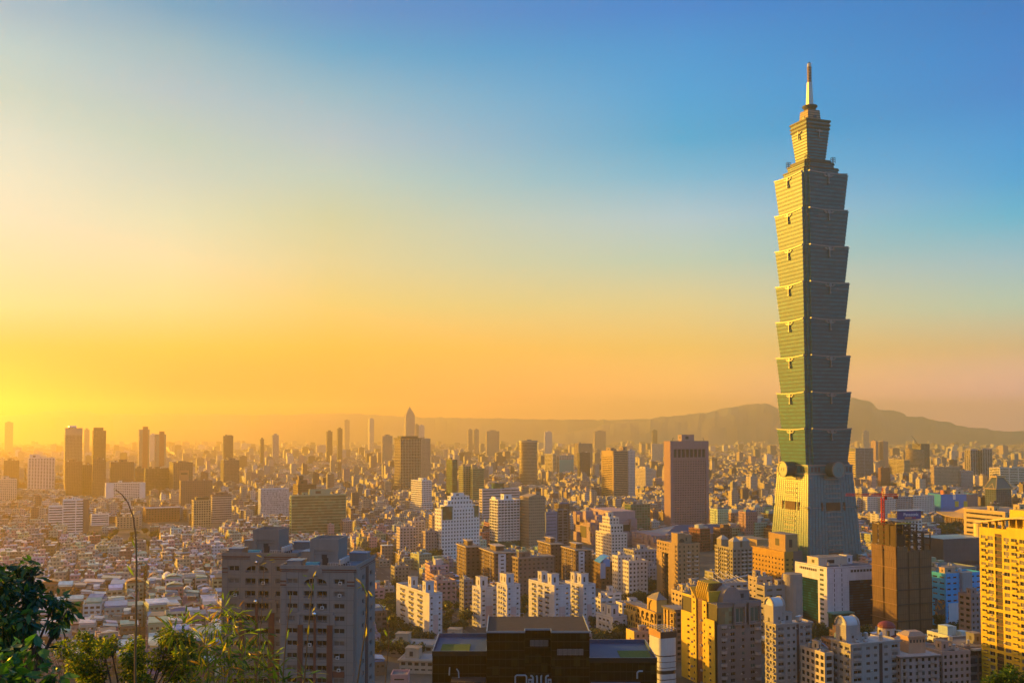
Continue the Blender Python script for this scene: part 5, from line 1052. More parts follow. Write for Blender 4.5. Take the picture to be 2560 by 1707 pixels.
# barrel roofed pale towers
def barrel_tower(lab, x0, xc, x1, yt, D, yb, arch, nick, white):
    B = Bld('apartment_tower', lab, x0, xc, x1, yt, D, sty(white,3.2,1.3,3.4,1.4), 0, yb=yb, nick=nick); W,L,H=B.W,B.L,B.H; m = B.st['m']; n = int(H/3.2); k = H/n
    B.part('core').box(.1,.1,0,W-.1,L-.1,H-.1,DARKM); rows = [(i*k+1,i*k+2.4) for i in range(n)]
    cf = [(W*.03,W*.2),(W*.30,W*.38),(W*.46,W*.53),(W*.68,W*.76),(W*.84,W*.98)]; B.punch(cf, rows); B.wins(WIN[0], cf, rows, pick=[WIN[0],WIN[2],WIN[1]], cap=60); acs(B, cf[1:4], rows[-12:], 'front', .4, int(x0), .45)
    cl = [(L*.08,L*.28),(L*.40,L*.58),(L*.70,L*.92)]; B.punch(cl, rows, W=L, side='left'); B.wins(WIN[0], cl, rows, side='left', pick=[WIN[0],WIN[1],WIN[2]], cap=40)
    B.part('dark_slot').box(W*.57,-.5,0,W*.64,-.36,H,mat((0.07,0.05,0.05)))
    bm1 = balcony_mesh(W*.17,1.3,1.0,m,True); balcs(B, bm1, [(W*.115,i*k) for i in range(max(0,n-12),n)]+[(W*.91,i*k) for i in range(max(0,n-12),n)]); bm2 = balcony_mesh(L*.2,1.1,1.0,m); balcs(B, bm2, [(L*.18,i*k) for i in range(max(0,n-12),n)]+[(L*.81,i*k) for i in range(max(0,n-12),n)],'left')
    w = B.part('wall'); w.box(W,-.4,0,W+.4,L,H,m); w.box(-.4,L,0,W+.4,L+.4,H,m); B.part('roof').box(-.4,-.4,H,W+.4,L+.4,H+.15,mat((0.42,0.41,0.40),0.8,0.2,streak=False)); B.part('eave').box(-1.0,-1.0,H+.15,W+1,-.5,H+.9,m); B.part('eave').box(-1.0,-.5,H+.15,-.5,L+1,H+.9,m); B.part('eave').box(W+.5,-.5,H+.15,W+1,L+1,H+.9,m)
    # lift house under a barrel vault, arched end to the left
    ax, aw, al, ah = arch; b = MB(); b.box(0,0,0,al,aw,ah,m); nn = 14; r_ = aw/2
    b.loft([[(xx,r_+(r_-.02)*math.cos(math.pi*i/nn),ah+(r_-.02)*math.sin(math.pi*i/nn)) for i in range(nn+1)] for xx in (0.3,al)],mat((0.46,0.52,0.58),0.4,0.1))
    hs = b.obj('lift_house', B.root, (W*ax,L*.35,H+.15)); b = MB()
    for xx in (-.3,al*.85):
        for i in range(nn):
            t0, t1 = math.pi*i/nn, math.pi*(i+1)/nn
            b.loft([[(xq,r_+(r_+.5)*math.cos(t0),ah+(r_+.5)*math.sin(t0)),(xq,r_+(r_+.5)*math.cos(t1),ah+(r_+.5)*math.sin(t1)),(xq,r_+(r_-.3)*math.cos(t1),ah+(r_-.3)*math.sin(t1)),(xq,r_+(r_-.3)*math.cos(t0),ah+(r_-.3)*math.sin(t0))] for xq in (xx,xx+.6)],m)
    b.obj('arch_rim', hs); b = MB(); b.box(-.05,r_-.8,.6,.05,r_+.8,2.6,DARKM); b.box(al*.4,-.05,2,al*.55,.05,3.2,DARKM); b.obj('door', hs)
    B.tank(W*.75,L*.3,.9); B.tank(W*.85,L*.5,.9); B.clutter(int(x0),1,H+.15); B.done()
barrel_tower('pale tower with a barrel vaulted lift house, left of a similar lower tower', 1915,1941,2026,1563,485, 1705, (.02,7.5,7,8.5), 'left barrel roofed tower', (0.31,0.295,0.285))
barrel_tower('lower pale tower with a barrel vaulted lift house and a white terrace roof', 2080,2128,2246,1613,465, 1705, (.04,7.5,8,8), 'lower barrel roofed tower', (0.32,0.31,0.31))
B = plain('apartment_block', 'narrow pale block with planted roof tucked left of the lower barrel roofed tower', 2027,2062,2082,1636,470, sty((0.45,0.40,0.35),3.2,1.3,3.4,1.4), rot=0, yb=1700, L=18); B.done()
B = Bld('apartment_tower', 'pale apartment tower with dark red domed roof pavilions', 2178,2218,2272,1600,540, sty((0.46,0.43,0.43),3.3,1.5,4,2), 0, yb=1640, nick='red domed tower'); W,L,H=B.W,B.L,B.H; B.vol(); rd = mat((0.16,0.03,0.035),0.6)
for (x,y,r_,h_) in ((4,L*.4,4.5,6),(W*.32,L*.3,3.4,1.2)):
    b = MB(); b.cyl(0,0,0,h_,r_,r_,B.st['m'],16)
    for i in range(6): b.box(r_*math.cos(i*1.05)-.5,r_*math.sin(i*1.05)-.5,h_*.3,r_*math.cos(i*1.05)+.5,r_*math.sin(i*1.05)+.5,h_*.8,DARKM)
    nn = 14; b.loft([[(r_*1.08*math.cos(j*math.pi/10)*math.cos(2*math.pi*i/nn),r_*1.08*math.cos(j*math.pi/10)*math.sin(2*math.pi*i/nn),h_+r_*.75*math.sin(j*math.pi/10)) for i in range(nn)] for j in range(6)][:5]+[[(.1*math.cos(2*math.pi*i/nn),.1*math.sin(2*math.pi*i/nn),h_+r_*.8) for i in range(nn)]],rd); b.obj('domed_pavilion',B.root,(x,y,H))
me = balcony_mesh(4,1.4,1.1,mat((0.5,0.47,0.46)),True); balcs(B, me, [(W*f,H-3.3*(j+1)) for j in range(6) for f in (.3,.75)]); B.done()
B = Bld('apartment_tower', 'pink grey apartment block with a wavy roof edge and a tall salmon lift house', 2241,2252,2346,1642,470, sty((0.36,0.30,0.29),3.2,1.5,3.6,1.9), -8, yb=1700, L=20, nick='wavy edged pink grey block'); W,L,H=B.W,B.L,B.H; B.vol(par=.4); B.part('roof_edge').box(-1,-1,H-.6,W+1,L+1,H+.3,mat((0.12,0.11,0.11)),top=mat((0.4,0.4,0.4),0.8,0.2,streak=False))
b = MB(); sm_ = mat((0.46,0.28,0.18)); b.box(0,0,0,9,7,7.5,sm_); b.box(-.8,-.8,7.5,9.8,7.8,8.2,sm_); b.loft([[(-.4,-.4,8.2),(9.4,-.4,8.2),(9.4,7.4,8.2),(-.4,7.4,8.2)],[(1.5,1.2,10),(7.5,1.2,10),(7.5,5.8,10),(1.5,5.8,10)]],mat((0.3,0.24,0.2)))
for i in range(5): b.box(.8+i*1.7,-.06,5,1.6+i*1.7,.02,6.4,DARKM)
b.obj('lift_house',B.root,(W*.38,L*.25,H+.3)); me = balcony_mesh(3.4,1.3,1.05,mat((0.30,0.27,0.26)),True); balcs(B, me, [(W*f,H-3.2*(j+1)) for j in range(9) for f in (.12,.5,.86)]); B.done()
plain('apartment_block', 'pink grey block joined right of the wavy edged one, with pale windows', 2350,2356,2424,1634,480, sty((0.34,0.29,0.28),3.2,1.5,3.2,1.6), rot=-6, L=18, yb=1700).done()
B = plain('office_block', 'dark glass office with projecting white framed ledges at the lower right', 2388,2412,2538,1622,490, sty((0.16,0.16,0.17),3.8,1.2,8,1.0,G_BLUE), rot=-4, L=22, yb=1690); b = B.part('ledge'); b.box(B.W*.1,-3,B.H-.5,B.W*.7,0,B.H+.4,mat((0.45,0.42,0.36))); b.box(B.W*.5,-2.5,B.H*.62,B.W*.9,0,B.H*.68,mat((0.3,0.4,0.42))); B.done()
# dark glass office at the bottom centre
def black_office():
    gm = glass((0.004,0.005,0.003),(0.035,0.035,0.012),2.4,3.4,0.12,0.25,0.12); D = 385
    st = sty((0.012,0.012,0.010),3.4,0.35,2.4,0.14,gm,0.08); lo = 1627
    B = Bld('glass_office', 'black glass office with terraces, pipes and lawn strips at the bottom centre', 1080,1081,1642,1628,D, st, -20, L=34, yb=1700, nick='black glass office', z0=14); W,L,H=B.W,B.L,B.H
    sc = W/561.0; X = lambda px: (px-1081)*sc; Zp = lambda py: at(1300,py,D).z-14
    rim = mat((0.2,0.24,0.30),0.4,0.1); bl = mat((0.045,0.085,0.16),0.6,0.15,spec=.15); lawn = mat((0.06,0.11,0.012),0.9,0.3,1.0,streak=False); deck = mat((0.03,0.027,0.03),0.9,0.25,0.4,streak=False)
    def wing(x0, x1, zt, name):
        B.vol(x0,0,0,x1-x0,L,zt-1.8,st,roof=False)
        p = B.part(name); p.box(x0-.1,-.2,zt-1.8,x1+.1,.15,zt,st['m'],top=rim); p.box(x0-.1,L-.1,zt-1.8,x1+.1,L+.25,zt,bl,top=rim); p.box(x0-.1,.15,zt-1.8,x0+.2,L-.1,zt-.003,bl,top=rim); p.box(x1-.2,.15,zt-1.8,x1+.1,L-.1,zt-.003,bl,top=rim)
    wing(X(1081),X(1216),Zp(1626),'parapet'); wing(X(1474),X(1642),Zp(1643),'wing_parapet')
    B.part('terrace_floor').box(X(1081)+.3,.3,Zp(1626)-1.78,X(1216),L-.2,Zp(1626)-1.6,bl); B.part('terrace_floor').box(X(1474),.3,Zp(1643)-1.78,X(1642)-.3,L-.2,Zp(1643)-1.6,bl)
    B.part('lawn').box(X(1098),1.5,Zp(1626)-1.6,X(1172),L*.55,Zp(1626)-1.3,lawn); B.part('lawn').box(X(1556),1.5,Zp(1643)-1.6,X(1636),L*.55,Zp(1643)-1.3,lawn)
    zt = Zp(1579); a,b1,c1,d1 = X(1217),X(1312),X(1378),X(1473)
    for x0_,x1_,y0 in ((a,b1,-1.5),(b1,c1,3.5),(c1,d1,-1.5)):
        B.vol(x0_+.01,y0,0,x1_-x0_-.02,L-y0-2,zt,st,roof=False,wall='upper_wall',glz='upper_glazing' if y0 < 0 else 'recessed_glazing'); B.part('roof_deck').box(x0_,y0,zt,x1_,L-2,zt+.12,deck)
    rl = B.part('roof_rim'); rl.box(a,-1.7,zt,b1,-1.4,zt+.7,rim); rl.box(c1,-1.7,zt,d1,-1.4,zt+.7,rim); rl.box(b1,3.3,zt,c1,3.6,zt+.7,rim); rl.box(d1-.2,-1.4,zt,d1+.2,L-2,zt+.7,rim); rl.box(a-.2,-1.4,zt,a+.2,L-2,zt+.7,rim); rl.box(b1-.15,-1.4,zt,b1+.15,3.3,zt+.69,rim); rl.box(c1-.15,-1.4,zt,c1+.15,3.3,zt+.69,rim)
    ra = B.part('railing')
    for x0_,x1_ in ((a,b1),(c1,d1)):
        for i in range(9): x = x0_+(x1_-x0_)*i/8; ra.bar((x,L-3,zt),(x,L-3,zt+1.6),.06,TANKM,4)
        ra.bar((x0_,L-3,zt+1.6),(x1_,L-3,zt+1.6),.06,TANKM,4)
    pp = mat((0.30,0.36,0.42),0.35,0.1)
    def pipe(name, pts, r_=.28):
        q = MB()
        for p_, p2 in zip(pts,pts[1:]): q.bar(p_,p2,r_,pp,8)
        q.obj(name, B.root)
    y = -3.2; zb = Zp(1702)
    B.part('lower_terrace').box(X(1130),-9,0,X(1215),-.3,Zp(1690),st['m'],top=deck); B.part('lower_terrace').box(X(1225),-9,0,X(1400),-1.8,Zp(1703),st['m'],top=deck); B.part('lower_terrace').box(X(1476),-9,0,X(1600),-.3,Zp(1703),st['m'],top=bl)
    pipe('arched_pipe',[(X(1288),y,zb),(X(1288),y,zb+2.6),(X(1291),y,zb+3.1),(X(1313),y,zb+3.1),(X(1316),y,zb+2.6),(X(1316),y,zb)])
    for i, px in enumerate((1332,1342,1352,1364)): pipe('vent_pipe',[(X(px),y,zb),(X(px),y,zb+2.3),(X(px)-.5+i*.3,y,zb+2.9),(X(px)-1.0+i*.7,y,zb+2.9)],.34)
    for px in (1325,1373): q = MB(); q.box(X(px)-.7,y-.5,zb,X(px)+.7,y+.6,zb+1.6,pp); q.box(X(px)-.4,y-.56,zb+.4,X(px)+.4,y-.48,zb+1.2,DARKM); q.obj('vent_box',B.root)
    z2 = Zp(1690); pipe('arched_pipe',[(X(1590),y,z2),(X(1590),y,z2+2.2),(X(1594),y,z2+2.8),(X(1604),y,z2+2.8)],.3); pipe('arched_pipe',[(X(1124),-2,z2+1),(X(1125),-2,z2+4)],.25); pipe('arched_pipe',[(X(1142),-2,z2+3.4),(X(1147),-2,z2+2.4),(X(1148),-2,z2)],.25)
    # skylight frames and a few lit blinds
    for (x0_,x1_,py) in ((1325,1372,1612),(1392,1458,1627)):
        n = 4 if x0_ < 1380 else 5
        for i in range(n):
            o = add('window', WIN[2], B.root, (X(x0_+(x1_-x0_)*(i+.5)/n), (3.5 if x0_ < 1380 else -1.5)-.12, Zp(py+7))); o.scale = ((X(x1_)-X(x0_))/n*.92,1,2.3)
    B.done()
black_office()
# twin grey apartment towers
def grey_tower(lab, x0, xc, x1, yt, D, pent, seed, nick):
    st = sty((0.185,0.175,0.165) if seed == 1 else (0.205,0.203,0.2),3.2,1.4,4,1.4,var=.16); B = Bld('apartment_tower', lab, x0, x0+.5, xc, yt, D, st, -25, L=23, yb=1705, group='twin grey apartment towers', nick=nick, z0=26); W,L,H=B.W,B.L,B.H; m = st['m']; S = W/182.0; fl = 30*S; br = mat((0.125,0.055,0.045),0.8,0.12); r = random.Random(seed)
    n = int((H-7*S)/fl); top = H-11.5*S*1.0; z1 = H-(735-600)/5.6*S      # head of the first window row
    rows_a = [(z1-11.6*S-i*fl, z1-i*fl) for i in range(n)]; rows_b = [(z1-15*S-i*fl, z1-i*fl+.4*S) for i in range(n)]
    ca = [(15*S,42*S),(132*S,160*S)]; cb_ = [(57*S,82*S),(90*S,115*S)]
    B.part('core').box(.2,.8,0,W-.2,L-.2,H-.2,DARKM)
    # front wall in three strips so that balcony openings can be taller than the windows
    def seg(xa, xb, cols, rows): B.punch([(a-xa,b_-xa) for a,b_ in cols], rows, x=xa, W=xb-xa, H=H, t=.5)
    seg(0, 50*S, ca[:1], rows_a); seg(50*S, 122*S, cb_, rows_b); seg(122*S, W, ca[1:], rows_a)
    B.wins(WIN[0], ca, rows_a, pick=[WIN[2],WIN[0],WIN[1],WIN[2],WIN[1]], cap=60)
    for i, rw in enumerate(rows_b):
        for c in cb_:
            o = add('balcony_door', WIN[r.choice((0,0,1))], B.root, ((c[0]+c[1])/2,.35,rw[0])); o.scale = (c[1]-c[0],1,rw[1]-rw[0])
            q = MB()
            q.box(c[0],-.45,rw[0]+1.9*S*1.0,c[1],-.38,rw[0]+2.4*S,TANKM); q.box(c[0],-.46,rw[0]+4.2*S,c[1],-.37,rw[0]+4.9*S,mat((0.25,0.26,0.27),.5)); rl = q.obj('balcony_rail', B.root)
        if r.random() < .45:
            q = MB(); a = r.choice(ca+cb_); x = a[0]+(a[1]-a[0])*r.uniform(.3,.7); q.box(x-.45,-.85,rw[0]+.2,x+.45,-.5,rw[0]+1.0,mat((0.62,0.63,0.63),.5)); q.cyl(x,0,0,0,0,0,DARKM,3) if False else None; q.box(x-.28,-.88,rw[0]+.35,x+.28,-.84,rw[0]+.85,DARKM); q.obj('air_conditioner', B.root)
    # arched heads over the top balconies: spandrel corners close the square opening into a half round
    ah = B.part('arch_head')
    for c in cb_:
        a, b_ = c; w_ = b_-a; zt = rows_b[0][1]; left = a < W*.47
        for k in range(7):
            t0, t1 = k/7, (k+1)/7; f = lambda t: (1-math.sqrt(max(0,1-(1-t)**2)))*w_*.55
            xa, xb = (a+t0*w_*.8, a+t1*w_*.8) if left else (b_-t1*w_*.8, b_-t0*w_*.8); h0, h1 = (f(t0),f(t1)) if left else (f(t1),f(t0))
            ah.loft([[(xa,yy,zt),(xb,yy,zt),(xb,yy,zt-h1-.01),(xa,yy,zt-h0-.01)] for yy in (-.49,-.1)],m)
    # brown stripes at the top, pilasters from the fifth floor down
    sp = B.part('brown_stripe')
    for z, h_ in ((H-3.2*S,2.6*S),(H-7.2*S,1.3*S)):
        sp.box(-.25,-.62,z,W+.25,-.5,z+h_,br); sp.box(-.42,-.5,z,-.25,L,z+h_,br); sp.box(W+.27,-.5,z,W+.55,L,z+h_,br)
    for z in (z1-8*S,z1-17*S): sp.box(-.2,-.6,z,13*S,-.5,z+3.4*S,br); sp.box(165*S,-.6,z,W+.2,-.5,z+3.4*S,br)
    pl = B.part('brown_pilaster'); zp = rows_b[3][0]-7*S
    for a, b_ in ((43*S,56*S),(83*S,89*S),(116*S,130*S)): pl.box(a,-.72,0,b_,-.5,zp if a != 83*S else zp+24*S,br)
    for i in range(7,n): pl.box(131*S,-.58,rows_a[i][0]-16*S,160*S,-.5,rows_a[i][0]-1*S,br) if i >= 7 else None
    ln = B.part('joint_line'); jm = mat((0.12,0.12,0.13))
    for i in range(n): z = rows_a[i][0]-9.5*S; ln.box(0,-.53,z-.05,W,-.49,z+.05,jm)
    for f in (13,44,122,165): ln.box(f*S-.06,-.53,zp if f in (44,122) else 0,f*S+.06,-.49,H-8*S,jm)
    pd = B.part('pediment'); nn = 18; cx = 86*S; pd.loft([[(cx+18*S*math.cos(math.pi*2*i/nn),yy,H-6*S+13*S*math.sin(math.pi*2*i/nn)*.9) for i in range(nn)] for yy in (-.86,-.5)],m)
    # raised surround over the fifth floor
    pd = B.part('arch_surround'); pd.box(36*S,-.8,rows_b[3][0]-6*S,48*S,-.51,rows_b[3][1]+3*S,m); pd.box(124*S,-.8,rows_b[3][0]-6*S,136*S,-.51,rows_b[3][1]+3*S,m); pd.box(40*S,-.82,rows_b[3][1]+2.5*S,132*S,-.51,rows_b[3][1]+9*S,m)
    cm = mat((0.75,0.76,0.78),0.06,0.02,metal=1.0,streak=False)
    for z, r_ in ((H-14*S,4*S),(rows_b[3][1]+5.5*S,6.2*S)): q = MB(); q.sphere(cx,-.9-r_*.4,z,r_,cm,20,12); q.obj('mirror_ball', B.root, smooth=True)
    # right flank: recesses and windows
    w = B.part('wall'); w.box(-.4,0,0,0,L,H,m); w.box(0,L,0,W,L+.4,H,m)
    cs = [(L*.30,L*.42),(L*.70,L*.84)]; B.punch(cs, rows_a, x=W, W=L, H=H, side='right', t=.5); B.wins(WIN[0], cs, rows_a, x=W, side='right', pick=[WIN[0],WIN[1],WIN[2]], cap=34)
    B.part('dark_slot').box(W+.4,L*.48,0,W+.62,L*.62,H-8*S,mat((0.05,0.045,0.05))); w.box(W+.5,0,0,W+.8,L*.14,H,m); sp.box(W+.5,L*.45,0,W+.72,L*.48,H*.45,br)
    # roof
    B.part('roof').box(-.3,-.4,H-.1,W+.4,L+.3,H+.02,mat((0.12,0.17,0.22),.8,.3,.5,streak=False)); w.box(-.42,-.52,H,W+.52,-.2,H+1.0,m); w.box(-.42,-.2,H,-.1,L+.4,H+.99,m); w.box(W+.2,-.2,H,W+.52,L+.4,H+.99,m); w.box(-.1,L+.1,H,W+.2,L+.42,H+.98,m)
    px0, px1, ph = pent; q = MB(); x0_, x1_ = px0*S, px1*S; y0, y1 = 5.5, 15.5
    q.box(x0_,y0,0,x1_,y1,ph,m); q.box(x0_-.15,y0-.3,ph-2.2,x1_+.15,y0,ph+.9,m); q.box(x0_-.15,y0-.3,0,x0_+1,y0,ph-2.2,m); q.box(x1_-1,y0-.3,0,x1_+.15,y0,ph-2.2,m); q.box(x0_+1,y0-.25,ph*.52,x1_-1,y0-.01,ph*.56,m); q.box(x1_-.1,y0,ph,x1_+.15,y1,ph+.9,m); q.box(x0_-.15,y0,ph,x0_+.1,y1,ph+.9,m); q.box(x0_,y1-.2,ph,x1_,y1+.1,ph+.9,m)
    pt = q.obj('lift_house', B.root, (0,0,H)); q = MB(); q.box(x0_+3.1,y0-.03,ph*.30,x0_+4.6,y0+.05,ph*.48,DARKM); q.obj('vent_opening', pt); q = MB(); q.box(x0_+3.3,y0-.05,0,x0_+5.0,y0+.05,2.3,DARKM); q.obj('door', pt)
    q = MB(); tq = mat((0.02,0.30,0.42),.5,.1); q.box(0,0,.4,3.6,1.8,1.3,tq); q.box(.1,.1,0,3.5,1.7,.4,DARKM); q.obj('blue_tank', B.root, (x0_-.6,2.6,H+.02))
    sb = mat((0.10,0.20,0.34),.6,.2)
    for (x,y,w_,l,h_) in ((.6,L-7,5.5,5,2.6),(W*.72,L-6,5,4,2.2),(.5,3,4,5,1.6)): q = MB(); q.box(0,0,0,w_,l,h_,m); q.box(-.2,-.2,h_,w_+.2,l+.2,h_+.2,sb); q.obj('roof_shed', B.root, (x,y,H+.02))
    for i in range(4): B.tank(W*.78+i*.02,2.5+i*2.4,.55,1.3)
    q = MB()
    for i in range(10): q.bar((W*.62+i*.7,1.2,H),(W*.62+i*.7,1.2,H+1.5),.04,TANKM,4)
    q.bar((W*.62,1.2,H+1.5),(W*.62+6.3,1.2,H+1.5),.05,TANKM,4); q.obj('roof_railing', B.root)
    B.done()
grey_tower('left and further one of two grey apartment towers with mirror balls', 558, 741, 741, 1388, 295, (59,122,6.3), 1, 'left twin grey tower')
grey_tower('right and nearer one of two grey apartment towers with mirror balls', 704, 886, 886, 1420, 272, (58,128,6.6), 2, 'right twin grey tower')
# low school buildings right of the grey pair
for (a,c,b_,y,D,lab) in ((935,975,1080,1612,600,'long low school wing with a flat roof and square stair tower'),(960,1000,1100,1650,560,'lower school wing of pale concrete and green glass'),(1095,1110,1180,1600,620,'flat roofed school hall with a square tower behind the black office')):
    B = plain('school_building', lab, a,c,b_,y,D, sty((0.36,0.31,0.24),3.6,1.7,4,1.4), rot=-28, L=16, yb=y+30, clutter=False, nick=lab); B.house(B.W*.1,3,8,7,6); B.part('eave').box(-1.2,-1.2,B.H+.1,B.W+1.2,B.L+1.2,B.H+.7,mat((0.42,0.36,0.27)),top=mat((0.27,0.26,0.26),.9,.2,streak=False)); B.done()
B = plain('house', 'small pink water tower house at the foot of the school wing', 966,978,1018,1690,500, sty((0.46,0.27,0.27),3.3,2.4,8,3), rot=-20, L=10, yb=1705, clutter=False); B.done()
for (a,c,b_,y,D,lab,c2) in ((930,934,960,1475,760,'pink stucco apartment block just right of the grey pair',(0.42,0.24,0.25)),(955,960,985,1470,800,'beige block with stair bays behind the pink stucco block',(0.40,0.32,0.26)),(940,948,975,1402,1000,'weathered grey block with stair towers above the pink stucco block',(0.34,0.29,0.24)),(978,987,1022,1418,900,'grey green block with a dark glass front and lit side',(0.28,0.25,0.19)),(1075,1092,1140,1455,760,'salmon pink block with a sunlit end beside the white balcony slab',(0.40,0.25,0.23)),(1150,1160,1182,1452,740,'dark blue grey block with a golden end wall',(0.16,0.16,0.19)),(992,1000,1040,1320,1080,'pinkish apartment tower left of the white office with square windows',(0.46,0.38,0.35)),(1020,1030,1062,1305,1120,'grey pink stepped apartment tower near the white office with square windows',(0.44,0.38,0.36)),(1060,1064,1092,1330,1060,'brown pink apartment tower against the white office with square windows',(0.33,0.26,0.24))):
    B = plain('apartment_tower', lab, a,c,b_,y,D, sty(c2,3.2,1.6,3.6,1.8), rot=4, yb=y+38); me = balcony_mesh(3,1.1,1.0,B.st['m']); balcs(B, me, [(B.W*f,B.H-3.2*(j+1)) for j in range(7) for f in (.3,.75)]); B.done()
# ---------------------------------------------------------------- the city between: houses, blocks, trees
def ground_at(px, py):
    a = at(px, py, 1.0); b = (a.z-CAM_H); D = -CAM_H/b if b < 0 else 1e5
    return Vector((a.x*D, D, 0))
def in_poly(x, y, p):
    c = False; j = len(p)-1
    for i in range(len(p)):
        if (p[i][1] > y) != (p[j][1] > y) and x < (p[j][0]-p[i][0])*(y-p[i][1])/(p[j][1]-p[i][1])+p[i][0]: c = not c
        j = i
    return c
def hull_of():
    out = []
    for p in FOOT:
        xs = [q[0] for q in p]; ys = [q[1] for q in p]; out.append((min(xs)-9,max(xs)+9,min(ys)-9,max(ys)+9,p))
    return out
tw = at(2023,1200,1000).x; FOOT.append([(tw-62,1000),(tw,940),(tw+62,1000),(tw,1062)])
KEEP.append((1925,2150,1405,960))
HULL = hull_of()
def taken(x, y, r):
    for a,b,c,d,p in HULL:
        if a < x < b and c < y < d:
            for dx,dy in ((0,0),(r,0),(-r,0),(0,r),(0,-r)):
                if in_poly(x+dx,y+dy,p): return True
    return False
def cap_at(px0, px1, D):
    z = 1e9
    for a,b,yb,Dk in KEEP:
        if Dk > D+2 and px1 > a and px0 < b: z = min(z, CAM_H-(yb-HORIZON)/FPX*D*1.0)
    return z
def hidden(px, row, D):
    for a,b,yt,Dk in RECT:
        if Dk < D-5 and a+6 < px < b-6 and row > yt+6: return True
    return False
GREEN_ZONES = [((930,1075),(1562,1650),650), ((1105,1180),(1500,1590),690), ((1300,1325),(1500,1560),600), ((1480,1566),(1572,1650),520), ((1565,1650),(1478,1530),760), ((2330,2446),(1296,1345),1100), ((2340,2420),(1345,1412),1000), ((2335,2440),(1560,1650),600), ((85,150),(1360,1400),1000), ((225,395),(1335,1385),1050), ((905,1000),(1378,1405),1000), ((1060,1095),(1388,1410),1000), ((2020,2180),(1590,1650),560), ((928,1000),(1478,1560),700), ((1930,2000),(1560,1600),620)]
def in_green(px, py): return any(a[0] < px < a[1] and b[0] < py < b[1] for a,b,_ in GREEN_ZONES)
GX = (math.cos(GRID), math.sin(GRID)); GY = (-math.sin(GRID), math.cos(GRID))
def to_grid(x, y): return x*GX[0]+y*GX[1], x*GY[0]+y*GY[1]
AV_Y = [905,1190,1560,2050,2700]; AV_X = [-1180,-450,210,470,720,980]
def on_avenue(g, h, w): return any(abs(h-a) < 7+w for a in AV_Y) or any(abs(g-a) < 5+w for a in AV_X)
asph = mat((0.055,0.055,0.058),0.9,0.25,0.05,streak=False)
def avenue(name, g0, g1, h0, h1, z):
    b = MB(); P = lambda g,h: (g*GX[0]+h*GY[0], g*GX[1]+h*GY[1], z)
    b.face([P(g0,h0),P(g1,h0),P(g1,h1),P(g0,h1)], asph)
    lm = mat((0.6,0.6,0.58),0.8,0.1,streak=False); P2 = lambda g,h: (g*GX[0]+h*GY[0], g*GX[1]+h*GY[1], z+.02)
    if abs(g1-g0) > abs(h1-h0):
        c = (h0+h1)/2; n = int((g1-g0)/24)
        for i in range(n): b.face([P2(g0+i*24,c-.12),P2(g0+i*24+9,c-.12),P2(g0+i*24+9,c+.12),P2(g0+i*24,c+.12)], lm)
    else:
        c = (g0+g1)/2; n = int((h1-h0)/24)
        for i in range(n): b.face([P2(c-.12,h0+i*24),P2(c+.12,h0+i*24),P2(c+.12,h0+i*24+9),P2(c-.12,h0+i*24+9)], lm)
    tag(b.obj(name), kind='structure')
for a in AV_Y: avenue('road', -2600, 2600, a-9, a+9, 0.05)
for a in AV_X: avenue('road', a-7, a+7, 480, 3200, 0.09)

WALLS = (('cream',(0.50,0.42,0.32)),('pink',(0.46,0.31,0.28)),('grey',(0.33,0.32,0.31)),('white',(0.60,0.57,0.53)),('brick red',(0.24,0.12,0.085)),('tan',(0.40,0.31,0.22)),('beige',(0.46,0.39,0.31)),('brown',(0.19,0.125,0.095)))
ROOFS = (('pale green',(0.27,0.36,0.28)),('silver',(0.55,0.56,0.58)),('rusty',(0.27,0.13,0.08)),('silver',(0.50,0.54,0.60)),('blue',(0.16,0.27,0.44)),('white',(0.70,0.71,0.72)),('grey',(0.27,0.27,0.27)),('white',(0.64,0.64,0.62)),('sea green',(0.20,0.36,0.32)))
TW = mat((1,1,1),0.8,0.22,0.25,tint=True); TR = mat((1,1,1),0.38,0.30,0.35,spec=0.6,tint=True,streak=False)
GH = glass((0.025,0.025,0.027),(0.18,0.16,0.13),1.7,3.1,0.35,0.2)
class Proto: pass
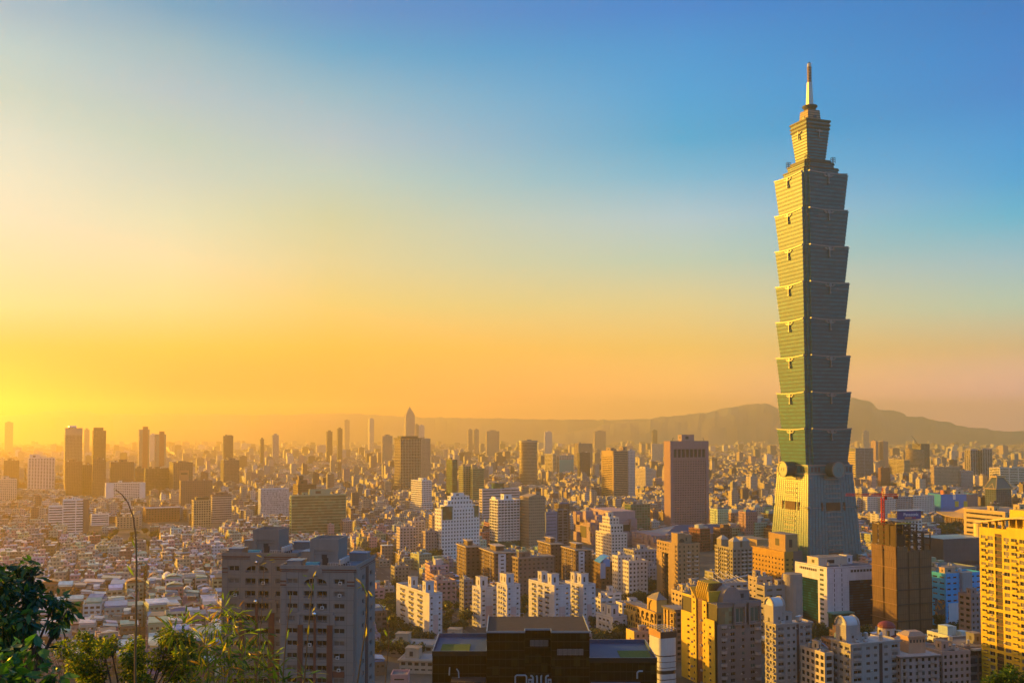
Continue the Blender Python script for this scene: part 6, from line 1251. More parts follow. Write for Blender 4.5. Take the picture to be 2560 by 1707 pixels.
def make_proto(W, L, n, kind, seed):
    r = random.Random(seed); H = n*3.1+0.4; b = MB(); st = dict(m=TW, fl=3.1, sp=r.choice((1.5,1.8,2.0)), bay=r.choice((2.6,3.2,4.0)), pier=r.choice((0.9,1.3,1.7)), g=GH, pr=0.25, band=None)
    class F: pass
    f = F(); f.mb = {}; f.W, f.L, f.H, f.st = W, L, H, st
    f.part = lambda k: f.mb.setdefault('x', b)
    Bld.vol(f, par=0.9)
    if kind == 'block':
        for i in range(1,n):
            for u in (W*.3,W*.72): b.box(u-1.5,-1.3,i*3.1,u+1.5,-.2,i*3.1+1.1,TW)
            b.box(-1.2,L*.3,i*3.1,-.2,L*.3+3,i*3.1+1.1,TW)
    else:
        for i in range(1,n):
            b.box(W*.1,-1.1,i*3.1-.1,W*.9,-.2,i*3.1+.9,TW)
    p = Proto(); p.W, p.L, p.H = W, L, H; p.body = b.mesh('body')
    q = MB(); h = H+0.1
    if kind == 'house':
        t = r.random(); x0,x1,y0,y1 = (0.3,W-.3,0.3,L*r.uniform(.55,1.0)-.3)
        if t < .22:
            z0, z1 = h+2.2, h+2.2+W*.16
            q.face([(x0-.5,y0-.5,z0),(W/2,y0-.5,z1),(W/2,y1+.5,z1),(x0-.5,y1+.5,z0)],TR); q.face([(W/2,y0-.5,z1),(x1+.5,y0-.5,z0),(x1+.5,y1+.5,z0),(W/2,y1+.5,z1)],TR)
            q.face([(x0-.5,y0-.5,z0-.12),(x0-.5,y1+.5,z0-.12),(W/2,y1+.5,z1-.12),(W/2,y0-.5,z1-.12)],TR); q.face([(W/2,y0-.5,z1-.12),(W/2,y1+.5,z1-.12),(x1+.5,y1+.5,z0-.12),(x1+.5,y0-.5,z0-.12)],TR)
            q.box(x0,y0,h,x1,y1,z0-.15,TW) if r.random() < .6 else [q.box(x,y,h,x+.2,y+.2,z0,DARKM) for x in (x0,x1-.2) for y in (y0,y1-.2)]
        elif t < .62:
            z0, z1 = h+2.0, h+3.1
            q.loft([[(x0-.5,y0-.5,z0-.12),(x1+.5,y0-.5,z0-.12),(x1+.5,y1+.5,z1-.12),(x0-.5,y1+.5,z1-.12)],[(x0-.5,y0-.5,z0),(x1+.5,y0-.5,z0),(x1+.5,y1+.5,z1),(x0-.5,y1+.5,z1)]],TR); q.box(x0,y0+.1,h,x1,y1,z0-.15,TW)
        elif t < .85:
            for _ in range(3):
                a, c_ = r.uniform(.05,.55), r.uniform(.05,.6); hh = r.uniform(2.2,3.4); wa, la = W*r.uniform(.28,.42), L*r.uniform(.25,.38)
                q.loft([[(W*a-.3,L*c_-.3,h+hh),(W*a+wa,L*c_-.3,h+hh),(W*a+wa,L*c_+la,h+hh+.6),(W*a-.3,L*c_+la,h+hh+.6)],[(W*a-.3,L*c_-.3,h+hh+.12),(W*a+wa,L*c_-.3,h+hh+.12),(W*a+wa,L*c_+la,h+hh+.72),(W*a-.3,L*c_+la,h+hh+.72)]],TR); q.box(W*a,L*c_,h,W*a+wa*.9,L*c_+la*.9,h+hh-.02,TW)
        else:
            n_ = 8; rg = [[(x0+(x1-x0)*i/n_, yy, h+1.8+2.0*math.sin(math.pi*i/n_)) for i in range(n_+1)] for yy in (y0,y1)]
            for i in range(n_): q.face([rg[0][i],rg[0][i+1],rg[1][i+1],rg[1][i]],TR)
            q.box(x0,y0+.1,h,x1,y1,h+1.78,TW)
    else:
        w2, l2 = W*r.uniform(.35,.6), L*r.uniform(.3,.5); q.box(W*.2,L*.3,h,W*.2+w2,L*.3+l2,h+r.uniform(2.6,5),TW,top=TR); q.box(W*.2-.4,L*.3-.4,h+5,W*.2+w2*.6,L*.3+l2*.6,h+5.2,TR)
        q.box(W*.62,L*.1,h,W*.95,L*.35,h+2.4,TW,top=TR)
    p.roof = q.mesh('roof')
    q = MB(); m = TW; q.box(0,0,0,3.2,2.8,3.0,m); q.box(-.2,-.2,3,3.4,3,3.25,m); q.cyl(1.2,1.3,3.8,5.4,.7,.7,TANKM,10); q.box(.9,-.05,.3,1.9,.02,2.1,DARKM)
    for x in (.7,1.7): q.bar((x,1.3,3.2),(x,1.3,3.9),.08,DARKM,4)
    p.stair = q.mesh('stair_house'); return p
HP = [make_proto(w,l,n,'house',i) for i,(w,l,n) in enumerate(((9,11,3),(10,12,4),(8,13,4),(11,10,3),(9,14,5),(12,12,4),(9,10,4),(10,15,3),(12,11,6),(8,10,3),(11,13,2),(9,9,5),(14,20,5),(7,12,4)))]
BP = [make_proto(w,l,n,'block',20+i) for i,(w,l,n) in enumerate(((15,18,6),(18,16,7),(14,20,8),(20,18,10),(16,16,12),(22,16,5),(17,19,9),(15,15,14)))]
def rel(px, row, D):
    best, o = 1e9, None
    for x,y,d,n in LAND:
        q = math.hypot(px-x,(row-y)*.8)+abs(D-d)*.05
        if q < best and len(n.split()) <= 9: best, o = q, (x,y,d,n)
    x,y,d,n = o
    w = 'in front of' if D < d-60 else 'behind' if D > d+60 else 'left of' if px < x else 'right of'
    n = n if n.split()[0] in ('the','a') else 'the '+n
    return w+' '+n
NUM = {2:'two',3:'three',4:'four',5:'five',6:'six',7:'seven',8:'eight',9:'nine',10:'ten',12:'twelve',14:'fourteen'}
r = random.Random(11); cand = []
def lots(D0, D1, sx, sy, blk, lane):
    for i in range(-200,260):
        for j in range(10,300):
            g = i*sx+(i//blk)*lane; h = j*sy+(j//2)*lane*.8
            x = g*GX[0]+h*GY[0]; y = g*GX[1]+h*GY[1]
            if not D0 <= y < D1: continue
            px, py = to_px((x,y,0))
            if -70 < px < 2640: yield g,h,x,y,px,py
for g,h,x,y,px,py in lots(548,1330,12,13.2,7,4):
    low = px < 1010 or (px > 2000 and y > 900)
    if in_green(px,py) or on_avenue(g,h,6) or taken(x+5,y+6,9): continue
    if r.random() < (.05 if low else .32): continue
    P = r.choice(HP if low and r.random() < .93 else BP if not low and r.random() < .6 else HP)
    w = FPX*9/y; zc = cap_at(px-w,px+w,y)
    if P.H+3 > zc:
        P = min(HP, key=lambda q: q.H)
        if P.H+2 > zc: continue
    row = to_px((x,y,P.H))[1]
    if hidden(px,row,y) or row > 1712: continue
    cand.append((y,x,px,row,P))
cand.sort(key=lambda c: c[0])
FAR = []; cnt = {'house':0,'apartment_block':0}; seen_lab = {}
for y,x,px,row,P in cand:
    kind = 'house' if P in HP else 'apartment_block'
    wn, wc = r.choice(WALLS); rn, rc = r.choice(ROOFS); wc = tuple(min(.8,c*r.uniform(.55,1.0)) for c in wc); rc = tuple(c*r.uniform(.8,1.1) for c in rc)
    if cnt[kind] >= 300: FAR.append((x,y,P.W,P.L,P.H,wc,rc,kind == 'house')); continue
    cnt[kind] += 1; flip = r.random() < .5
    th = GRID+(R(90) if flip else 0)+R(r.gauss(0,5))
    o = bpy.data.objects.new(kind, P.body); COL.objects.link(o); o.location = (x,y,0); o.rotation_euler = (0,0,th); o.color = (*wc,1)
    if flip: o.location = (x+P.L*math.cos(GRID)*.9, y+P.L*math.sin(GRID)*.9, 0)
    rf = add('roof', P.roof, o); rf.color = (*(rc if kind == 'house' else tuple(c*.8 for c in rc)),1)
    tank = r.random() < .45
    if tank:
        s = add('stair_house', P.stair, o, (P.W*r.uniform(.5,.65),P.L*r.uniform(.6,.75),P.H+.1), 0); s.color = (*wc,1)
    n = round((P.H-.4)/3.1)
    lab = f"{wn} {NUM.get(n,str(n))} storey {'house with a '+rn+' sheet roof' if kind=='house' else 'block with '+rn+' roof rooms'}"+(' and tank' if tank else '')
    tail = rel(px,row,y); lab2 = lab+', '+tail
    if len(lab2.split()) > 16: lab2 = ' '.join(lab2.split()[:16])
    tag(o, lab2, 'house' if kind == 'house' else 'apartment block', 'low houses of the old district' if kind == 'house' else 'mid rise blocks between the towers', 'thing')

# the endless rest of the city: one mass
def city_mat():
    m, N, L, b = pri('city_wall'); at_ = N.new('ShaderNodeAttribute'); at_.attribute_name = 'Col'
    tc = N.new('ShaderNodeNewGeometry'); sp = N.new('ShaderNodeSeparateXYZ'); L.new(tc.outputs['Position'], sp.inputs[0]); sn = N.new('ShaderNodeSeparateXYZ'); L.new(tc.outputs['Normal'], sn.inputs[0])
    def mm(op, a, v=None):
        n = N.new('ShaderNodeMath'); n.operation = op
        for i,q in enumerate((a,v)):
            if q is None: continue
            if isinstance(q,(int,float)): n.inputs[i].default_value = q
            else: L.new(q, n.inputs[i])
        return n.outputs[0]
    fz = mm('LESS_THAN', mm('FRACT', mm('DIVIDE', sp.outputs[2], 3.3)), .5)
    fu = mm('LESS_THAN', mm('FRACT', mm('DIVIDE', mm('ADD', sp.outputs[0], sp.outputs[1]), 3.9)), .62)
    side = mm('LESS_THAN', mm('ABSOLUTE', sn.outputs[2]), .5); k = mm('MULTIPLY', mm('MULTIPLY', fz, fu), side); k = mm('MULTIPLY', k, .75)
    mx = N.new('ShaderNodeMix'); mx.data_type = 'RGBA'; L.new(k, mx.inputs[0]); L.new(at_.outputs['Color'], mx.inputs[6]); mx.inputs[7].default_value = (0.03,0.03,0.035,1)
    L.new(mx.outputs[2], b.inputs['Base Color']); b.inputs['Roughness'].default_value = .55; return m
CM = city_mat()
class Mass:
    def __init__(s): s.v=[]; s.f=[]; s.c=[]
    def box(s, x, y, z0, w, l, z1, th, col, top):
        c, sn = math.cos(th), math.sin(th); n = len(s.v)
        for z in (z0,z1):
            for a,b in ((0,0),(w,0),(w,l),(0,l)): s.v.append((x+a*c-b*sn, y+a*sn+b*c, z))
        s.f += [(n,n+1,n+5,n+4),(n+1,n+2,n+6,n+5),(n+2,n+3,n+7,n+6),(n+3,n,n+4,n+7),(n+4,n+5,n+6,n+7)]; s.c += [col]*4+[top]
    def done(s, name):
        me = bpy.data.meshes.new(name); me.from_pydata(s.v,[],s.f); me.materials.append(CM)
        a = me.color_attributes.new('Col','FLOAT_COLOR','CORNER'); arr = []
        for f,c in zip(s.f,s.c): arr.extend((*c,1)*len(f))
        a.data.foreach_set('color',arr); return tag(add(name, me), kind='stuff')
M = Mass()
def mass_building(x, y, w, l, H, wc, rc, low, th):
    M.box(x,y,0,w,l,H,th,wc,(0.22,0.21,0.2) if not low else rc)
    c, s = math.cos(th), math.sin(th); L2 = lambda a,b: (x+a*c-b*s, y+a*s+b*c)
    for _ in range(r.choice((1,1,2,2,3))):
        a, b = r.uniform(0,w*.6), r.uniform(0,l*.6); M.box(*L2(a,b),H,w*r.uniform(.2,.42),l*r.uniform(.2,.42),H+r.uniform(1.5,4.2),th,wc,rc if r.random() < .6 else wc)
for (x,y,w,l,H,wc,rc,low) in FAR: mass_building(x,y,w,l,H,wc,rc,low,GRID+R(r.gauss(0,5)))
def fill(D0, D1, sx, sy, blk, lane, skip, hmin, hmax, ptall, tmax):
    for g,h,x,y,px,py in lots_far(D0,D1,sx,sy,blk,lane):
        if r.random() < skip or in_green(px,py) or (y < 2800 and on_avenue(g,h,sx*.45)): continue
        if y < 5600 and taken(x+sx*.4,y+sy*.4,sx*.5): continue
        H = r.uniform(hmin,hmax)*r.choice((.55,.8,1,1,1.15))
        if r.random() < ptall: H = r.uniform(hmax,tmax)
        w_ = FPX*sx*.7/y; zc = cap_at(px-w_,px+w_,y)
        if H+3 > zc: H = zc-3
        if H < 6 or hidden(px,to_px((x,y,H))[1],y): continue
        k = r.choice(WALLS)[1]; q = r.uniform(.4,1.0); wc = tuple(min(.75,c*q) for c in k); rc = r.choice(ROOFS)[1]
        mass_building(x,y,sx*r.uniform(.6,1.02)*(1 if H < hmax else .7),sy*r.uniform(.6,1.0)*(1 if H < hmax else .7),H,wc,rc,H < 16,GRID+R(r.choice((0,0,0,8,8,-10))))
def lots_far(D0, D1, sx, sy, blk, lane):
    n = int(D1*1.3/sx)
    for i in range(-n,n):
        g = i*sx+(i//blk)*lane
        for j in range(int(D0*.5/sy), int(D1*1.35/sy)):
            h = j*sy+(j//2)*lane; x = g*GX[0]+h*GY[0]; y = g*GX[1]+h*GY[1]
            if not D0 <= y < D1: continue
            u = x/y
            if -.56 < u < .56: yield g,h,x,y,PW/2+u*FPX,HORIZON+CAM_H*FPX/y
fill(1330,2000,18,18,5,6,.05,11,22,.05,42)
fill(2000,3200,26,22,5,6,.05,12,22,.05,52)
fill(3200,5200,40,28,5,6,.05,12,24,.045,62)
fill(5200,10500,64,44,5,8,.05,14,26,.035,72)
M.done('distant_city')

# ---------------------------------------------------------------- city trees
def leaf_mat(c, tr=0.35, rough=0.5):
    key = ('l',c,tr,rough)
    if key in MATS: return MATS[key]
    m, N, L, b = pri('leaf'); o = N['Material Output']; tc = N.new('ShaderNodeTexCoord'); nz = N.new('ShaderNodeTexNoise'); nz.inputs['Scale'].default_value = 1.3; L.new(tc.outputs['Object'], nz.inputs['Vector'])
    mr = N.new('ShaderNodeMapRange'); mr.inputs['From Min'].default_value=.3; mr.inputs['From Max'].default_value=.7; mr.inputs['To Min'].default_value=.55; mr.inputs['To Max'].default_value=1.4; L.new(nz.outputs[0], mr.inputs['Value'])
    v = N.new('ShaderNodeVectorMath'); v.operation = 'SCALE'; v.inputs[0].default_value = c; L.new(mr.outputs[0], v.inputs['Scale']); L.new(v.outputs[0], b.inputs['Base Color']); b.inputs['Roughness'].default_value = rough; b.inputs['Specular IOR Level'].default_value = .4
    t = N.new('ShaderNodeBsdfTranslucent'); v2 = N.new('ShaderNodeVectorMath'); v2.operation = 'MULTIPLY'; v2.inputs[1].default_value = (1.9,1.9,.6); L.new(v.outputs[0], v2.inputs[0]); L.new(v2.outputs[0], t.inputs[0])
    mx = N.new('ShaderNodeMixShader'); mx.inputs[0].default_value = tr; L.new(b.outputs[0], mx.inputs[1]); L.new(t.outputs[0], mx.inputs[2]); L.new(mx.outputs[0], o.inputs['Surface'])
    MATS[key] = m; return m
BARK = mat((0.09,0.06,0.04),0.9,0.3,2.0)
def city_tree(seed, R_, H_, col):
    rr_ = random.Random(seed); b = MB(); m = leaf_mat(col,.25); lobes = [(rr_.gauss(0,R_*.42),rr_.gauss(0,R_*.42),H_*rr_.uniform(.45,.85),R_*rr_.uniform(.35,.6)) for _ in range(9)]
    for (x,y,z,q) in lobes:
        for _ in range(75):
            d = Vector((rr_.gauss(0,1),rr_.gauss(0,1),rr_.gauss(0,.8))).normalized()*q*rr_.uniform(.6,1.05); n = (d.normalized()+Vector((rr_.gauss(0,.5),rr_.gauss(0,.5),rr_.gauss(0,.5)))).normalized()
            t = n.orthogonal().normalized(); s = n.cross(t); k = R_*rr_.uniform(.08,.17); c = Vector((x,y,z))+d
            b.face([tuple(c+t*k),tuple(c+s*k*.8),tuple(c-t*k),tuple(c-s*k*.8)],m)
    q = MB(); q.bar((0,0,0),(0,0,H_*.55),R_*.07,BARK,6,R_*.04)
    for (x,y,z,_) in lobes[:5]: q.bar((0,0,H_*.4),(x*.8,y*.8,z),R_*.035,BARK,4,R_*.01)
    return b.mesh('tree'), q.mesh('trunk')
TREES = [city_tree(1,4.2,9,(0.035,0.055,0.018)), city_tree(2,5.0,10,(0.045,0.065,0.02)), city_tree(3,3.6,8,(0.06,0.07,0.02)), city_tree(4,5.5,11,(0.03,0.05,0.022)), city_tree(5,4.0,8.5,(0.085,0.08,0.022))]
TN = ('dark green','mid green','olive','deep green','yellowish')
def plant_tree(x, y, k, sc, label, group):
    c, t = TREES[k]; o = add('tree', c, None, (x,y,0), r.uniform(0,6)); o.scale = (sc,sc,sc*r.uniform(.85,1.1)); add('trunk', t, o)
    tag(o, label, 'tree', group, 'thing')
ZN = ('in the park strip right of the grey pair','in the gap left of the white slabs','between the white slabs','behind the black glass office','at the foot of the tan arched tower','in the park behind the netted tower','beside the charcoal hall','below the sky blue office','at the far left green patch','along the green belt by the drooping stalk','near the white office with square windows','under the white office with square windows','below the white office with dark glass walls','beside the pink stucco block','beside the dark ribbon glass')
nt_ = 0
for zi,(a,b_,_) in enumerate(GREEN_ZONES):
    n = {0:26,1:12,2:4,3:26,4:12,5:42,6:30,7:18,8:10,9:26,10:10,11:5,12:22,13:26,14:8}[zi]; spots = []
    for _ in range(n*6):
        if len(spots) >= n: break
        p = ground_at(r.uniform(*a), r.uniform(*b_))
        if taken(p.x,p.y,3) or any(math.hypot(p.x-q.x,p.y-q.y) < 5.5 for q in spots): continue
        spots.append(p); k = r.randrange(5)
        plant_tree(p.x,p.y,k,r.uniform(.75,1.25), f"{TN[k]} broad tree {ZN[zi]}", 'trees '+ZN[zi])
n = 0
for _ in range(900):
    p = ground_at(r.uniform(0,1000), r.uniform(1390,1640))
    if taken(p.x,p.y,4) or n >= 70: continue
    n += 1; k = r.randrange(4); plant_tree(p.x,p.y,k,r.uniform(.6,1.0), f"{TN[k]} tree in a lane between the low houses", 'lane trees of the old district')
# ---------------------------------------------------------------- a few cars in the open streets
def car_mesh(col):
    b = MB(); m = mat(col,.25,.05,1.0,spec=.6,streak=False); b.loft([[(-2.2,-.85,.3),(2.2,-.85,.3),(2.2,.85,.3),(-2.2,.85,.3)],[(-2.2,-.88,.85),(2.2,-.88,.8),(2.2,.88,.8),(-2.2,.88,.85)]],m)
    b.loft([[(-1.7,-.82,.84),(1.2,-.82,.82),(1.2,.82,.82),(-1.7,.82,.84)],[(-1.3,-.68,1.42),(.5,-.68,1.42),(.5,.68,1.42),(-1.3,.68,1.42)]],G_PANE[1]); b.box(-1.28,-.66,1.42,.48,.66,1.46,m)
    for x in (-1.4,1.4):
        for y in (-.9,.9): b.loft([[(x+.32*math.cos(a*.785),y+s*.1,.32+.32*math.sin(a*.785)) for a in range(8)] for s in (-1,1)],DARKM)
    return b.mesh('parked_car')
CARS = [('white',car_mesh((.7,.7,.7))),('dark grey',car_mesh((.08,.08,.09))),('silver',car_mesh((.4,.41,.43))),('red',car_mesh((.35,.03,.02)))]
for (px,py,rz,k,w) in ((942,1594,20,0,'on the street right of the grey pair'),(952,1600,20,2,'on the street right of the grey pair'),(1474,1470,110,0,'in the yard by the blue canopy tower'),(1484,1474,110,2,'in the yard by the blue canopy tower'),(1492,1468,110,3,'in the yard by the blue canopy tower'),(1640,1470,20,0,'by the trees under the tan arched tower'),(1628,1474,20,1,'by the trees under the tan arched tower'),(2428,1598,15,0,'under the sky blue office'),(2412,1600,15,1,'under the sky blue office')):
    p = ground_at(px,py); o = add('parked_car', CARS[k][1], None, (p.x,p.y,.12), R(rz)); tag(o, f"small {CARS[k][0]} car {w}", 'car', 'cars in the streets', 'thing')
# ---------------------------------------------------------------- plants on the hillside in front
def leaf(b, p, d, up, ln, wd, m, fold=.25, curl=.15):
    d = d.normalized(); s = d.cross(up)
    if s.length < 1e-3: s = d.orthogonal()
    s.normalize(); n = s.cross(d)
    mid = p+d*ln*.45-n*wd*fold; tip = p+d*ln-n*ln*curl
    l1 = p+d*ln*.4+s*wd*.5; r1 = p+d*ln*.4-s*wd*.5; l2 = p+d*ln*.75+s*wd*.32-n*ln*curl*.5; r2 = p+d*ln*.75-s*wd*.32-n*ln*curl*.5; m2 = p+d*ln*.75-n*(wd*fold*.7+ln*curl*.5)
    k = len(b.v); b.v.extend(tuple(q) for q in (p,l1,l2,tip,r2,r1,mid,m2)); mi = b.mi(m)
    for f in ((k,k+6,k+1),(k+1,k+6,k+7,k+2),(k+2,k+7,k+3),(k,k+5,k+6),(k+5,k+4,k+7,k+6),(k+4,k+3,k+7)): b.f.append(f); b.i.append(mi)
def limb(b, pts, r0, r1, m, n=6):
    k = len(pts)-1
    for i in range(k): b.bar(pts[i], pts[i+1], r0+(r1-r0)*i/k, m, n, r0+(r1-r0)*(i+1)/k)
def ground_z(x, y): return terrain(y)
def leafy_tree(name, label, cat, base_px, D, clumps, ln, wd, dens, mats, seed, droop, depth, trunk_r, twig=True, inner=.15):
    rr_ = random.Random(seed); base = at(base_px, 1700, D); base = Vector((base.x, D, ground_z(0, D)-.1)); t = empty(name, base, 0, label, cat); sc = D/FPX
    tr, cr = MB(), MB(); cs = []
    for (px,py,rp) in clumps:
        c = at(px,py,D)+Vector((0,rr_.uniform(-depth,depth),0)); cs.append((c-base, rp*sc))
    cen = Vector((sum(c.x for c,_ in cs)/len(cs),sum(c.y for c,_ in cs)/len(cs),min(c.z for c,_ in cs)-.3)); fork = Vector((cen.x*.6,cen.y*.6,max(cen.z*.8,.5)))
    limb(tr,[Vector((0,0,0)),fork*.5+Vector((.05,0,0)),fork],trunk_r,trunk_r*.7,BARK,8)
    for c, rad in cs:
        mid = fork.lerp(c,.5)+Vector((rr_.uniform(-.12,.12),rr_.uniform(-.12,.12),-.08)); limb(tr,[fork,mid,c],trunk_r*.38,trunk_r*.08,BARK,5)
        for _ in range(5): d = Vector((rr_.gauss(0,1),rr_.gauss(0,1),rr_.gauss(.2,.7))).normalized(); limb(tr,[mid.lerp(c,.7),c+d*rad*.8],trunk_r*.08,trunk_r*.025,BARK,4)
        n = int(dens*(rad/ln)**2)
        for _ in range(n):
            d = Vector((rr_.gauss(0,1),rr_.gauss(0,1),rr_.gauss(0,1))).normalized(); q = rad*(inner+(1-inner)*rr_.random()**.5)
            p = c+Vector((d.x*q,d.y*q,d.z*q*.8)); dd = d*.7+Vector((rr_.gauss(0,.5),rr_.gauss(0,.5),rr_.gauss(0,.4)-droop)); k = rr_.uniform(.65,1.2)
            leaf(cr,p,dd,Vector((rr_.gauss(0,.5),rr_.gauss(0,.5),1)),ln*k,wd*k,rr_.choice(mats),.22,.12)
    tr.obj('trunk', t); cr.obj('crown', t); return t
DK = [leaf_mat((0.014,0.048,0.024),.2,.26),leaf_mat((0.02,0.065,0.024),.3,.28),leaf_mat((0.035,0.10,0.02),.4,.32)]
leafy_tree('broadleaf_tree','dark glossy broadleaf tree with drooping leaves at the left edge','tree',-60,14,[(5,1418,30),(40,1428,30),(55,1460,28),(15,1470,45),(60,1500,40),(100,1492,26),(128,1505,24),(145,1535,24),(100,1540,36),(50,1550,45),(10,1560,45),(152,1565,16),(120,1560,24),(70,1592,26),(30,1610,36),(88,1632,13),(118,1588,12),(-60,1470,70),(-90,1560,70),(-40,1620,60)],.15,.07,55,DK,1,.55,.5,.11)
BR = [leaf_mat((0.03,0.11,0.015),.35,.35),leaf_mat((0.02,0.075,0.02),.25,.3),leaf_mat((0.05,0.13,0.02),.4,.4)]
leafy_tree('shrub','bright green large leaved shrub in the lower left corner','shrub',20,8.5,[(15,1640,32),(55,1648,28),(30,1680,40),(85,1672,30),(115,1698,28),(60,1705,40),(0,1700,40),(140,1712,16),(-60,1680,60)],.14,.095,26,BR,2,.15,.3,.05)
YG = [leaf_mat((0.08,0.14,0.008),.55,.35),leaf_mat((0.035,0.075,0.008),.4,.35),leaf_mat((0.17,0.19,0.008),.65,.35)]
leafy_tree('round_tree','round crowned small leaved tree catching yellow light, lower left','tree',310,28,[(178,1612,26),(205,1598,24),(238,1606,24),(268,1612,26),(190,1640,34),(225,1645,34),(290,1604,26),(318,1618,22),(352,1640,30),(255,1668,36),(300,1650,34),(335,1682,34),(395,1602,26),(425,1592,24),(455,1600,26),(478,1622,26),(498,1648,18),(440,1632,34),(400,1645,34),(470,1664,26),(430,1686,34),(380,1690,28),(180,1680,24),(215,1695,30),(490,1690,20)],.10,.055,40,YG,3,.2,.9,.13)
def bare_twigs():
    rr_ = random.Random(8); b = MB(); t = empty('bare_shrub',(at(150,1700,24).x,24,ground_z(0,24)),0,'leafless twiggy shrub left of the round crowned tree','shrub'); o = t.location
    m = mat((0.16,0.09,0.045),.9,.2,3)
    for (px,py) in ((118,1648),(130,1632),(142,1640),(150,1625),(160,1650),(128,1668),(172,1660),(145,1662)):
        e = at(px,py,24)-o; s = Vector((rr_.uniform(-.05,.05),0,e.z-1.0)); limb(b,[s,s.lerp(e,.5)+Vector((.08,0,.05)),e],.014,.005,m,4)
        for _ in range(6): q = s.lerp(e,rr_.uniform(.5,1)); limb(b,[q,q+Vector((rr_.gauss(0,.14),rr_.gauss(0,.1),rr_.uniform(.05,.2)))],.006,.003,m,3)
    limb(b,[Vector((0,0,0)),Vector((0,0,at(145,1690,24).z-o.z))],.03,.02,m,5); b.obj('stem', t)
bare_twigs()
BM = [leaf_mat((0.10,0.17,0.014),.6,.35),leaf_mat((0.04,0.09,0.014),.5,.35),leaf_mat((0.24,0.22,0.015),.65,.4),leaf_mat((0.30,0.17,0.02),.5,.5)]
CUL = mat((0.13,0.12,0.03),.5,.3,3)
def bamboo():
    rr_ = random.Random(4); D = 12.5; base = Vector((at(590,1700,D).x,D,ground_z(0,D)-.05)); t = empty('bamboo', base, 0, 'bamboo clump with slender pointed leaves in front of the grey pair','bamboo')
    sprays = [(482,1547),(470,1560),(527,1538),(562,1553),(503,1571),(550,1577),(586,1580),(637,1588),(535,1598),(580,1606),(613,1633),(524,1636),(550,1651),(584,1656),(655,1669),(512,1666),(667,1660),(684,1681),(735,1684),(600,1668),(630,1660),(560,1680),(525,1690),(640,1695),(710,1690),(590,1695),(500,1695),(565,1625),(545,1565),(755,1700),(475,1690)]
    tips = [(527,1530),(565,1545),(483,1540),(640,1585),(600,1570),(680,1675),(735,1680)]; cu, lf = MB(), MB()
    for px,py in tips:
        e = at(px,py,D)+Vector((0,rr_.uniform(-.5,.5),0))-base; s = Vector((e.x*.25,rr_.uniform(-.3,.3),0)); m = s.lerp(e,.6)+Vector((-e.x*.1,0,.2)); limb(cu,[s,m,e],.014,.004,CUL,5)
    for px,py in sprays:
        c = at(px,py,D)+Vector((0,rr_.uniform(-.6,.6),0))-base; q = min((at(a,b_,D)-base for a,b_ in tips), key=lambda v:(v-c).length); limb(cu,[c,q.lerp(Vector((q.x*.4,0,0)),.35)],.003,.006,CUL,3)
        for _ in range(26):
            d = Vector((rr_.gauss(0,1),rr_.gauss(0,.7),rr_.gauss(.1,.8))).normalized(); p = c+d*rr_.uniform(0,.16); k = rr_.uniform(.7,1.25); mm = rr_.choices(BM,(5,4,2,1))[0]
            leaf(lf,p,d+Vector((0,0,-.1)),Vector((rr_.gauss(0,.6),rr_.gauss(0,.6),1)),.17*k,.026*k,mm,.2,.2)
    cu.obj('culm', t); lf.obj('leaf', t)
    tag(t.children[-1], kind='stuff')
bamboo()
STK = mat((0.20,0.11,0.04),.6,.25,6)
def stalk(label, pts, D, r0, r1, leaves, seed):
    rr_ = random.Random(seed); w = [at(x,y,D) for x,y in pts]; base = Vector((w[0].x, D, ground_z(0,D)-.05)); t = empty('grass_stalk', base, 0, label, 'stalk', 'tall stalks in front of the view'); b = MB(); limb(b,[Vector((0,0,0))]+[q-base for q in w],r0,r1,STK,6)
    for i in range(1,len(w)): b.sphere(*(w[i]-base), r0+(r1-r0)*i/len(w)*1.0+.002, STK, 6, 4)
    b.obj('stem', t)
    for (x,y,a,ln) in leaves:
        q = MB(); leaf(q, at(x,y,D)-base, Vector((math.cos(R(a)),rr_.gauss(0,.3),math.sin(R(a)))), Vector((rr_.gauss(0,.5),-.6,.6)), ln, ln*.2, rr_.choice((BM[0],BM[2])), .2,.1); q.obj('leaf', t)
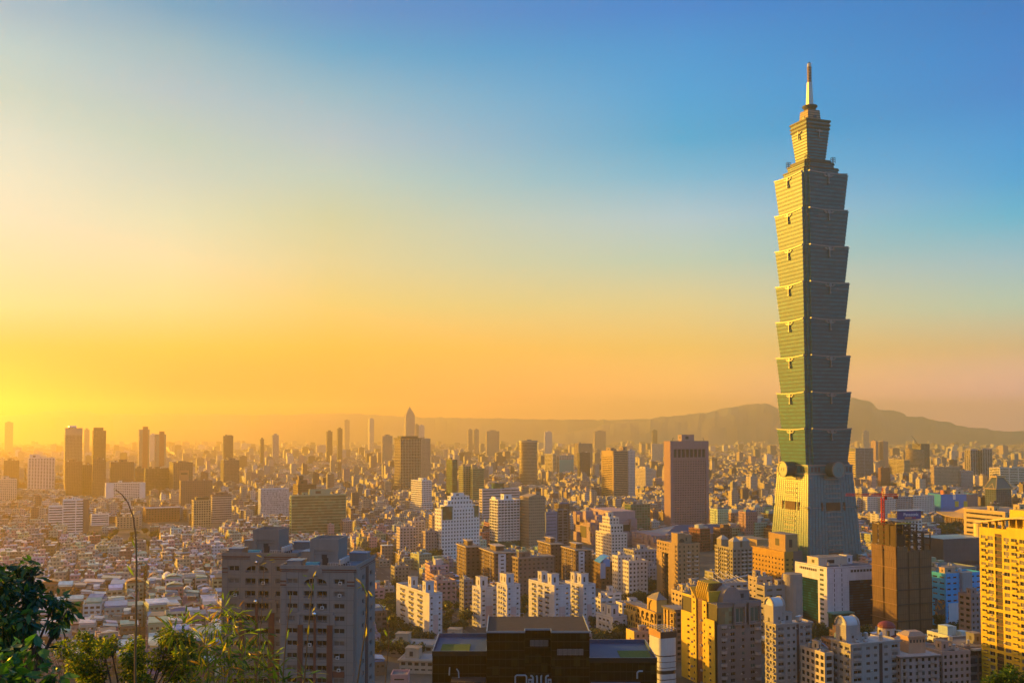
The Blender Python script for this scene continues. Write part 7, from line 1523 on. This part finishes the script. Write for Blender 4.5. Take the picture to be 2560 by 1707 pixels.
stalk('tall thin dry stalk drooping at its tip before the low houses',[(338,1710),(338,1640),(340,1560),(341,1480),(341,1400),(339,1335),(333,1292),(320,1256),(305,1236),(291,1225)],11,.016,.004,[(292,1226,160,.06),(300,1234,190,.07),(314,1250,200,.06),(318,1262,175,.05),(335,1440,110,.16),(338,1370,110,.12)],1)
stalk('slim stalk in front of the left edge of the nearer grey tower',[(707,1710),(711,1640),(717,1575),(724,1520),(727,1490),(723,1476)],12,.011,.003,[(724,1535,75,.10),(716,1600,80,.14),(726,1500,100,.08)],2)
stalk('slim stalk with a leafy tip before the middle of the nearer grey tower',[(760,1710),(766,1640),(771,1575),(777,1510),(781,1460),(782,1440)],12,.012,.003,[(782,1442,60,.09),(778,1470,130,.09),(777,1480,250,.09),(780,1530,60,.08),(770,1590,85,.16),(783,1455,270,.10),(770,1440,170,.08)],3)
stalk('stalk arching left with small leaves at the right flank of the nearer grey tower',[(893,1710),(902,1650),(911,1590),(917,1530),(915,1485),(903,1458),(886,1443)],12,.013,.003,[(888,1444,-40,.12),(903,1455,-60,.09),(912,1470,-60,.08),(918,1480,-100,.08),(905,1465,200,.08),(913,1595,80,.14),(920,1475,-50,.09)],4)
stalk('slim stalk with a bent tip right of the nearer grey tower',[(963,1710),(968,1650),(973,1600),(970,1555),(957,1520),(940,1497),(934,1488)],12,.010,.003,[(934,1490,150,.06),(958,1525,90,.08),(970,1560,100,.12),(970,1552,70,.09),(968,1590,110,.1),(973,1610,60,.09)],5)
stalk('leafy stem tip crossing the roof of the further grey tower',[(640,1710),(650,1600),(656,1500),(660,1420),(664,1395)],12,.008,.002,[(656,1392,160,.09),(664,1390,30,.08),(672,1400,10,.08),(668,1405,200,.09),(678,1406,20,.06)],6)
leafy_tree('hillside_tree','dark round treetop in the lower right corner','tree',2520,150,[(2470,1702,14),(2490,1690,16),(2512,1684,18),(2536,1680,18),(2556,1690,18),(2500,1708,20),(2530,1704,22),(2560,1710,20),(2580,1695,24)],.5,.32,40,YG[:2],9,.1,1.5,.3)
